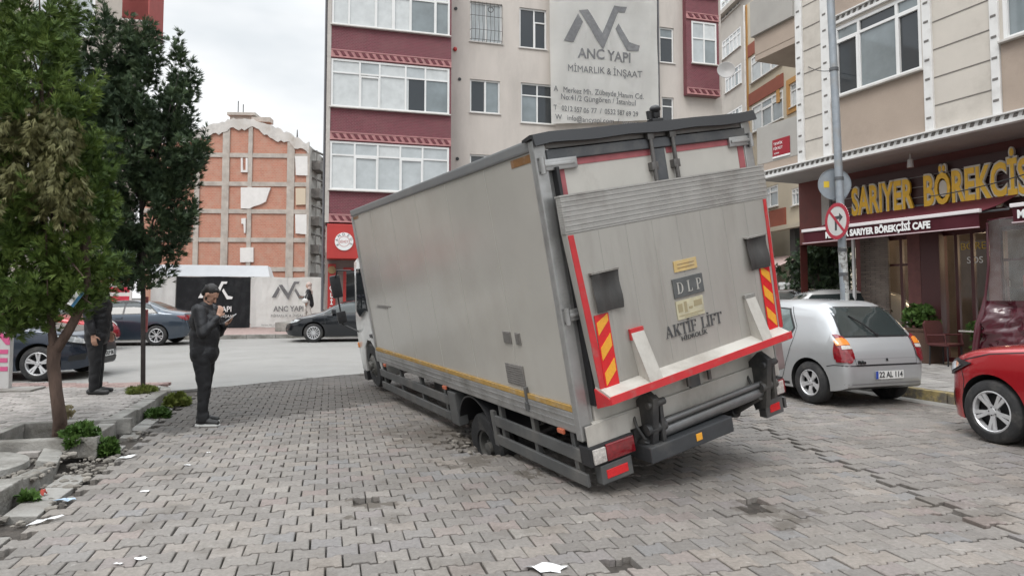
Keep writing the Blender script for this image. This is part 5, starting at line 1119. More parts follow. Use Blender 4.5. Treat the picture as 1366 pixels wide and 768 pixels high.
# ---- clear plastic wind sheet with maroon skirt, right of the door
M_PLS = mat('clear_plastic', (.40, .40, .39), .08, spec=1., alpha=.25, var=.3, vscale=2)
ws = empty('wind_sheet', FD.O, FD.rz, 'hanging clear plastic wind sheet with maroon skirt beside the cafe door', 'wind sheet'); ya = .35
xa, xb = FD.S(1318, ya), FD.S(1318, ya) + 3.6; zs_ = 1.5
from mathutils.noise import noise as nse0
nse = lambda p: nse0(Vector(p))
def cloth(nm, z0, z1, m, amp, par, x0f, n=80, r=34):
    mb = MB(); rows = []
    for i in range(n + 1):
        t = i / n; row = []
        for j in range(r + 1):
            q = j / r; z = z0 + (z1 - z0) * q; x = x0f(z) + (xb - x0f(z)) * t
            row.append(mb.bm.verts.new((x, ya + amp * (sin(x * 9 + z * 2.3) * .5 + sin(x * 17 - z * 5) * .3 + .6 * sin(z * 6 + x * 3) + 1.1 * nse((x * 3.1, z * 6.5, 1.7)) + .8 * nse((x * 9, z * 15, 4.))) - (.15 * (1 - q) if amp > .03 else 0), z)))
        rows.append(row)
    for p, q in zip(rows, rows[1:]):
        for j in range(r): mb.bm.faces.new((p[j], q[j], q[j + 1], p[j + 1]))
    mb.build(nm, m, par, sm=80)
x0f = lambda z: xa - .28 * max(0, (2.1 - z)) / 1.8
cloth('clear_sheet', zs_, 3.05, M_PLS, .018, ws, x0f); cloth('maroon_skirt', .2, zs_, mat('vinyl_maroon', (.070, .012, .020), .2, spec=.7, coat=.3, var=.15, vscale=4), .075, ws, x0f)
mb = MB(); mb.tube((xa, ya, 3.05), (xb, ya, 3.05), .02, n=8)
pts = [(x0f(3.0 - k * .28), ya - .03 - (.1 if k > 6 else 0), 3.0 - k * .28) for k in range(11)]; mb.path(pts, [.025 + .035 * (k > 5) for k in range(11)], 8); mb.build('bunched_edge', mat('vinyl_maroon', (0, 0, 0)), ws, sm=60)

# ---- beige and orange building beyond the crossing, and the grey one behind it
FC = Frame(at(999, 300, 39).xy, (.117, -1)); bC = empty('apartment_building', FC.O, FC.rz, 'cream block with orange bands seen above the corner balcony parapet', 'building')
M_CRM = mat('cream_render', (.52, .46, .36), .85, var=.06, vscale=1, dirt=(.38, .34, .28), dscale=.6, damt=.4); M_ORG = mat('orange_render', (.47, .25, .08), .8, var=.08, vscale=1.5); M_BRN = mat('redbrown_band', (.26, .075, .045), .8, var=.1, vscale=2)
q1 = FC.box(1003, 131, 1045, 168); q1 = (q1[0], q1[1], q1[2], q1[3]); q2 = FC.box(1054, 108, 1072, 140); ph = 2.95
q3 = FC.box(1016, 249, 1038, 277); q4 = FC.box(1056, 251, 1066, 274); ends = 9.5
hs = [q1, q2, (q1[0], q1[1], q1[2] + ph, q1[3] + ph), (q2[0], q2[1], q2[2] + ph, q2[3] + ph), q3, q4]
zG = FC.Z(1030, 309)
mb = MB(); wall_mesh(mb, 0, ends, zG, 19, hs, 0, .2); mb.quad((ends, 0, 0), (ends, 10, 0), (ends, 10, 19), (ends, 0, 19)); mb.quad((0, 0, 0), (0, 10, 0), (0, 10, 19), (0, 0, 19)); mb.quad((0, 0, 19), (ends, 0, 19), (ends, 10, 19), (0, 10, 19)); mb.build('wall', M_CRM, bC)
for q in (hs[0], hs[2]): window(bC, *q, vbars=(.33, .66), hbars=(.72,), sub=((.33, .66, 0, .7),), glass=1, y=.03, fr=.1)
for q in (hs[1], hs[3], hs[4], hs[5]): window(bC, *q, vbars=(.5,), hbars=(.7,), glass=1, y=.05, fr=.09)
for r_ in [(q[0] - .3, q[1] + .1, q[3] + .12, q[3] + .85) for q in (hs[0], hs[2])] + [(.0, 4.2, FC.Z(1030, 304), FC.Z(1030, 281)), (0, .5, q1[2] - 1.3, q1[2] - .55)]:
    mb = MB(); mb.box(r_[0], r_[1], -.05, .02, r_[2], r_[3]); mb.build('band', M_BRN, bC)
mb = MB(); 
for q in (hs[1], hs[3]):
    for r_ in ((q[0] - .28, q[0] - .01, q[2] - .3, q[3] + .3), (q[1] + .01, q[1] + .28, q[2] - .3, q[3] + .3), (q[0] - .01, q[1] + .01, q[3] + .01, q[3] + .3), (q[0] - .01, q[1] + .01, q[2] - .3, q[2] - .01)): mb.box(r_[0], r_[1], -.06, .02, r_[2], r_[3])
mb.box(0, .3, -.04, .02, zG + 1.5, 19); mb.box(3.5, 3.8, -.04, .02, q1[3] - .6, q1[3] + .9); mb.build('orange_surround', M_ORG, bC)
mb = MB(); mb.box(0, ends, -.35, .0, zG - .05, zG + .18); mb.build('ledge', M_CRM, bC)
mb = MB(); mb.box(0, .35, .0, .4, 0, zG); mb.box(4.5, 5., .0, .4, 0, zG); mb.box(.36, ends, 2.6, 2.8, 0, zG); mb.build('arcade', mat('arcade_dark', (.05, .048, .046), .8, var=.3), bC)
mb = MB(); mb.tube((.15, -.12, 0), (.15, -.12, 19), .06, n=8); mb.build('drainpipe', M_PIL, bC)
aw = empty('shop_awning', FC.O, FC.rz, 'faded pink shop awning in the dark arcade beyond the crossing', 'awning'); a, b, c, d = FC.box(1026, 339, 1062, 369, -.3); 
mb = MB(); mb.prism([(.6, d), (-1.0, c + .5), (-1.0, c + .47), (.6, d - .03)], lambda y, z: (a - 1, y, z), lambda y, z: (b - .6, y, z)); mb.build('canopy_cloth', mat('awning_pink', (.50, .38, .35), .7), aw)
mb = MB(); mb.box(a - 1, b - .6, -1.02, -1.0, c + .05, c + .47); vl = mb.build('valance', mat('awning_pink2', (.42, .33, .31), .7), aw)
text_mesh('MİDEN', .36, FM(b - 1.8, -1.03, c + .25, (1, 0, 0), (0, 0, 1)), 'lettering', M_DRED, vl)
FE = Frame(at(955, 300, 52).xy, (.117, -1)); bE = empty('apartment_building', FE.O, FE.rz, 'grey-cream block with white window bands seen behind the burgundy bay', 'building')
e1 = FE.box(960, 46, 990, 72); e2 = FE.box(964, 92, 991, 119); mb = MB(); he = [(q[0] + .4, q[1] - .2, q[2], q[3]) for q in (e1, e2)] + [(e2[0] + .4, e2[1] - .2, e2[2] - 3.1 * k, e2[3] - 3.1 * k) for k in (1, 2, 3)] + [(e1[0] + .4, e1[1] - .2, e1[2] + 3.1, e1[3] + 3.1)]
zt_ = FE.Z(958, 28); wall_mesh(mb, -1.0, 12, 0, zt_, he, 0, .2); mb.quad((-1, 0, zt_), (12, 0, zt_), (12, 10, zt_), (-1, 10, zt_)); mb.box(-1, 12, -.4, .0, zt_ - .1, zt_ + .2)
mb.build('wall', mat('greycream_render', (.45, .42, .38), .85, var=.06, vscale=.8, dirt=(.3, .28, .26), dscale=.5, damt=.5), bE)
for q in he: window(bE, *q, vbars=(.2, .4, .6, .8), hbars=(.7,), glass=1, y=.04, fr=.11)
mb = MB(); mb.box(2, 11.8, -1.2, 0, e2[2] - 3.9, e2[2] - 3.0); mb.build('balcony', M_SOF, bE)
# ================================================================== cars (local: x forward from the rear bumper, y left, z up)
def cr(pts, xs):
    px = [p[0] for p in pts]; pz = [p[1] for p in pts]; d = np.linspace(px[0], px[-1], 900); f = np.interp(d, px, pz)
    k = max(1, int(.05 / (d[1] - d[0]))); g = np.exp(-.5 * (np.arange(-3 * k, 3 * k + 1) / k) ** 2); g /= g.sum()
    f2 = np.convolve(np.pad(f, 3 * k, mode='edge'), g, 'valid'); w = np.clip(np.minimum(d - d[0], d[-1] - d) / .12, 0, 1); f = f * (1 - w) + f2 * w
    return np.interp(xs, d, f)
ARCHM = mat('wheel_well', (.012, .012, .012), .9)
class Car:
    def __init__(s, name, sp, paint, label, group=None, cat='car'):
        s.sp = sp; L = sp['L']; s.root = empty(name, (0, 0, 0), 0, label, cat, group); s.paint = paint
        xs = np.unique(np.concatenate([np.linspace(0, L, int(L / .05)), np.linspace(0, .3, 16), np.linspace(L - .3, L, 16)]))
        top, belt, bot, wid = (cr(sp[k], xs) for k in ('top', 'belt', 'bot', 'wid'))
        ew, lean = sp.get('e', 4.5), sp.get('lean', .30); rings = []; bm = bmesh.new()
        for i, x in enumerate(xs):
            zb, zt, w = bot[i], top[i], wid[i]; zl = min(belt[i], zt - .02); pr = []
            for k in range(11):
                t = k / 10; z = zb + (zl - zb) * t
                prof = .90 + .10 * sin(pi * min(1, .18 + .50 * t)) if t < .6 else .90 + .10 * sin(pi * (.18 + .30)) - .035 * ((t - .6) / .4) ** 2
                cre = .006 * math.exp(-((t - .80) / .05) ** 2)
                pr.append((w * prof + cre, z))
            y1, hU = pr[-1][0], zt - zl
            e = 2 / (ew if hU > .3 else 2.6 + (ew - 2.6) * max(0, hU) / .3)
            for k in range(1, 15):
                th = pi / 2 * k / 14; z = zl + hU * sin(th) ** e; y = max(0, (y1 - lean * (z - zl) - (.02 if hU > .25 else 0) * min(1, (z - zl) / .06))) * cos(th) ** e
                pr.append((y, z))
            ring = [bm.verts.new((x, y, z)) for y, z in pr] + [bm.verts.new((x, -y, z)) for y, z in pr[-2::-1]]
            rings.append(ring)
        n = len(rings[0])
        for a, b in zip(rings, rings[1:]):
            for k in range(n): bm.faces.new((a[k], a[(k + 1) % n], b[(k + 1) % n], b[k]))
        bm.faces.new(rings[0][::-1]); bm.faces.new(rings[-1])
        bmesh.ops.recalc_face_normals(bm, faces=bm.faces[:])
        s.bvh = BVHTree.FromBMesh(bm)
        me = bpy.data.meshes.new('body'); bm.to_mesh(me); bm.free()
        o = link('body', me, None, [paint, ARCHM]); s.W2 = max(wid)
        # wheel arches cut out of the body
        cb = MB()
        for wx in sp['axles']:
            for sd_ in (1, -1):
                cb.tube((wx, sd_ * (s.W2 - .30), sp['wr'] + .0), (wx, sd_ * (s.W2 + .2), sp['wr'] + .0), sp['wr'] + .055, n=36)
        co = cb.build('cut', ARCHM); md = o.modifiers.new('b', 'BOOLEAN'); md.object = co; md.operation = 'DIFFERENCE'; md.solver = 'EXACT'
        dg = bpy.context.evaluated_depsgraph_get(); me2 = bpy.data.meshes.new_from_object(o.evaluated_get(dg)); o.modifiers.clear(); o.data = me2
        bpy.data.objects.remove(co)
        me2.materials.clear(); me2.materials.append(paint); me2.materials.append(ARCHM)
        R_ = sp['wr'] + .055
        mi = []
        for p in me2.polygons:
            c = p.center; m_ = 0
            for wx in sp['axles']:
                r = hypot(c.x - wx, c.z - sp['wr'])
                if r < R_ + .004 and (abs(p.normal.y) < .4 and r > R_ - .06 and abs((p.normal.x * (c.x - wx) + p.normal.z * (c.z - sp['wr'])) / r) > .9 and abs(c.y) > s.W2 - .32 and abs(c.y) < s.W2 + .01 and (p.normal.x * (c.x - wx) + p.normal.z * (c.z - sp['wr'])) < 0): m_ = 1
                if r < R_ + .02 and abs(abs(c.y) - (s.W2 - .30)) < .01: m_ = 1
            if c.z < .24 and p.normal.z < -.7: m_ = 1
            mi.append(m_)
        me2.polygons.foreach_set('material_index', mi); smooth(me2, 38)
        s.body = o; o.parent = s.root
    def decal(s, name, poly, axis, m, eps=.004, parent=None, step=.05, side=1, both=False, thick=0, cull=.32):
        """axis 'y': poly in (x, z) laid on one or both sides; 'r' / 'f': poly in (y, z) from behind / ahead; 't': poly (x, y) from above"""
        out = []
        for sd_ in ((1, -1) if both else (side,)):
            bm = bmesh.new(); vs = [bm.verts.new((p[0], p[1], 0)) for p in poly]; bm.faces.new(vs)
            bmesh.ops.triangulate(bm, faces=bm.faces[:])
            for ax in (0, 1):
                lo = min(p[ax] for p in poly); hi = max(p[ax] for p in poly); t = lo + step; nn = Vector((0, 0, 0)); nn[ax] = 1
                while t < hi - 1e-4:
                    c = Vector((0, 0, 0)); c[ax] = t; bmesh.ops.bisect_plane(bm, geom=bm.verts[:] + bm.edges[:] + bm.faces[:], plane_co=c, plane_no=nn); t += step
            dead = []
            for v in bm.verts:
                a, b = v.co.x, v.co.y
                if axis == 'y': o_, d = Vector((a, sd_ * 3, b)), Vector((0, -sd_, 0))
                elif axis == 'r': o_, d = Vector((-3, a, b)), Vector((1, 0, 0))
                elif axis == 'f': o_, d = Vector((9, a, b)), Vector((-1, 0, 0))
                else: o_, d = Vector((a, b, 4)), Vector((0, 0, -1))
                h, nrm, _, _ = s.bvh.ray_cast(o_, d)
                if h is None or abs(nrm.dot(d)) < cull: dead.append(v); continue
                if nrm.dot(d) > 0: nrm = -nrm
                v.co = h + nrm * eps
            bmesh.ops.delete(bm, geom=dead, context='VERTS')
            bmesh.ops.recalc_face_normals(bm, faces=bm.faces[:])
            if thick: bmesh.ops.solidify(bm, geom=bm.faces[:], thickness=-thick)
            me = bpy.data.meshes.new(name); bm.to_mesh(me); bm.free(); smooth(me, 40)
            out.append(link(name, me, parent or s.root, m))
        return out
    def seam(s, name, line, axis='y', w=.005, m=None, **k):
        P_ = [Vector(p) for p in line]; L_, R_ = [], []
        for i, p in enumerate(P_):
            d = (P_[min(i + 1, len(P_) - 1)] - P_[max(i - 1, 0)]).normalized(); n = Vector((-d.y, d.x)); L_.append(p + n * w); R_.append(p - n * w)
        r = []
        for i in range(len(P_) - 1):
            pass
        return s.decal(name, [tuple(p) for p in L_ + R_[::-1]], axis, m or M_BLACK, eps=.0025, **k)
    def wheels(s, rim_style, rim_mat, rr=.62, steer=0):
        sp = s.sp; R_ = sp['wr']; rw = R_ * rr + .0
        for wx in sp['axles']:
            for sd_ in (1, -1):
                M = Matrix.Translation((wx, sd_ * (s.W2 - .115), R_)) @ Matrix.Rotation(-sd_ * pi / 2, 4, 'X')
                if steer and wx > sp['L'] / 2: M = Matrix.Translation((wx, sd_ * (s.W2 - .115), R_)) @ Matrix.Rotation(steer, 4, 'Z') @ Matrix.Rotation(-sd_ * pi / 2, 4, 'X')
                mb = MB(); mb.lathe([(rw - .01, -.10), (R_ - .035, -.10), (R_ - .008, -.085), (R_, -.06), (R_, .055), (R_ - .01, .08), (R_ - .035, .098), (rw + .01, .10), (rw, .09), (rw, -.10)], M, 44); w_ = mb.build('wheel', M_RUB, s.root, sm=45)
                mb = MB(); mb.lathe([(.001, -.02), (rw * .93, -.02), (rw * .93, -.05)], M, 30); mb.build('brake_disc', mat('wheel_dark', (.03, .03, .032), .6), w_, sm=40)
                mb = MB(); mb.lathe([(rw + .002, .088), (rw - .012, .094), (rw - .022, .082), (rw - .03, .03)], M, 40); mb.lathe([(.001, .078), (.03, .078), (.034, .07), (.055, .066), (.06, .03)], M, 20)
                n, kind = rim_style
                for k in range(n):
                    a0 = 2 * pi * k / n + .3
                    def sp_(a, r0, r1, w0, w1, z0, z1, th=.02):
                        c, s_ = cos(a), sin(a); q = []
                        for (r, w, z) in ((r0, w0, z0), (r1, w1, z1)):
                            for sg in (-1, 1): q.append((r, sg * w, z))
                        P_ = lambda r, y, z: M @ Vector((r * c - y * s_, r * s_ + y * c, z))
                        t = [P_(*q[0]), P_(*q[1]), P_(*q[3]), P_(*q[2])]; b = [P_(q[i][0], q[i][1], q[i][2] - th) for i in (0, 1, 3, 2)]
                        T = [mb.bm.verts.new(v) for v in t]; B = [mb.bm.verts.new(v) for v in b]; mb.bm.faces.new(T); mb.bm.faces.new(B[::-1])
                        for i in range(4): mb.bm.faces.new((T[i], B[i], B[(i + 1) % 4], T[(i + 1) % 4]))
                    if kind == 'fat': sp_(a0, .05, rw * .55, .030, .024, .068, .078); sp_(a0 + .0, rw * .5, rw - .012, .026, .058, .078, .086)
                    elif kind == 'twin':
                        for o_ in (-.17, .17): sp_(a0 + o_ * .9, .05, rw - .012, .013, .021, .07, .088)
                        sp_(a0, .05, rw * .4, .03, .02, .066, .072)
                    elif kind == 'v':
                        for o_ in (-.26, .26): sp_(a0 + o_ * .8, .05, rw - .012, .010, .014, .07, .088)
                mb.build('rim', rim_mat, w_)
                mb = MB()
                for k in range(5):
                    a = 2 * pi * k / 5; p = M @ Vector((.042 * cos(a), .042 * sin(a), .06)); q = M @ Vector((.042 * cos(a), .042 * sin(a), .074)); mb.tube(p, q, .007, n=6)
                mb.build('wheel_bolts', M_BLACK, w_)
    def put(s, x, y, heading, z=0, scale=None):
        s.root.location = (x, y, z); s.root.rotation_euler = (0, 0, heading)
        if scale: s.root.scale = scale
        return s.root
def carpaint(name, col, metal=.5, rough=.32, dirt=.25):
    return mat(name, col, rough, metal=metal, coat=.85, dirt=(.25, .235, .21), dscale=1.8, damt=dirt, dlo=.5, dhi=.8)
M_RIM = mat('alloy_rim', (.62, .62, .63), .35, metal=.45, var=.1, vscale=20)
M_CGLS = mat('car_glass', (.03, .038, .038), .03, spec=.6)
M_CGL2 = mat('car_glass_bright', (.16, .21, .205), .03, spec=.7, var=.5, vscale=2.2)
M_CHR = mat('chrome', (.6, .6, .6), .12, metal=1)
M_TRIM = mat('black_trim', (.02, .02, .021), .4)
M_PLATE = mat('plate_white', (.72, .72, .70), .35); M_BLUE = mat('plate_blue', (.02, .06, .35), .4)
def plate(car, axis, y0, z0, txt, w=.52, h=.115, par=None):
    r = car.decal('number_plate', [(y0 - w / 2, z0 - h / 2), (y0 + w / 2, z0 - h / 2), (y0 + w / 2, z0 + h / 2), (y0 - w / 2, z0 + h / 2)], axis, M_PLATE, eps=.012, thick=.008, step=.6)[0]
    vs = [v.co.copy() for v in r.data.vertices]; xm = (min(v.x for v in vs) if axis == 'r' else max(v.x for v in vs))
    sg = -1 if axis == 'r' else 1
    for v in r.data.vertices: v.co.x = xm + (0 if sg < 0 else 0) + (v.co.x - xm) * .25
    ax = (0, -1, 0) if axis == 'r' else (0, 1, 0); off = xm + sg * .004
    lx = y0 + (w / 2 - .022 if axis == 'r' else -w / 2 + .022)
    mb = MB(); mb.box(off - .002, off + .001, lx - .022, lx + .022, z0 - h / 2 + .004, z0 + h / 2 - .004); mb.build('country_band', M_BLUE, r)
    text_mesh(txt, h * .98, FM(off, y0 - (.02 if axis == 'r' else -.02), z0, ax, (0, 0, 1)), 'lettering', M_TXT, r, xs=.92, depth=.003, bold=.002)
    return r
def arc(cx, cz, r, a0, a1, n=8): return [(cx + r * cos(radians(a0 + (a1 - a0) * k / n)), cz + r * sin(radians(a0 + (a1 - a0) * k / n))) for k in range(n + 1)]

# ---- silver hatchback parked at the kerb
def silver_hatch():
    L = 3.82; sp = dict(L=L, wr=.312, axles=(.64, 3.08), e=4.6, lean=.34,
        top=[(0, .62), (.03, .80), (.10, .93), (.17, .985), (.44, 1.42), (.62, 1.515), (1.3, 1.545), (1.9, 1.53), (2.25, 1.46), (2.85, 1.06), (3.0, 1.0), (3.6, .86), (3.76, .72), (L, .55)],
        belt=[(0, .60), (.06, .78), (.15, .93), (.6, .955), (2.8, .90), (3.2, .84), (3.7, .70), (L, .5)],
        bot=[(0, .40), (.05, .28), (.2, .24), (.6, .2), (3.2, .2), (3.6, .22), (3.77, .26), (L, .38)],
        wid=[(0, .60), (.02, .68), (.07, .755), (.18, .80), (.6, .825), (1.9, .83), (3.0, .815), (3.5, .76), (3.7, .66), (L, .5)])
    c = Car('silver_hatchback', sp, carpaint('silver_paint', (.46, .47, .48), .5, .42, .2), 'silver five-door hatchback parked at the kerb, seen from behind its left rear corner')
    # rear screen wraps to the pillars; black seal below the glass
    c.decal('rear_screen_seal', [(-.64, .99), (.64, .99), (.62, 1.08), (.54, 1.43), (-.54, 1.43), (-.62, 1.08)], 'r', M_TRIM, .003)
    c.decal('rear_screen', [(-.61, 1.01), (.61, 1.01), (.59, 1.09), (.51, 1.41), (-.51, 1.41), (-.59, 1.09)], 'r', M_CGLS, .006)
    for sd_ in (1, -1):
        c.decal('window_seal', [(1.02, .985), (1.93, .96), (1.93, 1.385), (1.52, 1.41), (1.22, 1.395), (.98, 1.10)], 'y', M_TRIM, .003, side=sd_)
        c.decal('door_window', [(1.06, 1.0), (1.905, .98), (1.90, 1.365), (1.52, 1.385), (1.24, 1.37), (1.02, 1.10)], 'y', M_CGL2, .007, side=sd_)
        c.decal('window_seal', [(1.98, .96), (2.75, .935), (2.32, 1.345), (1.98, 1.385)], 'y', M_TRIM, .003, side=sd_)
        c.decal('door_window', [(2.01, .98), (2.68, .955), (2.30, 1.32), (2.01, 1.365)], 'y', M_CGL2, .007, side=sd_)
        c.seam('door_gap', [(1.955, 1.42), (1.955, .60), (1.93, .28)], side=sd_); c.seam('door_gap', [(1.20, 1.42), (.955, 1.12), (.95, .95), (1.02, .75), (1.10, .56), (1.16, .40), (1.22, .28)], side=sd_)
        c.seam('door_gap', [(2.95, .95), (2.97, .6), (2.93, .28)], side=sd_); c.seam('sill_line', [(1.05, .26), (2.8, .26)], w=.02, side=sd_)
        c.decal('door_handle', [(1.20, .80), (1.22, .775), (1.38, .775), (1.40, .80), (1.38, .835), (1.22, .835)], 'y', M_TRIM, .012, side=sd_, thick=.01); c.decal('door_handle', [(2.08, .78), (2.26, .78), (2.26, .83), (2.08, .83)], 'y', M_TRIM, .012, side=sd_, thick=.01)
        # tall rear lamp wrapping the corner: red, amber top
        yy = lambda p: [(sd_ * a, b) for a, b in p]
        lm = c.decal('tail_lamp', yy([(.585, .72), (.645, .645), (.78, .655), (.78, 1.03), (.69, 1.03), (.62, .99), (.59, .90)]), 'r', M_TAIL, .012, thick=.01, step=.03)[0]
        c.decal('tail_lamp_side', [(.0, .655), (.10, .65), (.17, .70), (.19, .82), (.19, 1.03), (.0, 1.03)], 'y', M_TAIL, .011, side=sd_, parent=lm, step=.03)
        c.decal('amber_lens', yy([(.61, .955), (.597, .885), (.76, .88), (.765, .965), (.67, .98)]), 'r', M_AMB, .030, parent=lm, step=.03)
        c.decal('clear_lens', yy([(.595, .83), (.597, .878), (.73, .875), (.73, .83)]), 'r', M_CLEAR, .030, parent=lm, step=.03)
        c.decal('headlight', yy([(.42, .62), (.72, .66), (.72, .76), (.45, .74)]), 'f', M_CLEAR, .012)
        mb = MB(); mb.box(2.62, 2.72, *sorted((sd_ * .84, sd_ * 1.0)), .95, 1.08, bev=.03); mb.build('wing_mirror', M_TRIM, c.root, sm=40)
    c.seam('hatch_gap', [(-.62, .99), (-.585, .80), (-.56, .615), (.56, .615), (.585, .80), (.62, .99)], 'r', .006)
    c.seam('hatch_crease', [(-.58, .70), (.58, .70)], 'r', .004, mat('silver_shadow', (.3, .3, .31), .5))
    c.seam('bumper_gap', [(-.80, .605), (.80, .605)], 'r', .007); c.seam('bumper_gap', [(.02, .61), (.18, .61), (.30, .585)], 'y', .006, both=True)
    c.seam('bumper_crease', [(-.78, .345), (.78, .345)], 'r', .010, mat('silver_shadow', (0, 0, 0)))
    c.decal('lower_valance', [(-.68, .25), (.68, .25), (.70, .29), (-.70, .29)], 'r', M_TRIM, .004)
    c.decal('lock_button', [(-.02, .66), (.02, .66), (.02, .70), (-.02, .70)], 'r', M_BLACK, .01)
    x0 = min(v.co.x for v in c.body.data.vertices)
    plate(c, 'r', -.02, .47, '22 AL 114')
    text_mesh('Palio', .07, FM(-.004, .47, .655, (0, -1, 0), (0, 0, 1)), 'badge', M_TRIM, c.root, depth=.03)
    mb = MB(); h, n_, _, _ = c.bvh.ray_cast(Vector((-3, 0, 1.02)), Vector((1, 0, 0))); h2, _, _, _ = c.bvh.ray_cast(Vector((-3, .33, 1.30)), Vector((1, 0, 0)))
    mb.tube(h + Vector((-.03, 0, 0)), h + Vector((.02, 0, 0)), .025, n=12); mb.path([h + Vector((-.03, 0, .0)), (h + h2) / 2 + Vector((-.045, 0, .01)), h2 + Vector((-.02, 0, 0))], .010, 6); mb.build('rear_wiper', M_BLACK, c.root)
    c.wheels((5, 'fat'), M_RIM); return c
c = silver_hatch(); th = math.atan(.34); wl_ = at(1080, 510, 9.86)
# rear left wheel face centre is at local (.64, .83): solve the root position
hd = pi / 2 + th; f = Vector((cos(hd), sin(hd))); lft = Vector((-sin(hd), cos(hd))); pz = wl_.xy - f * .64 - lft * .80; c.put(pz.x, pz.y, hd, .004)

# ---- red hatchback cut by the right edge
def red_hatch():
    L = 4.05; sp = dict(L=L, wr=.325, axles=(.72, 3.30), e=4.2, lean=.34,
        top=[(0, .62), (.05, .95), (.15, 1.05), (.55, 1.36), (.9, 1.43), (1.5, 1.46), (2.1, 1.42), (2.75, 1.10), (2.95, 1.055), (3.5, .985), (3.8, .90), (3.95, .80), (L, .60)],
        belt=[(0, .6), (.1, .92), (.6, .98), (2.7, .93), (3.2, .92), (3.6, .86), (3.88, .76), (L, .5)],
        bot=[(0, .4), (.1, .27), (.5, .2), (3.4, .19), (3.8, .2), (3.98, .24), (L, .34)],
        wid=[(0, .66), (.1, .80), (.5, .875), (1.9, .88), (3.3, .885), (3.6, .85), (3.80, .76), (3.93, .62), (L, .42)])
    c = Car('red_hatchback', sp, carpaint('red_car_paint', (.36, .012, .018), .25, .25, .06), 'bright red hatchback nosing in from the right edge behind the silver one')
    for sd_ in (1, -1):
        c.decal('door_window', [(1.05, 1.02), (2.72, .965), (2.15, 1.36), (1.5, 1.385), (1.1, 1.34)], 'y', M_CGLS, .006, side=sd_)
        c.seam('door_gap', [(2.88, .98), (2.92, .6), (2.85, .27)], side=sd_); c.seam('door_gap', [(1.9, 1.4), (1.9, .27)], side=sd_); c.seam('bonnet_gap', [(2.85, .965), (3.3, .915), (3.62, .83), (3.80, .76)], side=sd_, w=.006)
        c.seam('bumper_gap', [(3.66, .74), (3.62, .6), (3.64, .5)], side=sd_, w=.005); c.seam('sill_strip', [(1.1, .25), (2.85, .25)], w=.03, side=sd_); c.decal('door_handle', [(2.0, .84), (2.2, .84), (2.2, .88), (2.0, .88)], 'y', c.paint, .02, side=sd_, thick=.015)
        hl = c.decal('headlight', [(3.50, .80), (3.62, .74), (3.80, .665), (3.95, .63), (4.02, .64), (4.0, .72), (3.86, .79), (3.72, .835)], 'y', M_TRIM, .012, side=sd_, thick=.01, step=.03)[0]
        c.decal('headlight_lens', [(3.62, .765), (3.80, .69), (3.94, .65), (3.98, .69), (3.85, .765), (3.72, .805)], 'y', mat('headlight_glass', (.30, .31, .32), .05, metal=.6, spec=1., coat=1., var=.6, vscale=18), .032, side=sd_, parent=hl, step=.03)
        c.decal('lower_intake', [(3.86, .28), (4.03, .30), (4.03, .50), (3.90, .44)], 'y', M_TRIM, .006, side=sd_, step=.03)
        mb = MB(); mb.box(2.5, 2.66, *sorted((sd_ * .86, sd_ * 1.06)), .98, 1.13, bev=.04); mb.build('wing_mirror', c.paint, c.root, sm=40)
    c.decal('grille', [(-.38, .42), (.38, .42), (.42, .62), (-.42, .62)], 'f', M_TRIM, .008); c.decal('windscreen', [(2.78, -.58), (2.78, .58), (2.2, .50), (2.2, -.50)], 't', M_CGLS, .006)
    c.wheels((5, 'twin'), M_RIM, .66); return c
c = red_hatch(); th = math.atan(.30); wl_ = at(1322, 545, 7.22); hd = pi / 2 + th; f = Vector((cos(hd), sin(hd))); lft = Vector((-sin(hd), cos(hd))); pz = wl_.xy - f * 3.30 - lft * .86; c.put(pz.x, pz.y, hd, .004, (1, 1, 1.05))

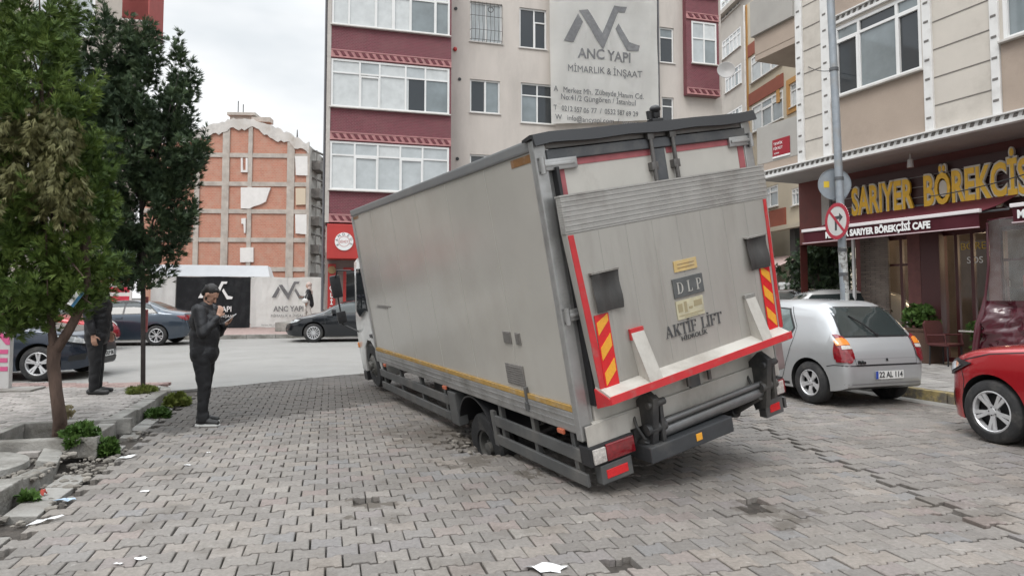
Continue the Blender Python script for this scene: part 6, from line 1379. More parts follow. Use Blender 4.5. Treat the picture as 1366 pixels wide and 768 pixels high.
# ---- dark blue hatchback, nose to the right, behind the tree trunk
def blue_hatch():
    L = 4.3; sp = dict(L=L, wr=.325, axles=(.8, 3.50), e=4.0, lean=.34,
        top=[(0, .62), (.05, .95), (.15, 1.05), (.6, 1.38), (.95, 1.46), (1.5, 1.49), (2.1, 1.45), (2.85, 1.10), (3.05, 1.055), (3.6, .99), (4.0, .91), (4.17, .83), (4.25, .72), (L, .58)],
        belt=[(0, .6), (.1, .92), (.6, .99), (2.7, .95), (3.3, .93), (3.8, .87), (4.1, .78), (L, .5)],
        bot=[(0, .4), (.1, .27), (.5, .2), (3.4, .19), (4.05, .2), (4.23, .24), (L, .34)],
        wid=[(0, .66), (.1, .80), (.5, .885), (1.9, .90), (3.4, .90), (3.8, .86), (4.05, .77), (4.2, .62), (L, .42)])
    c = Car('dark_blue_hatchback', sp, carpaint('navy_paint', (.022, .032, .052), .5, .22, .12), 'dark blue hatchback behind the forked trunk at left, its nose pointing right')
    for sd_ in (1, -1):
        c.decal('door_window', [(1.05, 1.03), (2.82, .985), (2.2, 1.385), (1.5, 1.41), (1.1, 1.36)], 'y', M_CGLS, .006, side=sd_)
        c.seam('door_gap', [(2.98, .98), (3.02, .6), (2.95, .27)], side=sd_); c.seam('door_gap', [(1.95, 1.4), (1.95, .27)], side=sd_)
        hl = c.decal('headlight', [(3.72, .86), (3.84, .76), (4.0, .70), (4.2, .66), (4.24, .72), (4.14, .80), (3.95, .86)], 'y', M_TRIM, .012, side=sd_, thick=.01, step=.03)[0]
        c.decal('headlight_lens', [(3.79, .84), (3.88, .775), (4.0, .72), (4.17, .68), (4.2, .72), (4.1, .79), (3.94, .84)], 'y', mat('headlight_bright', (.55, .57, .58), .06, metal=.4, spec=1., coat=1., var=.4, vscale=22), .032, side=sd_, parent=hl, step=.03)
        c.decal('fog_intake', [(3.98, .36), (4.2, .38), (4.22, .50), (4.0, .46)], 'y', M_TRIM, .006, side=sd_, step=.03)
        mb = MB(); mb.box(2.6, 2.76, *sorted((sd_ * .88, sd_ * 1.08)), 1.0, 1.15, bev=.04); mb.build('wing_mirror', c.paint, c.root, sm=40)
    c.decal('grille', [(-.40, .52), (.40, .52), (.43, .66), (-.43, .66)], 'f', M_TRIM, .008); c.decal('lower_intake', [(-.45, .26), (.45, .26), (.42, .38), (-.42, .38)], 'f', M_TRIM, .008); c.decal('windscreen', [(2.88, -.62), (2.88, .62), (2.2, .52), (2.2, -.52)], 't', mat('screen_sky', (.35, .38, .38), .05, spec=1., coat=1.), .006)
    plate(c, 'f', 0, .45, '34 DLP 06')
    c.wheels((5, 'twin'), M_RIM, .67); return c
c = blue_hatch(); wl_ = at(50, 483, 12.35); hd = .12; f = Vector((cos(hd), sin(hd))); rgt = Vector((sin(hd), -cos(hd))); pz = wl_.xy - f * 3.50 - rgt * .87; c.put(pz.x, pz.y, hd, .004)

# ---- saloon builder used for the two dark cars across the road
def saloon(name, label, col, L=4.6, lamps='rear', mirror=True):
    sp = dict(L=L, wr=.325, axles=(.95, L - .95), e=3.8, lean=.36,
        top=[(0, .60), (.04, .95), (.12, 1.06), (.55, 1.12), (.75, 1.15), (1.35, 1.40), (1.7, 1.44), (2.3, 1.44), (2.8, 1.36), (3.35, 1.06), (3.55, 1.0), (4.1, .88), (4.4, .76), (L, .56)],
        belt=[(0, .58), (.08, .92), (.6, .98), (2.9, .93), (3.6, .88), (4.1, .80), (4.35, .70), (L, .48)],
        bot=[(0, .42), (.1, .28), (.6, .2), (3.7, .19), (4.3, .21), (4.52, .26), (L, .36)],
        wid=[(0, .66), (.1, .82), (.5, .89), (1.9, .90), (3.7, .90), (4.1, .86), (4.35, .77), (4.5, .62), (L, .42)])
    c = Car(name, sp, carpaint(name + '_paint', col, .5, .22, .12), label)
    for sd_ in (1, -1):
        c.decal('window_seal', [(.90, 1.02), (3.35, .955), (2.75, 1.345), (2.2, 1.40), (1.6, 1.39), (1.25, 1.30)], 'y', M_TRIM, .003, side=sd_)
        c.decal('door_window', [(.98, 1.04), (1.93, 1.01), (1.93, 1.375), (1.6, 1.365), (1.28, 1.28)], 'y', M_CGLS, .007, side=sd_); c.decal('door_window', [(1.99, 1.01), (3.25, .98), (2.72, 1.325), (2.2, 1.38), (1.99, 1.38)], 'y', M_CGLS, .007, side=sd_)
        c.seam('door_gap', [(1.96, 1.4), (1.96, .27)], side=sd_); c.seam('door_gap', [(3.3, .95), (3.25, .6), (3.2, .27)], side=sd_); c.seam('door_gap', [(1.2, 1.0), (1.25, .7), (1.4, .27)], side=sd_)
        for x in (1.98, 3.0): c.decal('door_handle', [(x, .86), (x + .2, .86), (x + .2, .895), (x, .895)], 'y', c.paint, .02, side=sd_, thick=.015)
        yy = lambda p: [(sd_ * a, b) for a, b in p]
        tl = c.decal('tail_lamp', yy([(.45, .83), (.86, .80), (.88, .95), (.5, .96)]), 'r', M_TAIL, .012, thick=.01)[0]; c.decal('tail_lamp_side', [(.0, .82), (.20, .84), (.36, .95), (.02, .96)], 'y', M_TAIL, .012, side=sd_, parent=tl, step=.04)
        hl = c.decal('headlight', [(L - .62, .80), (L - .45, .68), (L - .12, .60), (L - .08, .68), (L - .25, .80)], 'y', M_TRIM, .012, side=sd_, step=.04)[0]
        c.decal('headlight_lens', [(L - .52, .77), (L - .42, .70), (L - .16, .635), (L - .14, .69), (L - .28, .77)], 'y', mat('headlight_bright', (0, 0, 0)), .026, side=sd_, parent=hl, step=.04)
        mb = MB(); mb.box(2.9, 3.06, *sorted((sd_ * .88, sd_ * 1.08)), .98, 1.12, bev=.04); mb.build('wing_mirror', c.paint, c.root, sm=40)
    c.decal('rear_screen', [(.80, -.55), (.80, .55), (1.30, .48), (1.30, -.48)], 't', M_CGLS, .006); c.decal('windscreen', [(3.38, -.60), (3.38, .60), (2.85, .52), (2.85, -.52)], 't', M_CGLS, .006)
    c.decal('grille', [(-.40, .30), (.40, .30), (.45, .62), (-.45, .62)], 'f', M_TRIM, .008)
    c.wheels((5, 'v') if lamps == 'rear' else (7, 'v'), M_RIM, .68); return c
c = saloon('slate_blue_saloon', 'slate blue saloon across the road, its red tail lamp beside the man with phone', (.045, .062, .085))
wl_ = at(208, 448, 21.1); hd = pi + .275 * 0 + .12; f = Vector((cos(hd), sin(hd))); lft = Vector((-sin(hd), cos(hd))); pz = wl_.xy - f * .95 - lft * .87; c.put(pz.x, pz.y, hd, .004)
c = saloon('black_saloon', 'black saloon parked facing left in front of the white hoarding, tail behind the lorry', (.012, .014, .018), lamps='front')
wl_ = at(418, 443, 22.6); hd = pi + .2; f = Vector((cos(hd), sin(hd))); lft = Vector((-sin(hd), cos(hd))); pz = wl_.xy - f * (4.6 - .95) - lft * .87; c.put(pz.x, pz.y, hd, .004)
# ---- simpler far cars
def suv(name, label, col, glass=M_CGLS):
    L = 4.4; sp = dict(L=L, wr=.34, axles=(.85, 3.5), e=4.6, lean=.28,
        top=[(0, .7), (.05, 1.1), (.12, 1.2), (.45, 1.6), (.8, 1.68), (2.2, 1.70), (2.6, 1.62), (3.15, 1.22), (3.4, 1.15), (4.0, 1.02), (4.3, .86), (L, .66)],
        belt=[(0, .68), (.1, 1.05), (.6, 1.1), (3.0, 1.06), (3.6, 1.0), (4.1, .88), (L, .56)], bot=[(0, .5), (.1, .34), (.6, .27), (3.6, .26), (4.2, .3), (L, .42)],
        wid=[(0, .7), (.1, .82), (.5, .89), (3.6, .90), (4.0, .85), (4.2, .76), (L, .52)])
    c = Car(name, sp, carpaint(name + '_paint', col, .3, .25, .1), label)
    for sd_ in (1, -1):
        c.decal('side_glass', [(.75, 1.15), (3.05, 1.11), (2.55, 1.55), (1.0, 1.61)], 'y', glass, .006, side=sd_)
        c.decal('headlight', [(sd_ * .4, .8), (sd_ * .8, .84), (sd_ * .8, .98), (sd_ * .45, .93)], 'f', M_CLEAR, .012)
        mb = MB(); mb.box(2.75, 2.9, *sorted((sd_ * .88, sd_ * 1.08)), 1.12, 1.28, bev=.04); mb.build('wing_mirror', c.paint, c.root, sm=40)
    c.decal('windscreen', [(3.22, -.62), (3.22, .62), (2.65, .54), (2.65, -.54)], 't', glass, .006); c.decal('rear_screen', [(-.6, 1.22), (.6, 1.22), (.52, 1.56), (-.52, 1.56)], 'r', glass, .006)
    c.wheels((5, 'v'), M_RIM, .66); return c
c = suv('black_suv', 'black high-roofed car seen past the silver hatchback roof beside the lorry', (.012, .012, .013)); p = G(1062, 452, 0); c.put(at(1066, 400, 19.5).x, 21.6, -pi / 2 + .1, .0, (1, 1, 1.06))
c = suv('white_suv', 'white car partly hidden by the grey sign pole, beyond the silver hatchback', (.62, .62, .61)); c.put(at(1185, 400, 15.9).x + 1.2, 16.9, pi - .2, 0, (1, 1, 1.04))
c = suv('red_car', 'red car glimpsed under the tree crown beyond the dark blue hatchback', (.30, .015, .02)); p = at(20, 400, 19); c.put(p.x - 1.8, 18.9, .12, 0, (1, 1, .88))
# ================================================================== trees
def leafmat(name, c0, c1, c2, rough=.6):
    m = mat(name, c1, rough); n = m.node_tree.nodes; l = m.node_tree.links; b = n['Principled BSDF']
    g = n.new('ShaderNodeNewGeometry'); r = n.new('ShaderNodeValToRGB'); r.color_ramp.elements[0].color = (*c0, 1); r.color_ramp.elements[1].color = (*c2, 1); e = r.color_ramp.elements.new(.5); e.color = (*c1, 1)
    t = n.new('ShaderNodeTexCoord'); q = n.new('ShaderNodeTexNoise'); q.inputs['Scale'].default_value = 3.2; q.inputs['Detail'].default_value = 4; l.new(t.outputs['Object'], q.inputs['Vector'])
    a = n.new('ShaderNodeMath'); a.operation = 'MULTIPLY_ADD'; a.inputs[1].default_value = .45; l.new(g.outputs['Random Per Island'], a.inputs[0])
    k = n.new('ShaderNodeMapRange'); k.inputs[1].default_value = .3; k.inputs[2].default_value = .7; k.inputs[3].default_value = 0; k.inputs[4].default_value = .6; l.new(q.outputs['Fac'], k.inputs[0]); l.new(k.outputs[0], a.inputs[2]); l.new(a.outputs[0], r.inputs[0]); l.new(r.outputs[0], b.inputs['Base Color'])
    b.inputs['Specular IOR Level'].default_value = .25
    return m
BARK = mat('bark', (.085, .055, .042), .9, var=.35, vscale=14, stretch=(1, 1, .25), bump=1., bscale=30)
def foliage(name, tufts, m, parent, blades=9, bl=.06, bw=.011, seed=1, droop=0., fan=1.9):
    """tufts: (centre, axis, length, radius, sprays)"""
    r = np.random.default_rng(seed); Pn = []; Dn = []
    for c, ax, ln, rad, ns in tufts:
        c = np.array(c); ax = np.array(ax, float); ax /= np.linalg.norm(ax)
        t = r.random(ns); rr = rad * (1 - .75 * t)[:, None] * np.sqrt(r.random(ns))[:, None]
        o = r.normal(size=(ns, 3)); o -= (o @ ax)[:, None] * ax; o /= np.linalg.norm(o, axis=1)[:, None] + 1e-9
        Pn.append(c + ax * ((t - .35) * ln)[:, None] + o * rr); d = ax * .8 + o * .75 + r.normal(size=(ns, 3)) * .25 + np.array([0, 0, -droop]); Dn.append(d / np.linalg.norm(d, axis=1)[:, None])
    P_, D = np.concatenate(Pn), np.concatenate(Dn); N = len(P_)
    S = np.cross(D, r.normal(size=(N, 3))); S /= np.linalg.norm(S, axis=1)[:, None]; U = np.cross(S, D)
    V = []
    for k in range(blades):
        f = (k / (blades - 1) - .5) * fan; st = .35 * (k % 3) / 3
        d = D * cos(f) + S * sin(f) + r.normal(size=(N, 3)) * .12; d /= np.linalg.norm(d, axis=1)[:, None]
        s = np.cross(d, U); s /= np.linalg.norm(s, axis=1)[:, None] + 1e-9; L_ = (bl * (.75 + .6 * r.random(N)))[:, None]; w = bw * (.8 + .5 * r.random(N))[:, None]
        b = P_ + D * (bl * st); V.append(np.stack([b, b + d * L_ * .45 + s * w, b + d * L_ + U * (L_ * .12), b + d * L_ * .5 - s * w], 1))
    V = np.concatenate(V).reshape(-1, 3); nf = len(V) // 4
    me = bpy.data.meshes.new(name); me.vertices.add(len(V)); me.vertices.foreach_set('co', V.astype('f').ravel()); me.loops.add(nf * 4); me.loops.foreach_set('vertex_index', np.arange(nf * 4, dtype='i'))
    me.polygons.add(nf); me.polygons.foreach_set('loop_start', np.arange(0, nf * 4, 4, dtype='i')); me.polygons.foreach_set('loop_total', np.full(nf, 4, dtype='i')); me.update(); me.validate()
    return link(name, me, parent, m)
def lobes_px(L_, Y, seed, per, ln, rad, ns, up=.9, outw=.7, depth=1.0, base=None, cz=None):
    rr = random.Random(seed); T = []
    cx = sum(l[0] for l in L_) / len(L_); k = Y / 880; C = at(cx, 200, Y)
    for (u, v, ru, rv) in L_:
        c = at(u, v, Y + (rr.random() - .5) * .35 * depth); a, b = ru * k, rv * k; d_ = max(.22, min(a * 1.3, .8) * depth); n = max(4, int(per * (a * b + a * d_ + b * d_)))
        for _ in range(n):
            while True:
                q = Vector((rr.uniform(-1, 1), rr.uniform(-1, 1), rr.uniform(-1, 1)))
                if .25 < q.length < 1: break
            q = q * (q.length ** -.45)
            p = c + Vector((q.x * a, q.y * d_, q.z * b)); ax = Vector((q.x, q.y, q.z * .5)) * outw + Vector((0, 0, up)) + Vector((rr.gauss(0, .2), rr.gauss(0, .2), rr.gauss(0, .2)))
            T.append((tuple(p), tuple(ax), ln * rr.uniform(.7, 1.35), rad * rr.uniform(.7, 1.3), ns))
    return T
M_LF1 = leafmat('conifer_green', (.030, .056, .014), (.082, .135, .028), (.20, .27, .062)); M_LF2 = leafmat('conifer_dark_green', (.022, .038, .022), (.048, .078, .040), (.105, .15, .065)); M_LF3 = leafmat('withered_sprays', (.06, .062, .022), (.12, .118, .045), (.20, .19, .08))
# green tree with forked trunk
base = G(78, 578, .12); t1 = empty('forked_conifer', base, 0, 'bright green conifer with forked reddish trunk and withered sprays, at the left edge', 'tree')
Lg = [(18, 70, 48, 70), (62, 118, 50, 70), (95, 185, 34, 60), (30, 230, 58, 80), (78, 290, 52, 75), (108, 345, 34, 55), (30, 375, 55, 75), (14, 418, 34, 34), (42, 415, 32, 28), (-45, 440, 30, 40), (78, 395, 46, 35), (-50, 130, 70, 120), (-60, 300, 80, 130), (-80, 420, 50, 50), (118, 250, 20, 55), (30, 0, 60, 60), (120, 395, 18, 25)]
tf = lobes_px(Lg, 6.95, 3, 80, .30, .075, 26, up=.75, outw=.7)
off = lambda T: [((c[0] - base.x, c[1] - base.y, c[2] - base.z), a, l, r, n) for c, a, l, r, n in T]
foliage('crown', off(tf), M_LF1, t1, bl=.072, bw=.0042, seed=4, fan=1.1)
foliage('withered_sprays', off(lobes_px([(28, 200, 34, 50), (82, 235, 26, 48), (60, 165, 42, 24), (20, 250, 25, 30)], 6.5, 9, 120, .30, .05, 30, up=-.9, outw=.3, depth=.45)), M_LF3, t1, bl=.065, bw=.0045, seed=5, droop=.7, fan=.9)
mb = MB(); R0 = lambda *p: [Vector(q) - base for q in p]
fk_ = at(73, 460, 6.95)
mb.path(R0(base + Vector((0.02, 0, -.1)), at(80, 560, 6.93), at(75, 522, 6.94), at(71, 485, 6.95), fk_), [.08, .064, .058, .06, .066], 14)
mb.path(R0(fk_ + Vector((0, 0, -.06)), at(69, 440, 6.97), at(67, 400, 7.0), at(60, 300, 7.0), at(55, 150, 7.0)), [.048, .038, .034, .028, .012], 10)
mb.path(R0(fk_ + Vector((0, 0, -.08)), at(92, 440, 6.95), at(107, 412, 6.95), at(117, 380, 6.98), at(112, 290, 7.0), at(90, 170, 7.0)), [.052, .048, .042, .034, .024, .010], 10)
rr = random.Random(5)
for k in range(34):
    u0, v0 = rr.choice([(62, 330), (58, 220), (60, 380), (112, 300), (100, 230), (56, 160), (116, 370)]); l = rr.choice(Lg); a = at(u0, v0, 7.0); b = at(l[0] + rr.uniform(-.5, .5) * l[2], l[1] + rr.uniform(-.5, .5) * l[3], 6.95 + rr.uniform(-.4, .4))
    mb.path(R0(a, (a + b) / 2 + Vector((0, 0, .08)), b), [.02, .014, .005], 6)
mb.build('trunk', BARK, t1, sm=60)
# dark tree on a thin stem
base2 = G(191, 520, .13); t2 = empty('dark_conifer', base2, 0, 'dark green multi-tipped conifer on a thin straight stem at the pavement corner', 'tree')
Ld = [(72, 55, 24, 48), (112, 115, 42, 66), (155, 72, 30, 52), (172, 200, 62, 85), (208, 130, 26, 55), (244, 100, 15, 42), (236, 150, 20, 35), (222, 215, 42, 50), (200, 290, 50, 62), (150, 335, 38, 42), (186, 360, 34, 26), (118, 210, 38, 78), (238, 300, 17, 32), (262, 205, 10, 22), (120, 300, 35, 50), (190, 60, 14, 30), (140, 160, 40, 50)]
tf = lobes_px(Ld, 10.2, 13, 66, .34, .085, 26, up=1.1, outw=.5)
base = base2; foliage('crown', off(tf), M_LF2, t2, bl=.085, bw=.0058, seed=14, fan=1.1)
mb = MB(); R0 = lambda *p: [Vector(q) - base2 for q in p]
mb.path(R0(base2 + Vector((0, 0, -.1)), at(191, 450, 10.2), at(191, 390, 10.2), at(188, 250, 10.2), at(180, 100, 10.2)), [.036, .034, .034, .03, .012], 10)
for k in range(26):
    l = rr.choice(Ld); v0 = rr.uniform(150, 370); a = at(188, v0, 10.2); b = at(l[0] + rr.uniform(-.4, .4) * l[2], l[1] + rr.uniform(-.5, .5) * l[3], 10.2 + rr.uniform(-.4, .4)); mb.path(R0(a, (a + b) / 2 + Vector((0, 0, -.05)), b), [.018, .012, .004], 6)
mb.build('trunk', mat('stem_dark', (.05, .04, .038), .8, var=.3), t2, sm=60)
mb = MB(); z0 = .55
for z_, h_ in ((.9, .35), (1.35, .1)): mb.tube(Vector((0, 0, z_)), Vector((0, 0, z_ + h_)), .0385, n=12)
mb.build('stem_paint', mat('stem_red_paint', (.28, .07, .07), .6, var=.3, vscale=20), t2)
# dark evergreen beside the cafe
base3 = Vector((9.3, 19.9, .0)); t3 = empty('dark_evergreen', base3, 0, 'dark bushy evergreen in the shade below the corner balcony, left of the grey pole', 'tree')
base = base3; T = []
for k in range(150):
    q = Vector((rr.gauss(0, .42), rr.gauss(0, .4), rr.uniform(.5, 3.3))); w = 1.35 - abs(q.z - 1.7) * .45; T.append(((q.x * w, q.y * w, q.z), (q.x, q.y, .5), .45, .2, 14))
foliage('crown', T, M_LF2, t3, blades=7, bl=.12, bw=.02, seed=21); mb = MB(); mb.path([(0, 0, 0), (.05, 0, 1.2), (-.05, .05, 2.6)], [.09, .07, .03], 10); mb.build('trunk', BARK, t3, sm=60)
# weeds along the kerb and in the tree pit
def weed(name, p, r, h, n, m, label, cat='plant', group=None, seed=0, bl=.05, bw=.012):
    q = random.Random(seed); T = []
    for k in range(n):
        a = q.uniform(0, 2 * pi); d = r * math.sqrt(q.random()); z = h * q.random() * (1 - (d / r) ** 2 * .6); T.append(((d * cos(a), d * sin(a), z), (cos(a) * .6, sin(a) * .6, 1), .07, .035, 7))
    o = foliage(name, T, m, None, blades=6, bl=bl, bw=bw, seed=seed); o.location = p; return tag(o, label, cat, group)
M_WEED = leafmat('weed_green', (.02, .04, .01), (.05, .10, .02), (.10, .17, .04)); M_WEEDY = leafmat('weed_yellow', (.05, .07, .015), (.12, .15, .03), (.2, .22, .06))
weed('weed_clump', G(106, 590, .13), .13, .16, 70, M_WEED, 'leafy green weed in the tree pit right of the forked trunk', seed=31)
weed('weed_clump', G(142, 606, .0), .08, .13, 34, M_WEED, 'smaller green weed growing from the foot of the kerb stones', seed=32)
weed('weed_clump', G(236, 541, .0), .13, .13, 45, M_WEEDY, 'yellowish weed against the end of the kerb left of the man with phone', seed=33, bl=.06)
weed('weed_clump', G(210, 556, .0), .12, .07, 36, M_WEED, 'dark low weeds at the foot of the kerb before the yellowish ones', seed=36, bl=.05)
weed('grass_tuft', G(189, 523, .15), .2, .02, 50, M_WEEDY, 'short grass round the foot of the thin stemmed tree', 'grass', seed=34, bl=.06, bw=.005)
weed('weed_clump', G(40, 668, .0), .04, .02, 6, M_WEED, 'tiny weed in the gutter beside the broken kerb', seed=35)
weed('weed_clump', G(88, 555, .18), .05, .12, 14, mat('dry_leaf', (.3, .26, .15), .8), 'small dry sprout at the foot of the forked trunk', seed=37, bl=.03)
# ================================================================== people
from mathutils import noise as mnoise
def blob(name, prims, voxel, m, parent, wr=0., wf=9., it=2):
    mb = MB()
    for p in prims:
        if p[0] == 'c':
            _, a, b, r0, r1 = p; a, b = Vector(a), Vector(b); mb.tube(a, b, r0, r1, n=16)
            mb.ball(a, r0, 14, 10); mb.ball(b, r1, 14, 10)
        else:
            _, c, r, rot = p; q = bmesh.ops.create_uvsphere(mb.bm, u_segments=20, v_segments=14, radius=1); M = Matrix.Translation(c) @ Matrix.Rotation(rot, 4, 'Y') @ Matrix.Diagonal((*r, 1))
            for v in q['verts']: v.co = M @ v.co
    me = bpy.data.meshes.new(name); mb.bm.to_mesh(me); mb.bm.free(); o = link(name, me, parent, m)
    md = o.modifiers.new('r', 'REMESH'); md.mode = 'VOXEL'; md.voxel_size = voxel
    ms = o.modifiers.new('s', 'SMOOTH'); ms.iterations = it; ms.factor = .5
    me2 = bpy.data.meshes.new_from_object(o.evaluated_get(bpy.context.evaluated_depsgraph_get())); o.modifiers.clear(); o.data = me2; me2.materials.clear(); me2.materials.append(m)
    if wr:
        nn = [v.normal.copy() for v in me2.vertices]
        for v, n in zip(me2.vertices, nn):
            q = Vector((v.co.x * wf, v.co.y * wf, v.co.z * wf * 1.25)); k = abs(mnoise.noise(q)) * 1.4 - .35; v.co += n * (wr * k)
    me2.polygons.foreach_set('use_smooth', [True] * len(me2.polygons)); return o
M_SKIN = mat('skin', (.42, .24, .17), .5, var=.1, vscale=30); M_HAIR = mat('hair_black', (.010, .008, .007), .55, var=.4, vscale=60); M_JKT = mat('jacket_black', (.0095, .0095, .012), .55, var=.25, vscale=9, bump=.4, bscale=60); M_TRS = mat('trousers_black', (.008, .008, .0095), .8, var=.2, vscale=12)
M_SHOE = mat('shoe_black', (.02, .02, .02), .5); M_SOLE = mat('sole_white', (.6, .6, .58), .5)
def finger(wr_, d, up_, side, curl, k=1.):
    """palm and five fingers as capsules; d: hand direction, up_: back of the hand"""
    wr_, d, up_ = Vector(wr_), Vector(d).normalized(), Vector(up_).normalized(); s = d.cross(up_).normalized() * side; pr = []
    pc = wr_ + d * .045; 
    for t in (-.028, -.010, .009, .027): pr.append(('c', wr_ + d * .01 + s * t * .7, wr_ + d * .088 + s * t, .014, .0125))
    for t, L_ in ((-.030, .062), (-.010, .074), (.010, .078), (.029, .068)):
        p = wr_ + d * .09 + s * t; dd = d.copy(); 
        for j, f in enumerate((.42, .32, .26)):
            dd = (dd * cos(curl * (.5 + .4 * j)) - up_ * sin(curl * (.5 + .4 * j))).normalized(); q = p + dd * L_ * f; pr.append(('c', tuple(p), tuple(q), .0095 - j * .0007, .009 - j * .0008)); p = q
    p = wr_ + d * .025 + s * .030; q = p + (d * .6 + s * .75 - up_ * .3).normalized() * .042; r = q + (d * .85 + s * .2 - up_ * .45).normalized() * .032; pr += [('c', tuple(p), tuple(q), .013, .0115), ('c', tuple(q), tuple(r), .011, .009)]
    return [(a, tuple(b), tuple(c), e, f) if a == 'c' else (a, b, c, e) for a, b, c, e, f in pr]
def head(c, pitch):
    """head facing +x, bowed by pitch"""
    M = Matrix.Translation(c) @ Matrix.Rotation(pitch, 4, 'Y'); T = lambda *p: tuple(M @ Vector(p))
    return [('e', T(-.012, 0, .03), (.098, .076, .092), pitch), ('e', T(.025, 0, -.035), (.070, .058, .078), pitch), ('e', T(.055, 0, -.085), (.036, .034, .026), pitch),
            ('c', T(.085, 0, .01), T(.108, 0, -.028), .009, .0145), ('c', T(.072, -.028, .028), T(.072, .028, .028), .018, .018), ('c', T(.082, -.016, -.062), T(.082, .016, -.062), .0095, .0095), ('c', T(.08, -.014, -.073), T(.08, .014, -.073), .010, .010),
            ('e', T(-.005, .078, -.012), (.018, .010, .032), pitch), ('e', T(-.005, -.078, -.012), (.018, .010, .032), pitch), ('e', T(.06, .03, -.012), (.02, .02, .022), pitch), ('e', T(.06, -.03, -.012), (.02, .02, .022), pitch)], M
def hair(M, parent, m, vox=.008):
    T = lambda *p: tuple(M @ Vector(p)); pit = M.to_euler().y
    return blob('hair', [('e', T(-.026, 0, .045), (.096, .082, .090), pit), ('e', T(-.06, 0, -.005), (.052, .070, .065), pit), ('e', T(.012, 0, .094), (.058, .060, .026), pit)], vox, m, parent, .004, 40)
def eyes(M, parent):
    mb = MB()
    for s in (-1, 1): p = M @ Vector((.081, s * .031, -.002)); mb.ball(p, (.006, .011, .006), 8, 6)
    mb.build('eyes', M_BLACK, parent, sm=60)
# ---- man looking down at his phone
p = G(276, 566, 0); man = empty('person', (p.x - .06, p.y, .0), radians(4), 'man in black hooded jacket and trousers, head bowed over a phone, standing on the pavers', 'person')
hp, M = head((.06, 0, 1.61), radians(42))
legsR = [((.0, -.10, .93), (.055, -.11, .50), .085, .062), ((.055, -.11, .50), (.045, -.12, .10), .062, .042)]; legsL = [((.0, .10, .93), (-.01, .11, .50), .085, .062), ((-.01, .11, .50), (-.05, .12, .10), .062, .042)]
armR = [(.01, -.195, 1.41), (.085, -.27, 1.14), (.205, -.10, 1.345)]; armL = [(.01, .195, 1.41), (.07, .27, 1.13), (.225, .09, 1.235)]
body = [('c', (0, 0, .99), (.0, 0, 1.2), .12, .13), ('c', (0, -.06, 1.3), (0, .06, 1.3), .13, .13), ('c', (.0, -.15, 1.41), (.0, .15, 1.41), .065, .065), ('c', (.01, 0, 1.42), (.045, 0, 1.54), .056, .054)] + hp
for q in legsR + legsL: body.append(('c', *q))
for A in (armR, armL): body += [('c', A[0], A[1], .052, .040), ('c', A[1], A[2], .038, .026)]
for A, s in ((legsR, -1), (legsL, 1)): x = A[1][1][0]; body += [('c', (x, s * .12, .07), (x + .14, s * .13, .04), .038, .03)]
body += finger((.205, -.10, 1.345), (.10, .45, .85), (.7, -.6, .2), 1, .55); body += finger((.225, .09, 1.235), (.75, -.35, .45), (.0, .5, -.7), -1, .9)
b_ = blob('body', body, .0065, M_SKIN, man); hair(M, man, M_HAIR); eyes(M, b_)
blob('beard', [('e', tuple(M @ Vector((.045, 0, -.072))), (.05, .056, .034), radians(34)), ('e', tuple(M @ Vector((.012, 0, -.05))), (.04, .062, .04), radians(34))], .008, mat('beard_dark', (.05, .035, .028), .8), man)
jk = [('c', (.0, 0, .93), (.005, 0, 1.12), .165, .178), ('c', (.0, -.05, 1.28), (.0, .05, 1.28), .165, .165), ('c', (-.005, -.155, 1.385), (-.005, .155, 1.385), .095, .095), ('c', (-.0, 0, 1.40), (.01, 0, 1.455), .10, .082), ('e', (-.09, 0, 1.425), (.065, .115, .07), 0), ('e', (.045, 0, 1.08), (.14, .14, .15), 0),
      ('c', armR[0], armR[1], .080, .068), ('c', armR[1], (.19, -.115, 1.32), .064, .042), ('c', armL[0], armL[1], .088, .075), ('c', armL[1], (.21, .10, 1.215), .072, .045), ('c', (.01, -.03, .885), (.01, .03, .885), .165, .165)]
blob('jacket', jk, .010, M_JKT, man, .011, 7)
tr = []
for A, s in ((legsR, -1), (legsL, 1)): tr += [('c', (A[0][0][0], s * .085, .90), A[0][1], .118, .078), ('c', A[0][1], (A[1][1][0] - .0, s * .12, .12), .076, .060), ('c', (A[1][1][0] + .01, s * .12, .12), (A[1][1][0] + .015, s * .12, .085), .070, .072)]
blob('trousers', tr, .010, M_TRS, man, .010, 9)
for A, s in ((legsR, -1), (legsL, 1)):
    x = A[1][1][0]; sh = blob('shoe', [('c', (x - .03, s * .12, .065), (x + .08, s * .127, .06), .047, .042), ('c', (x + .08, s * .127, .05), (x + .18, s * .133, .042), .042, .034)], .008, M_SHOE, man)
    mb = MB(); mb.prism([(x - .085 + .0, 0), (x - .06, -.04), (x + .1, -.048), (x + .19, -.036), (x + .222, 0), (x + .19, .038), (x + .1, .045), (x - .06, .04)], lambda a, b: (a, s * .126 + b, .004), lambda a, b: (a, s * .126 + b, .032)); mb.build('sole', M_SOLE, sh, bev=.006, sm=50)
ph = empty('phone', (0, 0, 0), 0, 'phone with pale edge held in the hands of the man in black', 'phone'); Mp = man.matrix_basis @ Matrix.Translation((.305, .03, 1.315)) @ Matrix.Rotation(radians(-38), 4, 'Y') @ Matrix.Rotation(radians(12), 4, 'X')
ph.matrix_world = Mp; mb = MB(); mb.box(-.08, .08, -.039, .039, -.005, .004, bev=.004); mb.build('phone_case', mat('phone_case', (.55, .56, .57), .3), ph); mb = MB(); mb.box(-.072, .072, -.034, .034, .0042, .006); mb.build('screen', mat('phone_screen', (.25, .27, .30), .05, spec=1), ph)
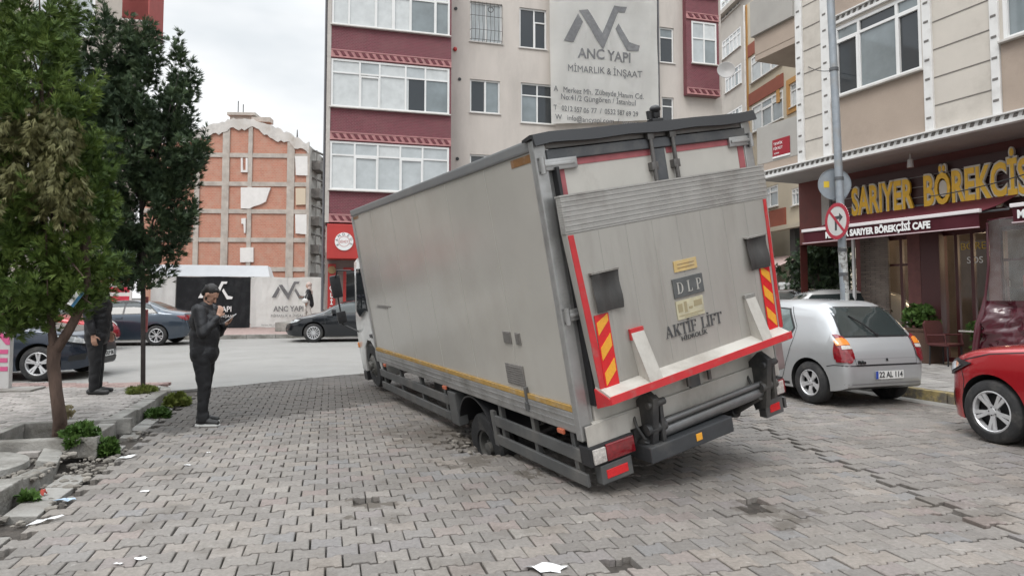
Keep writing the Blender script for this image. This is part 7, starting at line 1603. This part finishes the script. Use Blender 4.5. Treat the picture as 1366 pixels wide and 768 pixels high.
# ---- man at the tree, head in the foliage
p = G(127, 525, .15); m2 = empty('person', (p.x, p.y, .15), radians(8), 'man in black clothes standing on the left pavement, face hidden by the foliage', 'person')
hp, M = head((.03, 0, 1.64), radians(5)); armN = [(.0, -.20, 1.43), (-.02, -.25, 1.13), (.06, -.25, .87)]; armF = [(.0, .20, 1.43), (.0, .25, 1.13), (.10, .20, .90)]
body = [('c', (0, 0, .99), (.0, 0, 1.2), .12, .13), ('c', (0, -.06, 1.3), (0, .06, 1.3), .13, .13), ('c', (.0, -.15, 1.41), (.0, .15, 1.41), .065, .065), ('c', (.0, 0, 1.42), (.02, 0, 1.56), .058, .056)] + hp
for s, x in ((-1, .03), (1, -.03)): body += [('c', (0, s * .10, .93), (x + .01, s * .11, .5), .085, .062), ('c', (x + .01, s * .11, .5), (x - .01, s * .12, .1), .062, .042), ('c', (x, s * .12, .07), (x + .14, s * .13, .04), .036, .03)]
for A in (armN, armF): body += [('c', A[0], A[1], .052, .040), ('c', A[1], A[2], .038, .026)]
body += finger(armN[2], (.15, 0, -1), (0, -1, 0), -1, .5); body += finger(armF[2], (.2, 0, -1), (0, 1, 0), 1, .5)
b_ = blob('body', body, .0075, M_SKIN, m2); hair(M, m2, M_HAIR); eyes(M, b_)
blob('jacket', [('c', (.0, 0, .93), (.01, 0, 1.15), .17, .175), ('c', (.0, -.05, 1.28), (.0, .05, 1.28), .175, .175), ('c', (-.0, -.155, 1.40), (-.0, .155, 1.40), .088, .088), ('c', (-.0, 0, 1.42), (.0, 0, 1.50), .09, .075), ('c', armN[0], armN[1], .08, .07), ('c', armN[1], (.05, -.25, .91), .068, .05), ('c', armF[0], armF[1], .08, .07), ('c', armF[1], (.09, .205, .94), .068, .05), ('c', (0, -.03, .85), (0, .03, .85), .16, .16)], .012, M_JKT, m2, .012, 8)
tr = []
for s, x in ((-1, .03), (1, -.03)): tr += [('c', (0, s * .085, .88), (x + .01, s * .11, .5), .12, .085), ('c', (x + .01, s * .11, .5), (x, s * .12, .10), .082, .068)]
blob('trousers', tr, .012, M_TRS, m2, .010, 9)
for s, x in ((-1, .03), (1, -.03)): blob('shoe', [('c', (x - .05, s * .12, .05), (x + .08, s * .127, .05), .048, .042), ('c', (x + .08, s * .127, .045), (x + .19, s * .133, .038), .042, .034)], .009, M_SHOE, m2)
# ---- woman walking past the hoarding, on the raised step before the shop
p = at(412, 400, 27.2); st = tag(None or (lambda: (lambda mb: (mb.box(p.x - 1.2, p.x + 1.3, p.y - .5, p.y + 1.2, .14, .52, bev=.02), mb.build('concrete_step', M_CONC))[1])(MB()))(), 'raised concrete step behind the black saloon, by the red shop front', 'step')
w = empty('person', (p.x, p.y, .52), radians(186), 'woman in pale headscarf and black coat walking left past the white hoarding', 'person')
hp, M = head((.02, 0, 1.49), radians(8)); aR = [(.0, -.17, 1.28), (.10, -.22, 1.05), (.27, -.18, 1.02)]; aL = [(.0, .17, 1.28), (-.05, .22, 1.02), (.05, .22, .82)]
body = [('c', (0, 0, .88), (.0, 0, 1.1), .13, .12), ('c', (0, -.05, 1.18), (0, .05, 1.18), .12, .12), ('c', (.0, -.13, 1.28), (.0, .13, 1.28), .055, .055), ('c', (.0, 0, 1.3), (.01, 0, 1.42), .05, .048)] + hp
for s, x in ((-1, .18), (1, -.16)): body += [('c', (0, s * .09, .86), (x * .5 + .05, s * .09, .46), .10, .062), ('c', (x * .5 + .05, s * .09, .46), (x, s * .09, .09), .055, .038), ('c', (x, s * .09, .06), (x + .13, s * .09, .035), .033, .026)]
for A in (aR, aL): body += [('c', A[0], A[1], .045, .036), ('c', A[1], A[2], .034, .024)]
body += finger(aR[2], (1, .1, .1), (0, -.3, 1), 1, .3) + finger(aL[2], (.1, 0, -1), (0, 1, 0), 1, .5)
blob('body', body, .008, M_SKIN, w)
M_SCF = mat('headscarf_beige', (.50, .40, .36), .8, var=.15, vscale=20)
blob('headscarf', [('e', tuple(M @ Vector((-.03, 0, .03))), (.105, .095, .11), 0), ('e', (-.02, 0, 1.38), (.09, .09, .10), 0), ('c', (-.0, -.1, 1.28), (-.0, .1, 1.28), .085, .085), ('e', (-.08, 0, 1.2), (.07, .12, .12), 0)], .012, M_SCF, w, .01, 12)
blob('coat', [('c', (.0, 0, .98), (.0, 0, 1.1), .16, .145), ('c', (.0, -.05, 1.2), (.0, .05, 1.2), .135, .135), ('c', aR[0], aR[1], .075, .06), ('c', aR[1], (.24, -.185, 1.02), .058, .04), ('c', aL[0], aL[1], .075, .06), ('c', aL[1], (.04, .22, .86), .058, .04), ('c', (-.03, 0, .72), (-.01, 0, .98), .18, .16)], .014, M_JKT, w, .012, 8)
tr = []
for s, x in ((-1, .18), (1, -.16)): tr += [('c', (0, s * .08, .84), (x * .5 + .05, s * .09, .46), .115, .085), ('c', (x * .5 + .05, s * .09, .46), (x, s * .09, .12), .082, .07)]
blob('trousers', tr, .014, mat('trousers_pale', (.5, .47, .44), .8), w, .01, 9)
for s, x in ((-1, .18), (1, -.16)): blob('shoe', [('c', (x - .04, s * .09, .045), (x + .16, s * .09, .035), .042, .032)], .011, M_SHOE, w)
bg_ = blob('shoulder_bag', [('e', (.10, .27, .86), (.13, .05, .10), 0), ('c', (.05, .27, .92), (-.02, .20, 1.3), .012, .012), ('c', (.16, .27, .92), (.02, .19, 1.3), .012, .012)], .01, mat('bag_white', (.6, .6, .58), .6), None, .006, 10)
bg_.matrix_world = w.matrix_basis; tag(bg_, 'white shoulder bag carried by the woman in pale headscarf', 'bag')
# ================================================================== street furniture and small things
M_GALV = mat('galvanised', (.30, .33, .36), .5, metal=.4, var=.15, vscale=8, dirt=(.22, .2, .17), dscale=4, damt=.6)
M_SBACK = mat('sign_back_grey', (.26, .29, .32), .5, metal=.2, var=.1, vscale=6, dirt=(.2, .18, .16), dscale=4)
pb = Vector((at(1129, 400, 12.3).x, 12.3, .14)); pole = empty('sign_pole', pb, 0, 'tall grey galvanised pole rising behind the silver hatchback, carrying round signs', 'pole')
topx = at(1108, 0, 12.3).x - pb.x; ztop_ = at(1108, 0, 12.3).z - pb.z; kx = topx / ztop_
mb = MB(); mb.tube((0, 0, 0), (kx * 8, 0, 8), .075, .068, n=20); mb.build('shaft', M_GALV, pole, sm=50)
mb = MB(); zl_ = at(1128, 330, 12.3).z - pb.z; mb.tube((0, 0, .5), (kx * zl_, 0, zl_), .0765, .0745, n=20); mb.build('peeling_paint', mat('peeling_paint', (.42, .43, .42), .7, dirt=(.10, .09, .08), dscale=9, damt=.9, dlo=.5, dhi=.58, var=.2, vscale=20), pole, sm=50)
mb = MB()
for z_ in (zl_ - .05, zl_ - .5, 3.95 - .3, at(1116, 93, 12.3).z - .14): mb.tube((kx * z_, 0, z_ - .03), (kx * z_, 0, z_ + .03), .082, n=18)
mb.build('clamp', M_GREYM, pole, sm=50)
def disc(mb, M, r, t, n=40, z0=0): mb.lathe([(.0005, z0), (r, z0), (r, z0 + t), (.0005, z0 + t)], M, n)
# no right turn sign, turned away to the right
c = at(1117, 295, 12.15) ; sz = 49 / 880 * 12.15 / 2
nrm = Vector((-.985, -.17, .0)).normalized(); xax = Vector((0, 0, 1)).cross(nrm).normalized(); Mx = Matrix((xax, Vector((0, 0, 1)), nrm)).transposed().to_4x4(); Mx.translation = c
so = empty('no_right_turn_sign', (0, 0, 0), 0, 'round red-ringed no right turn sign on the grey pole', 'traffic sign'); so.matrix_world = Mx
mb = MB(); disc(mb, Matrix.Identity(4), sz, .012); mb.build('sign_face', mat('sign_face', (.55, .54, .52), .45, var=.05), so)
mb = MB(); mb.lathe([(sz * .80, .012), (sz * .80, .016), (sz, .016), (sz, .0)], Matrix.Identity(4), 44); mb.prism([(-.73, .61), (-.61, .73), (.73, -.61), (.61, -.73)], lambda a, b: (a * sz * .9, b * sz * .9, .0162), lambda a, b: (a * sz * .9, b * sz * .9, .019)); mb.build('red_ring', mat('ring_red', (.38, .025, .045), .4, var=.1), so)
mb = MB(); k = sz; mb.prism([(-.16, -.5), (-.0, -.5), (-.0, .10), (.22, .10), (.22, -.05), (.5, .18), (.22, .42), (.22, .27), (-.16, .27)], lambda a, b: (a * k, b * k, .0125), lambda a, b: (a * k, b * k, .0155)); mb.build('arrow', M_TXT, so)
mb = MB(); disc(mb, Matrix.Translation((0, 0, -.004)), sz * .99, .004); mb.box(-.03, .03, -.05, .05, -.13, -.004); mb.build('bracket', M_SBACK, so)
# back of the pair of round signs above it
for (u, v, lab, sx, yaw, st_) in ((1113, 246, 'grey back of round sign with yellow sticker, left of the pole', -1, -.15, (.60, .42, .03)), (1124, 247, 'grey back of round sign with white sticker, right of the pole', 1, .12, (.62, .62, .6))):
    c = at(u, v, 12.45); n_ = Vector((sx * .5, -1, 0)).normalized() if sx < 0 else Vector((.55, -1, 0)).normalized(); n_ = Vector((-.12 if sx < 0 else .35, -1, 0)).normalized(); xa_ = Vector((0, 0, 1)).cross(n_).normalized(); Mx = Matrix((xa_, Vector((0, 0, 1)), n_)).transposed().to_4x4(); Mx.translation = c + Vector((0, 0 if sx < 0 else .18, 0))
    o = empty('round_sign_back', (0, 0, 0), 0, lab, 'traffic sign', 'round sign backs on the pole'); o.matrix_world = Mx; R_ = .30 if sx < 0 else .27
    mb = MB(); disc(mb, Matrix.Identity(4), R_, .006); mb.lathe([(R_ - .008, .006), (R_ - .008, .018), (R_, .018), (R_, .006)], Matrix.Identity(4), 40); mb.box(-.02 - sx * 0, .02, -R_ * .9, R_ * .9, .006, .02); mb.build('sign_back', M_SBACK, o)
    mb = MB(); x_ = -.14 if sx < 0 else .10; mb.box(x_ - .055, x_ + .045, -.06, .06, .0065, .009); mb.build('sticker', mat('sticker_%d' % (sx + 1), st_, .5), o)
    mb = MB(); mb.box(-.03, .03, -.04, .04, -.12, .0) if sx < 0 else mb.box(-.03, .03, -.04, .04, .006, .12); mb.build('bracket', M_STEEL, o)
# overhead wires
def wire(name, a, b, sag, r, label):
    mb = MB(); a, b = Vector(a), Vector(b); mb.path([a.lerp(b, t) + Vector((0, 0, -sag * 4 * t * (1 - t))) for t in [k / 14 for k in range(15)]], r, 6); tag(mb.build(name, M_BLACK, None), label, 'cable')
zz = at(1116, 93, 12.3); wire('overhead_cable', zz, at(1072, 85, 17.2), .1, .009, 'thin cable from the grey pole to the left pilaster')
wire('overhead_cable', at(1240, 262, 12.6), at(1372, 231, 10.6), .04, .010, 'black cable crossing in front of the gold letters')
# planter with bush, chairs and tables before the cafe
def FDw(s_, off, z): return FD.O + FD.d * s_ + FD.i * off + Vector((0, 0, z))
ps = FD.S(1222, .75); pl = empty('planter_box', FDw(ps, .75, .15), FD.rz, 'brown wicker planter box with a green shrub beside the cafe door', 'planter')
M_WICK = brickmat('wicker_brown', (.17, .09, .06), (.13, .07, .045), (.05, .03, .02), 5, .4, .12, ms=.03, bump=1.)
mb = MB(); mb.box(-.38, .38, -.2, .2, .0, .72, bev=.02); mb.build('box', M_WICK, pl); mb = MB(); mb.box(-.40, .40, -.22, .22, .68, .74, bev=.01); mb.build('rim', M_WICK, pl)
T = [((random.gauss(0, .17), random.gauss(0, .10), .78 + random.random() * .38), (random.gauss(0, .4), random.gauss(0, .4), 1), .14, .07, 8) for _ in range(90)]
foliage('shrub', T, M_WEED, pl, blades=6, bl=.07, bw=.016, seed=41)
M_RAT = mat('chair_dark_red', (.07, .014, .014), .6, var=.2, vscale=20); M_RATB = mat('chair_brown', (.10, .055, .03), .6, var=.3, vscale=20)
def chair(s_, off, rz, label, m):
    o = empty('cafe_chair', FDw(s_, off, .15), FD.rz + rz, label, 'chair', 'chairs outside the cafe')
    mb = MB(); mb.box(-.24, .24, -.24, .22, .40, .46, bev=.02); mb.build('seat', m, o)
    mb = MB(); mb.prism([(-.25, .44), (.25, .44), (.27, .86), (.20, .92), (-.20, .92), (-.27, .86)], lambda a, b: (a, .20 + (b - .44) * .12, b), lambda a, b: (a, .24 + (b - .44) * .12, b)); mb.build('backrest', m, o)
    for x, y in ((-.21, -.2), (.21, -.2), (-.21, .2), (.21, .2)): mb = MB(); mb.tube((x, y, 0), (x * .95, y * .95, .41), .016, n=8); mb.build('leg', M_BLACK, o)
    for x in (-.25, .25): mb = MB(); mb.path([(x, .2, .62), (x, -.18, .64), (x, -.2, .42)], .018, 8); mb.build('armrest', m, o)
def table(s_, off, label):
    o = empty('cafe_table', FDw(s_, off, .15), FD.rz, label, 'table', 'tables outside the cafe'); mb = MB(); mb.box(-.33, .33, -.33, .33, .72, .75, bev=.01); mb.build('table_top', mat('table_top', (.35, .33, .30), .3), o)
    mb = MB(); mb.tube((0, 0, .03), (0, 0, .72), .03, n=12); mb.box(-.22, .22, -.22, .22, 0, .03, bev=.01); mb.build('pedestal', M_BLACK, o)
q = FD.S(1259, .7); chair(q, .62, pi * .5, 'dark red chair right of the planter box by the cafe door', M_RAT); table(q + .75, .75, 'small square table between the two cafe chairs'); chair(q + 1.5, .8, -pi * .5, 'brown chair half hidden by the maroon wind sheet skirt', M_RATB)
pt = empty('potted_plant', FDw(FD.S(1304, .62), .62, .15), 0, 'small potted plant next to the maroon wind sheet', 'plant'); mb = MB(); mb.lathe([(.001, 0), (.11, 0), (.15, .3), (.13, .3), (.12, .26), (.001, .26)], Matrix.Identity(4), 20); mb.build('pot', M_WICK, pt, sm=40)
foliage('leaves', [((random.gauss(0, .07), random.gauss(0, .07), .35 + random.random() * .5), (random.gauss(0, .5), random.gauss(0, .5), 1), .14, .06, 7) for _ in range(40)], M_WEED, pt, blades=6, bl=.08, bw=.018, seed=43)
# signboard at the left edge
sb = empty('lettered_board', G(2, 520, .15), radians(10), 'upright white board with pink letters cut by the left edge', 'sign')
mb = MB(); mb.box(-1.1, .12, -.05, .05, .0, 1.12, bev=.01); mb.build('board', mat('board_white', (.50, .49, .48), .5, var=.06, dirt=(.35, .33, .3)), sb)
M_PINKL = mat('pink_lettering', (.55, .09, .22), .5)
text_mesh('N', .44, FM(-.02, -.055, .84, (1, 0, 0), (0, 0, 1)), 'lettering', M_PINKL, sb, bold=.014, xs=.9); text_mesh('E', .44, FM(-.0, -.055, .44, (1, 0, 0), (0, 0, 1)), 'lettering', M_PINKL, sb, bold=.014, xs=.9)
mb = MB(); mb.box(-1.5, .55, -.3, .15, -.02, .03, bev=.01); mb.build('plinth', M_CONL, sb)
# small blue and white placard hung in the fork
c = at(101, 398, 6.75); pc = empty('hanging_placard', c, 0, 'small slanted white and blue placard hung at the right branch of the forked trunk', 'placard'); pc.rotation_euler = (0, radians(33), radians(15))
mb = MB(); mb.box(-.035, .035, -.004, .004, -.085, .085, bev=.002); mb.build('card', M_WHITE, pc); mb = MB(); mb.box(.006, .035, -.006, -.003, -.085, .085); mb.build('blue_stripe', mat('placard_blue', (.02, .12, .22), .4), pc)
# white street cabinet far right
c = Vector((at(1057, 400, 23).x, 23, 0)); cb_ = empty('street_cabinet', c, .1, 'white street cabinet behind the black high-roofed car', 'street cabinet'); z0 = at(1057, 385, 23).z
mb = MB(); mb.box(-.35, .35, -.2, .2, 0, z0 + .1, bev=.02); mb.build('casing', M_PVC, cb_); mb = MB(); mb.box(-.38, .38, -.23, .23, z0 + .1, z0 + .22, bev=.02); mb.build('lid', M_WHITE, cb_)
# litter
def litter(name, u, v, w, h, m, label, rz=0., z=.0, cat='litter', seed=0, th=.02):
    p = G(u, v, z); q = random.Random(seed); mb = MB(); n = 9; rows = []
    ou = [q.uniform(.6, 1.0) for _ in range(14)]
    c0 = mb.bm.verts.new((0, 0, th)); ring = [mb.bm.verts.new((w / 2 * ou[k] * cos(2 * pi * k / 14), h / 2 * ou[k] * sin(2 * pi * k / 14), q.uniform(.002, th * 1.2))) for k in range(14)]; mid = [mb.bm.verts.new((w / 4 * ou[k] * cos(2 * pi * k / 14), h / 4 * ou[k] * sin(2 * pi * k / 14), q.uniform(.3, 1.4) * th)) for k in range(14)]
    for k in range(14): mb.bm.faces.new((ring[k], ring[(k + 1) % 14], mid[(k + 1) % 14], mid[k])); mb.bm.faces.new((mid[k], mid[(k + 1) % 14], c0))
    o = mb.build(name, m, None); o.location = (p.x, p.y, z + .004); o.rotation_euler = (0, 0, rz); return tag(o, label, cat)
M_PAPER = mat('paper_white', (.66, .66, .66), .7, var=.05)
litter('crumpled_paper', 729, 760, .30, .13, M_PAPER, 'crumpled white paper on the pavers at the bottom edge', seed=1, rz=-.1)
litter('plastic_scrap', 58, 697, .26, .05, M_PAPER, 'long white plastic scrap in the near left gutter', rz=.9, seed=2)
litter('plastic_scrap', 170, 611, .26, .06, M_PAPER, 'white plastic scrap in the gutter below the small kerb weed', rz=1.0, seed=3)
litter('wrapper', 88, 669, .20, .06, mat('wrapper_blue', (.35, .45, .55), .4), 'bluish wrapper in the gutter beside the broken kerb stone', rz=.3, seed=4)
litter('wrapper', 57, 661, .07, .06, mat('wrapper_red', (.45, .08, .06), .5), 'small red wrapper beside the broken kerb stone', seed=5, th=.04)
litter('wrapper', 42, 592, .08, .06, mat('wrapper_lime', (.45, .50, .05), .5), 'lime coloured wrapper before the tree pit edging', z=.11, seed=6, th=.04)
for i, (u, v, w_, lab) in enumerate(((250, 621, .09, 'small white scrap on the pavers right of the gutter slabs'), (193, 656, .09, 'white scrap on pavers nearer than the one beside the gutter'), (278, 604, .05, 'tiny white scrap on the pavers below the man with phone'), (158, 753, .07, 'white paint fleck patch at the bottom left of the pavers'), (188, 746, .10, 'larger white fleck beside the bottom left patch'), (376, 622, .05, 'dark twig scrap on the pavers'))):
    litter('paper_scrap', u, v, w_, w_ * .5, M_PAPER if i < 5 else M_SOIL, lab, seed=10 + i, th=.008)
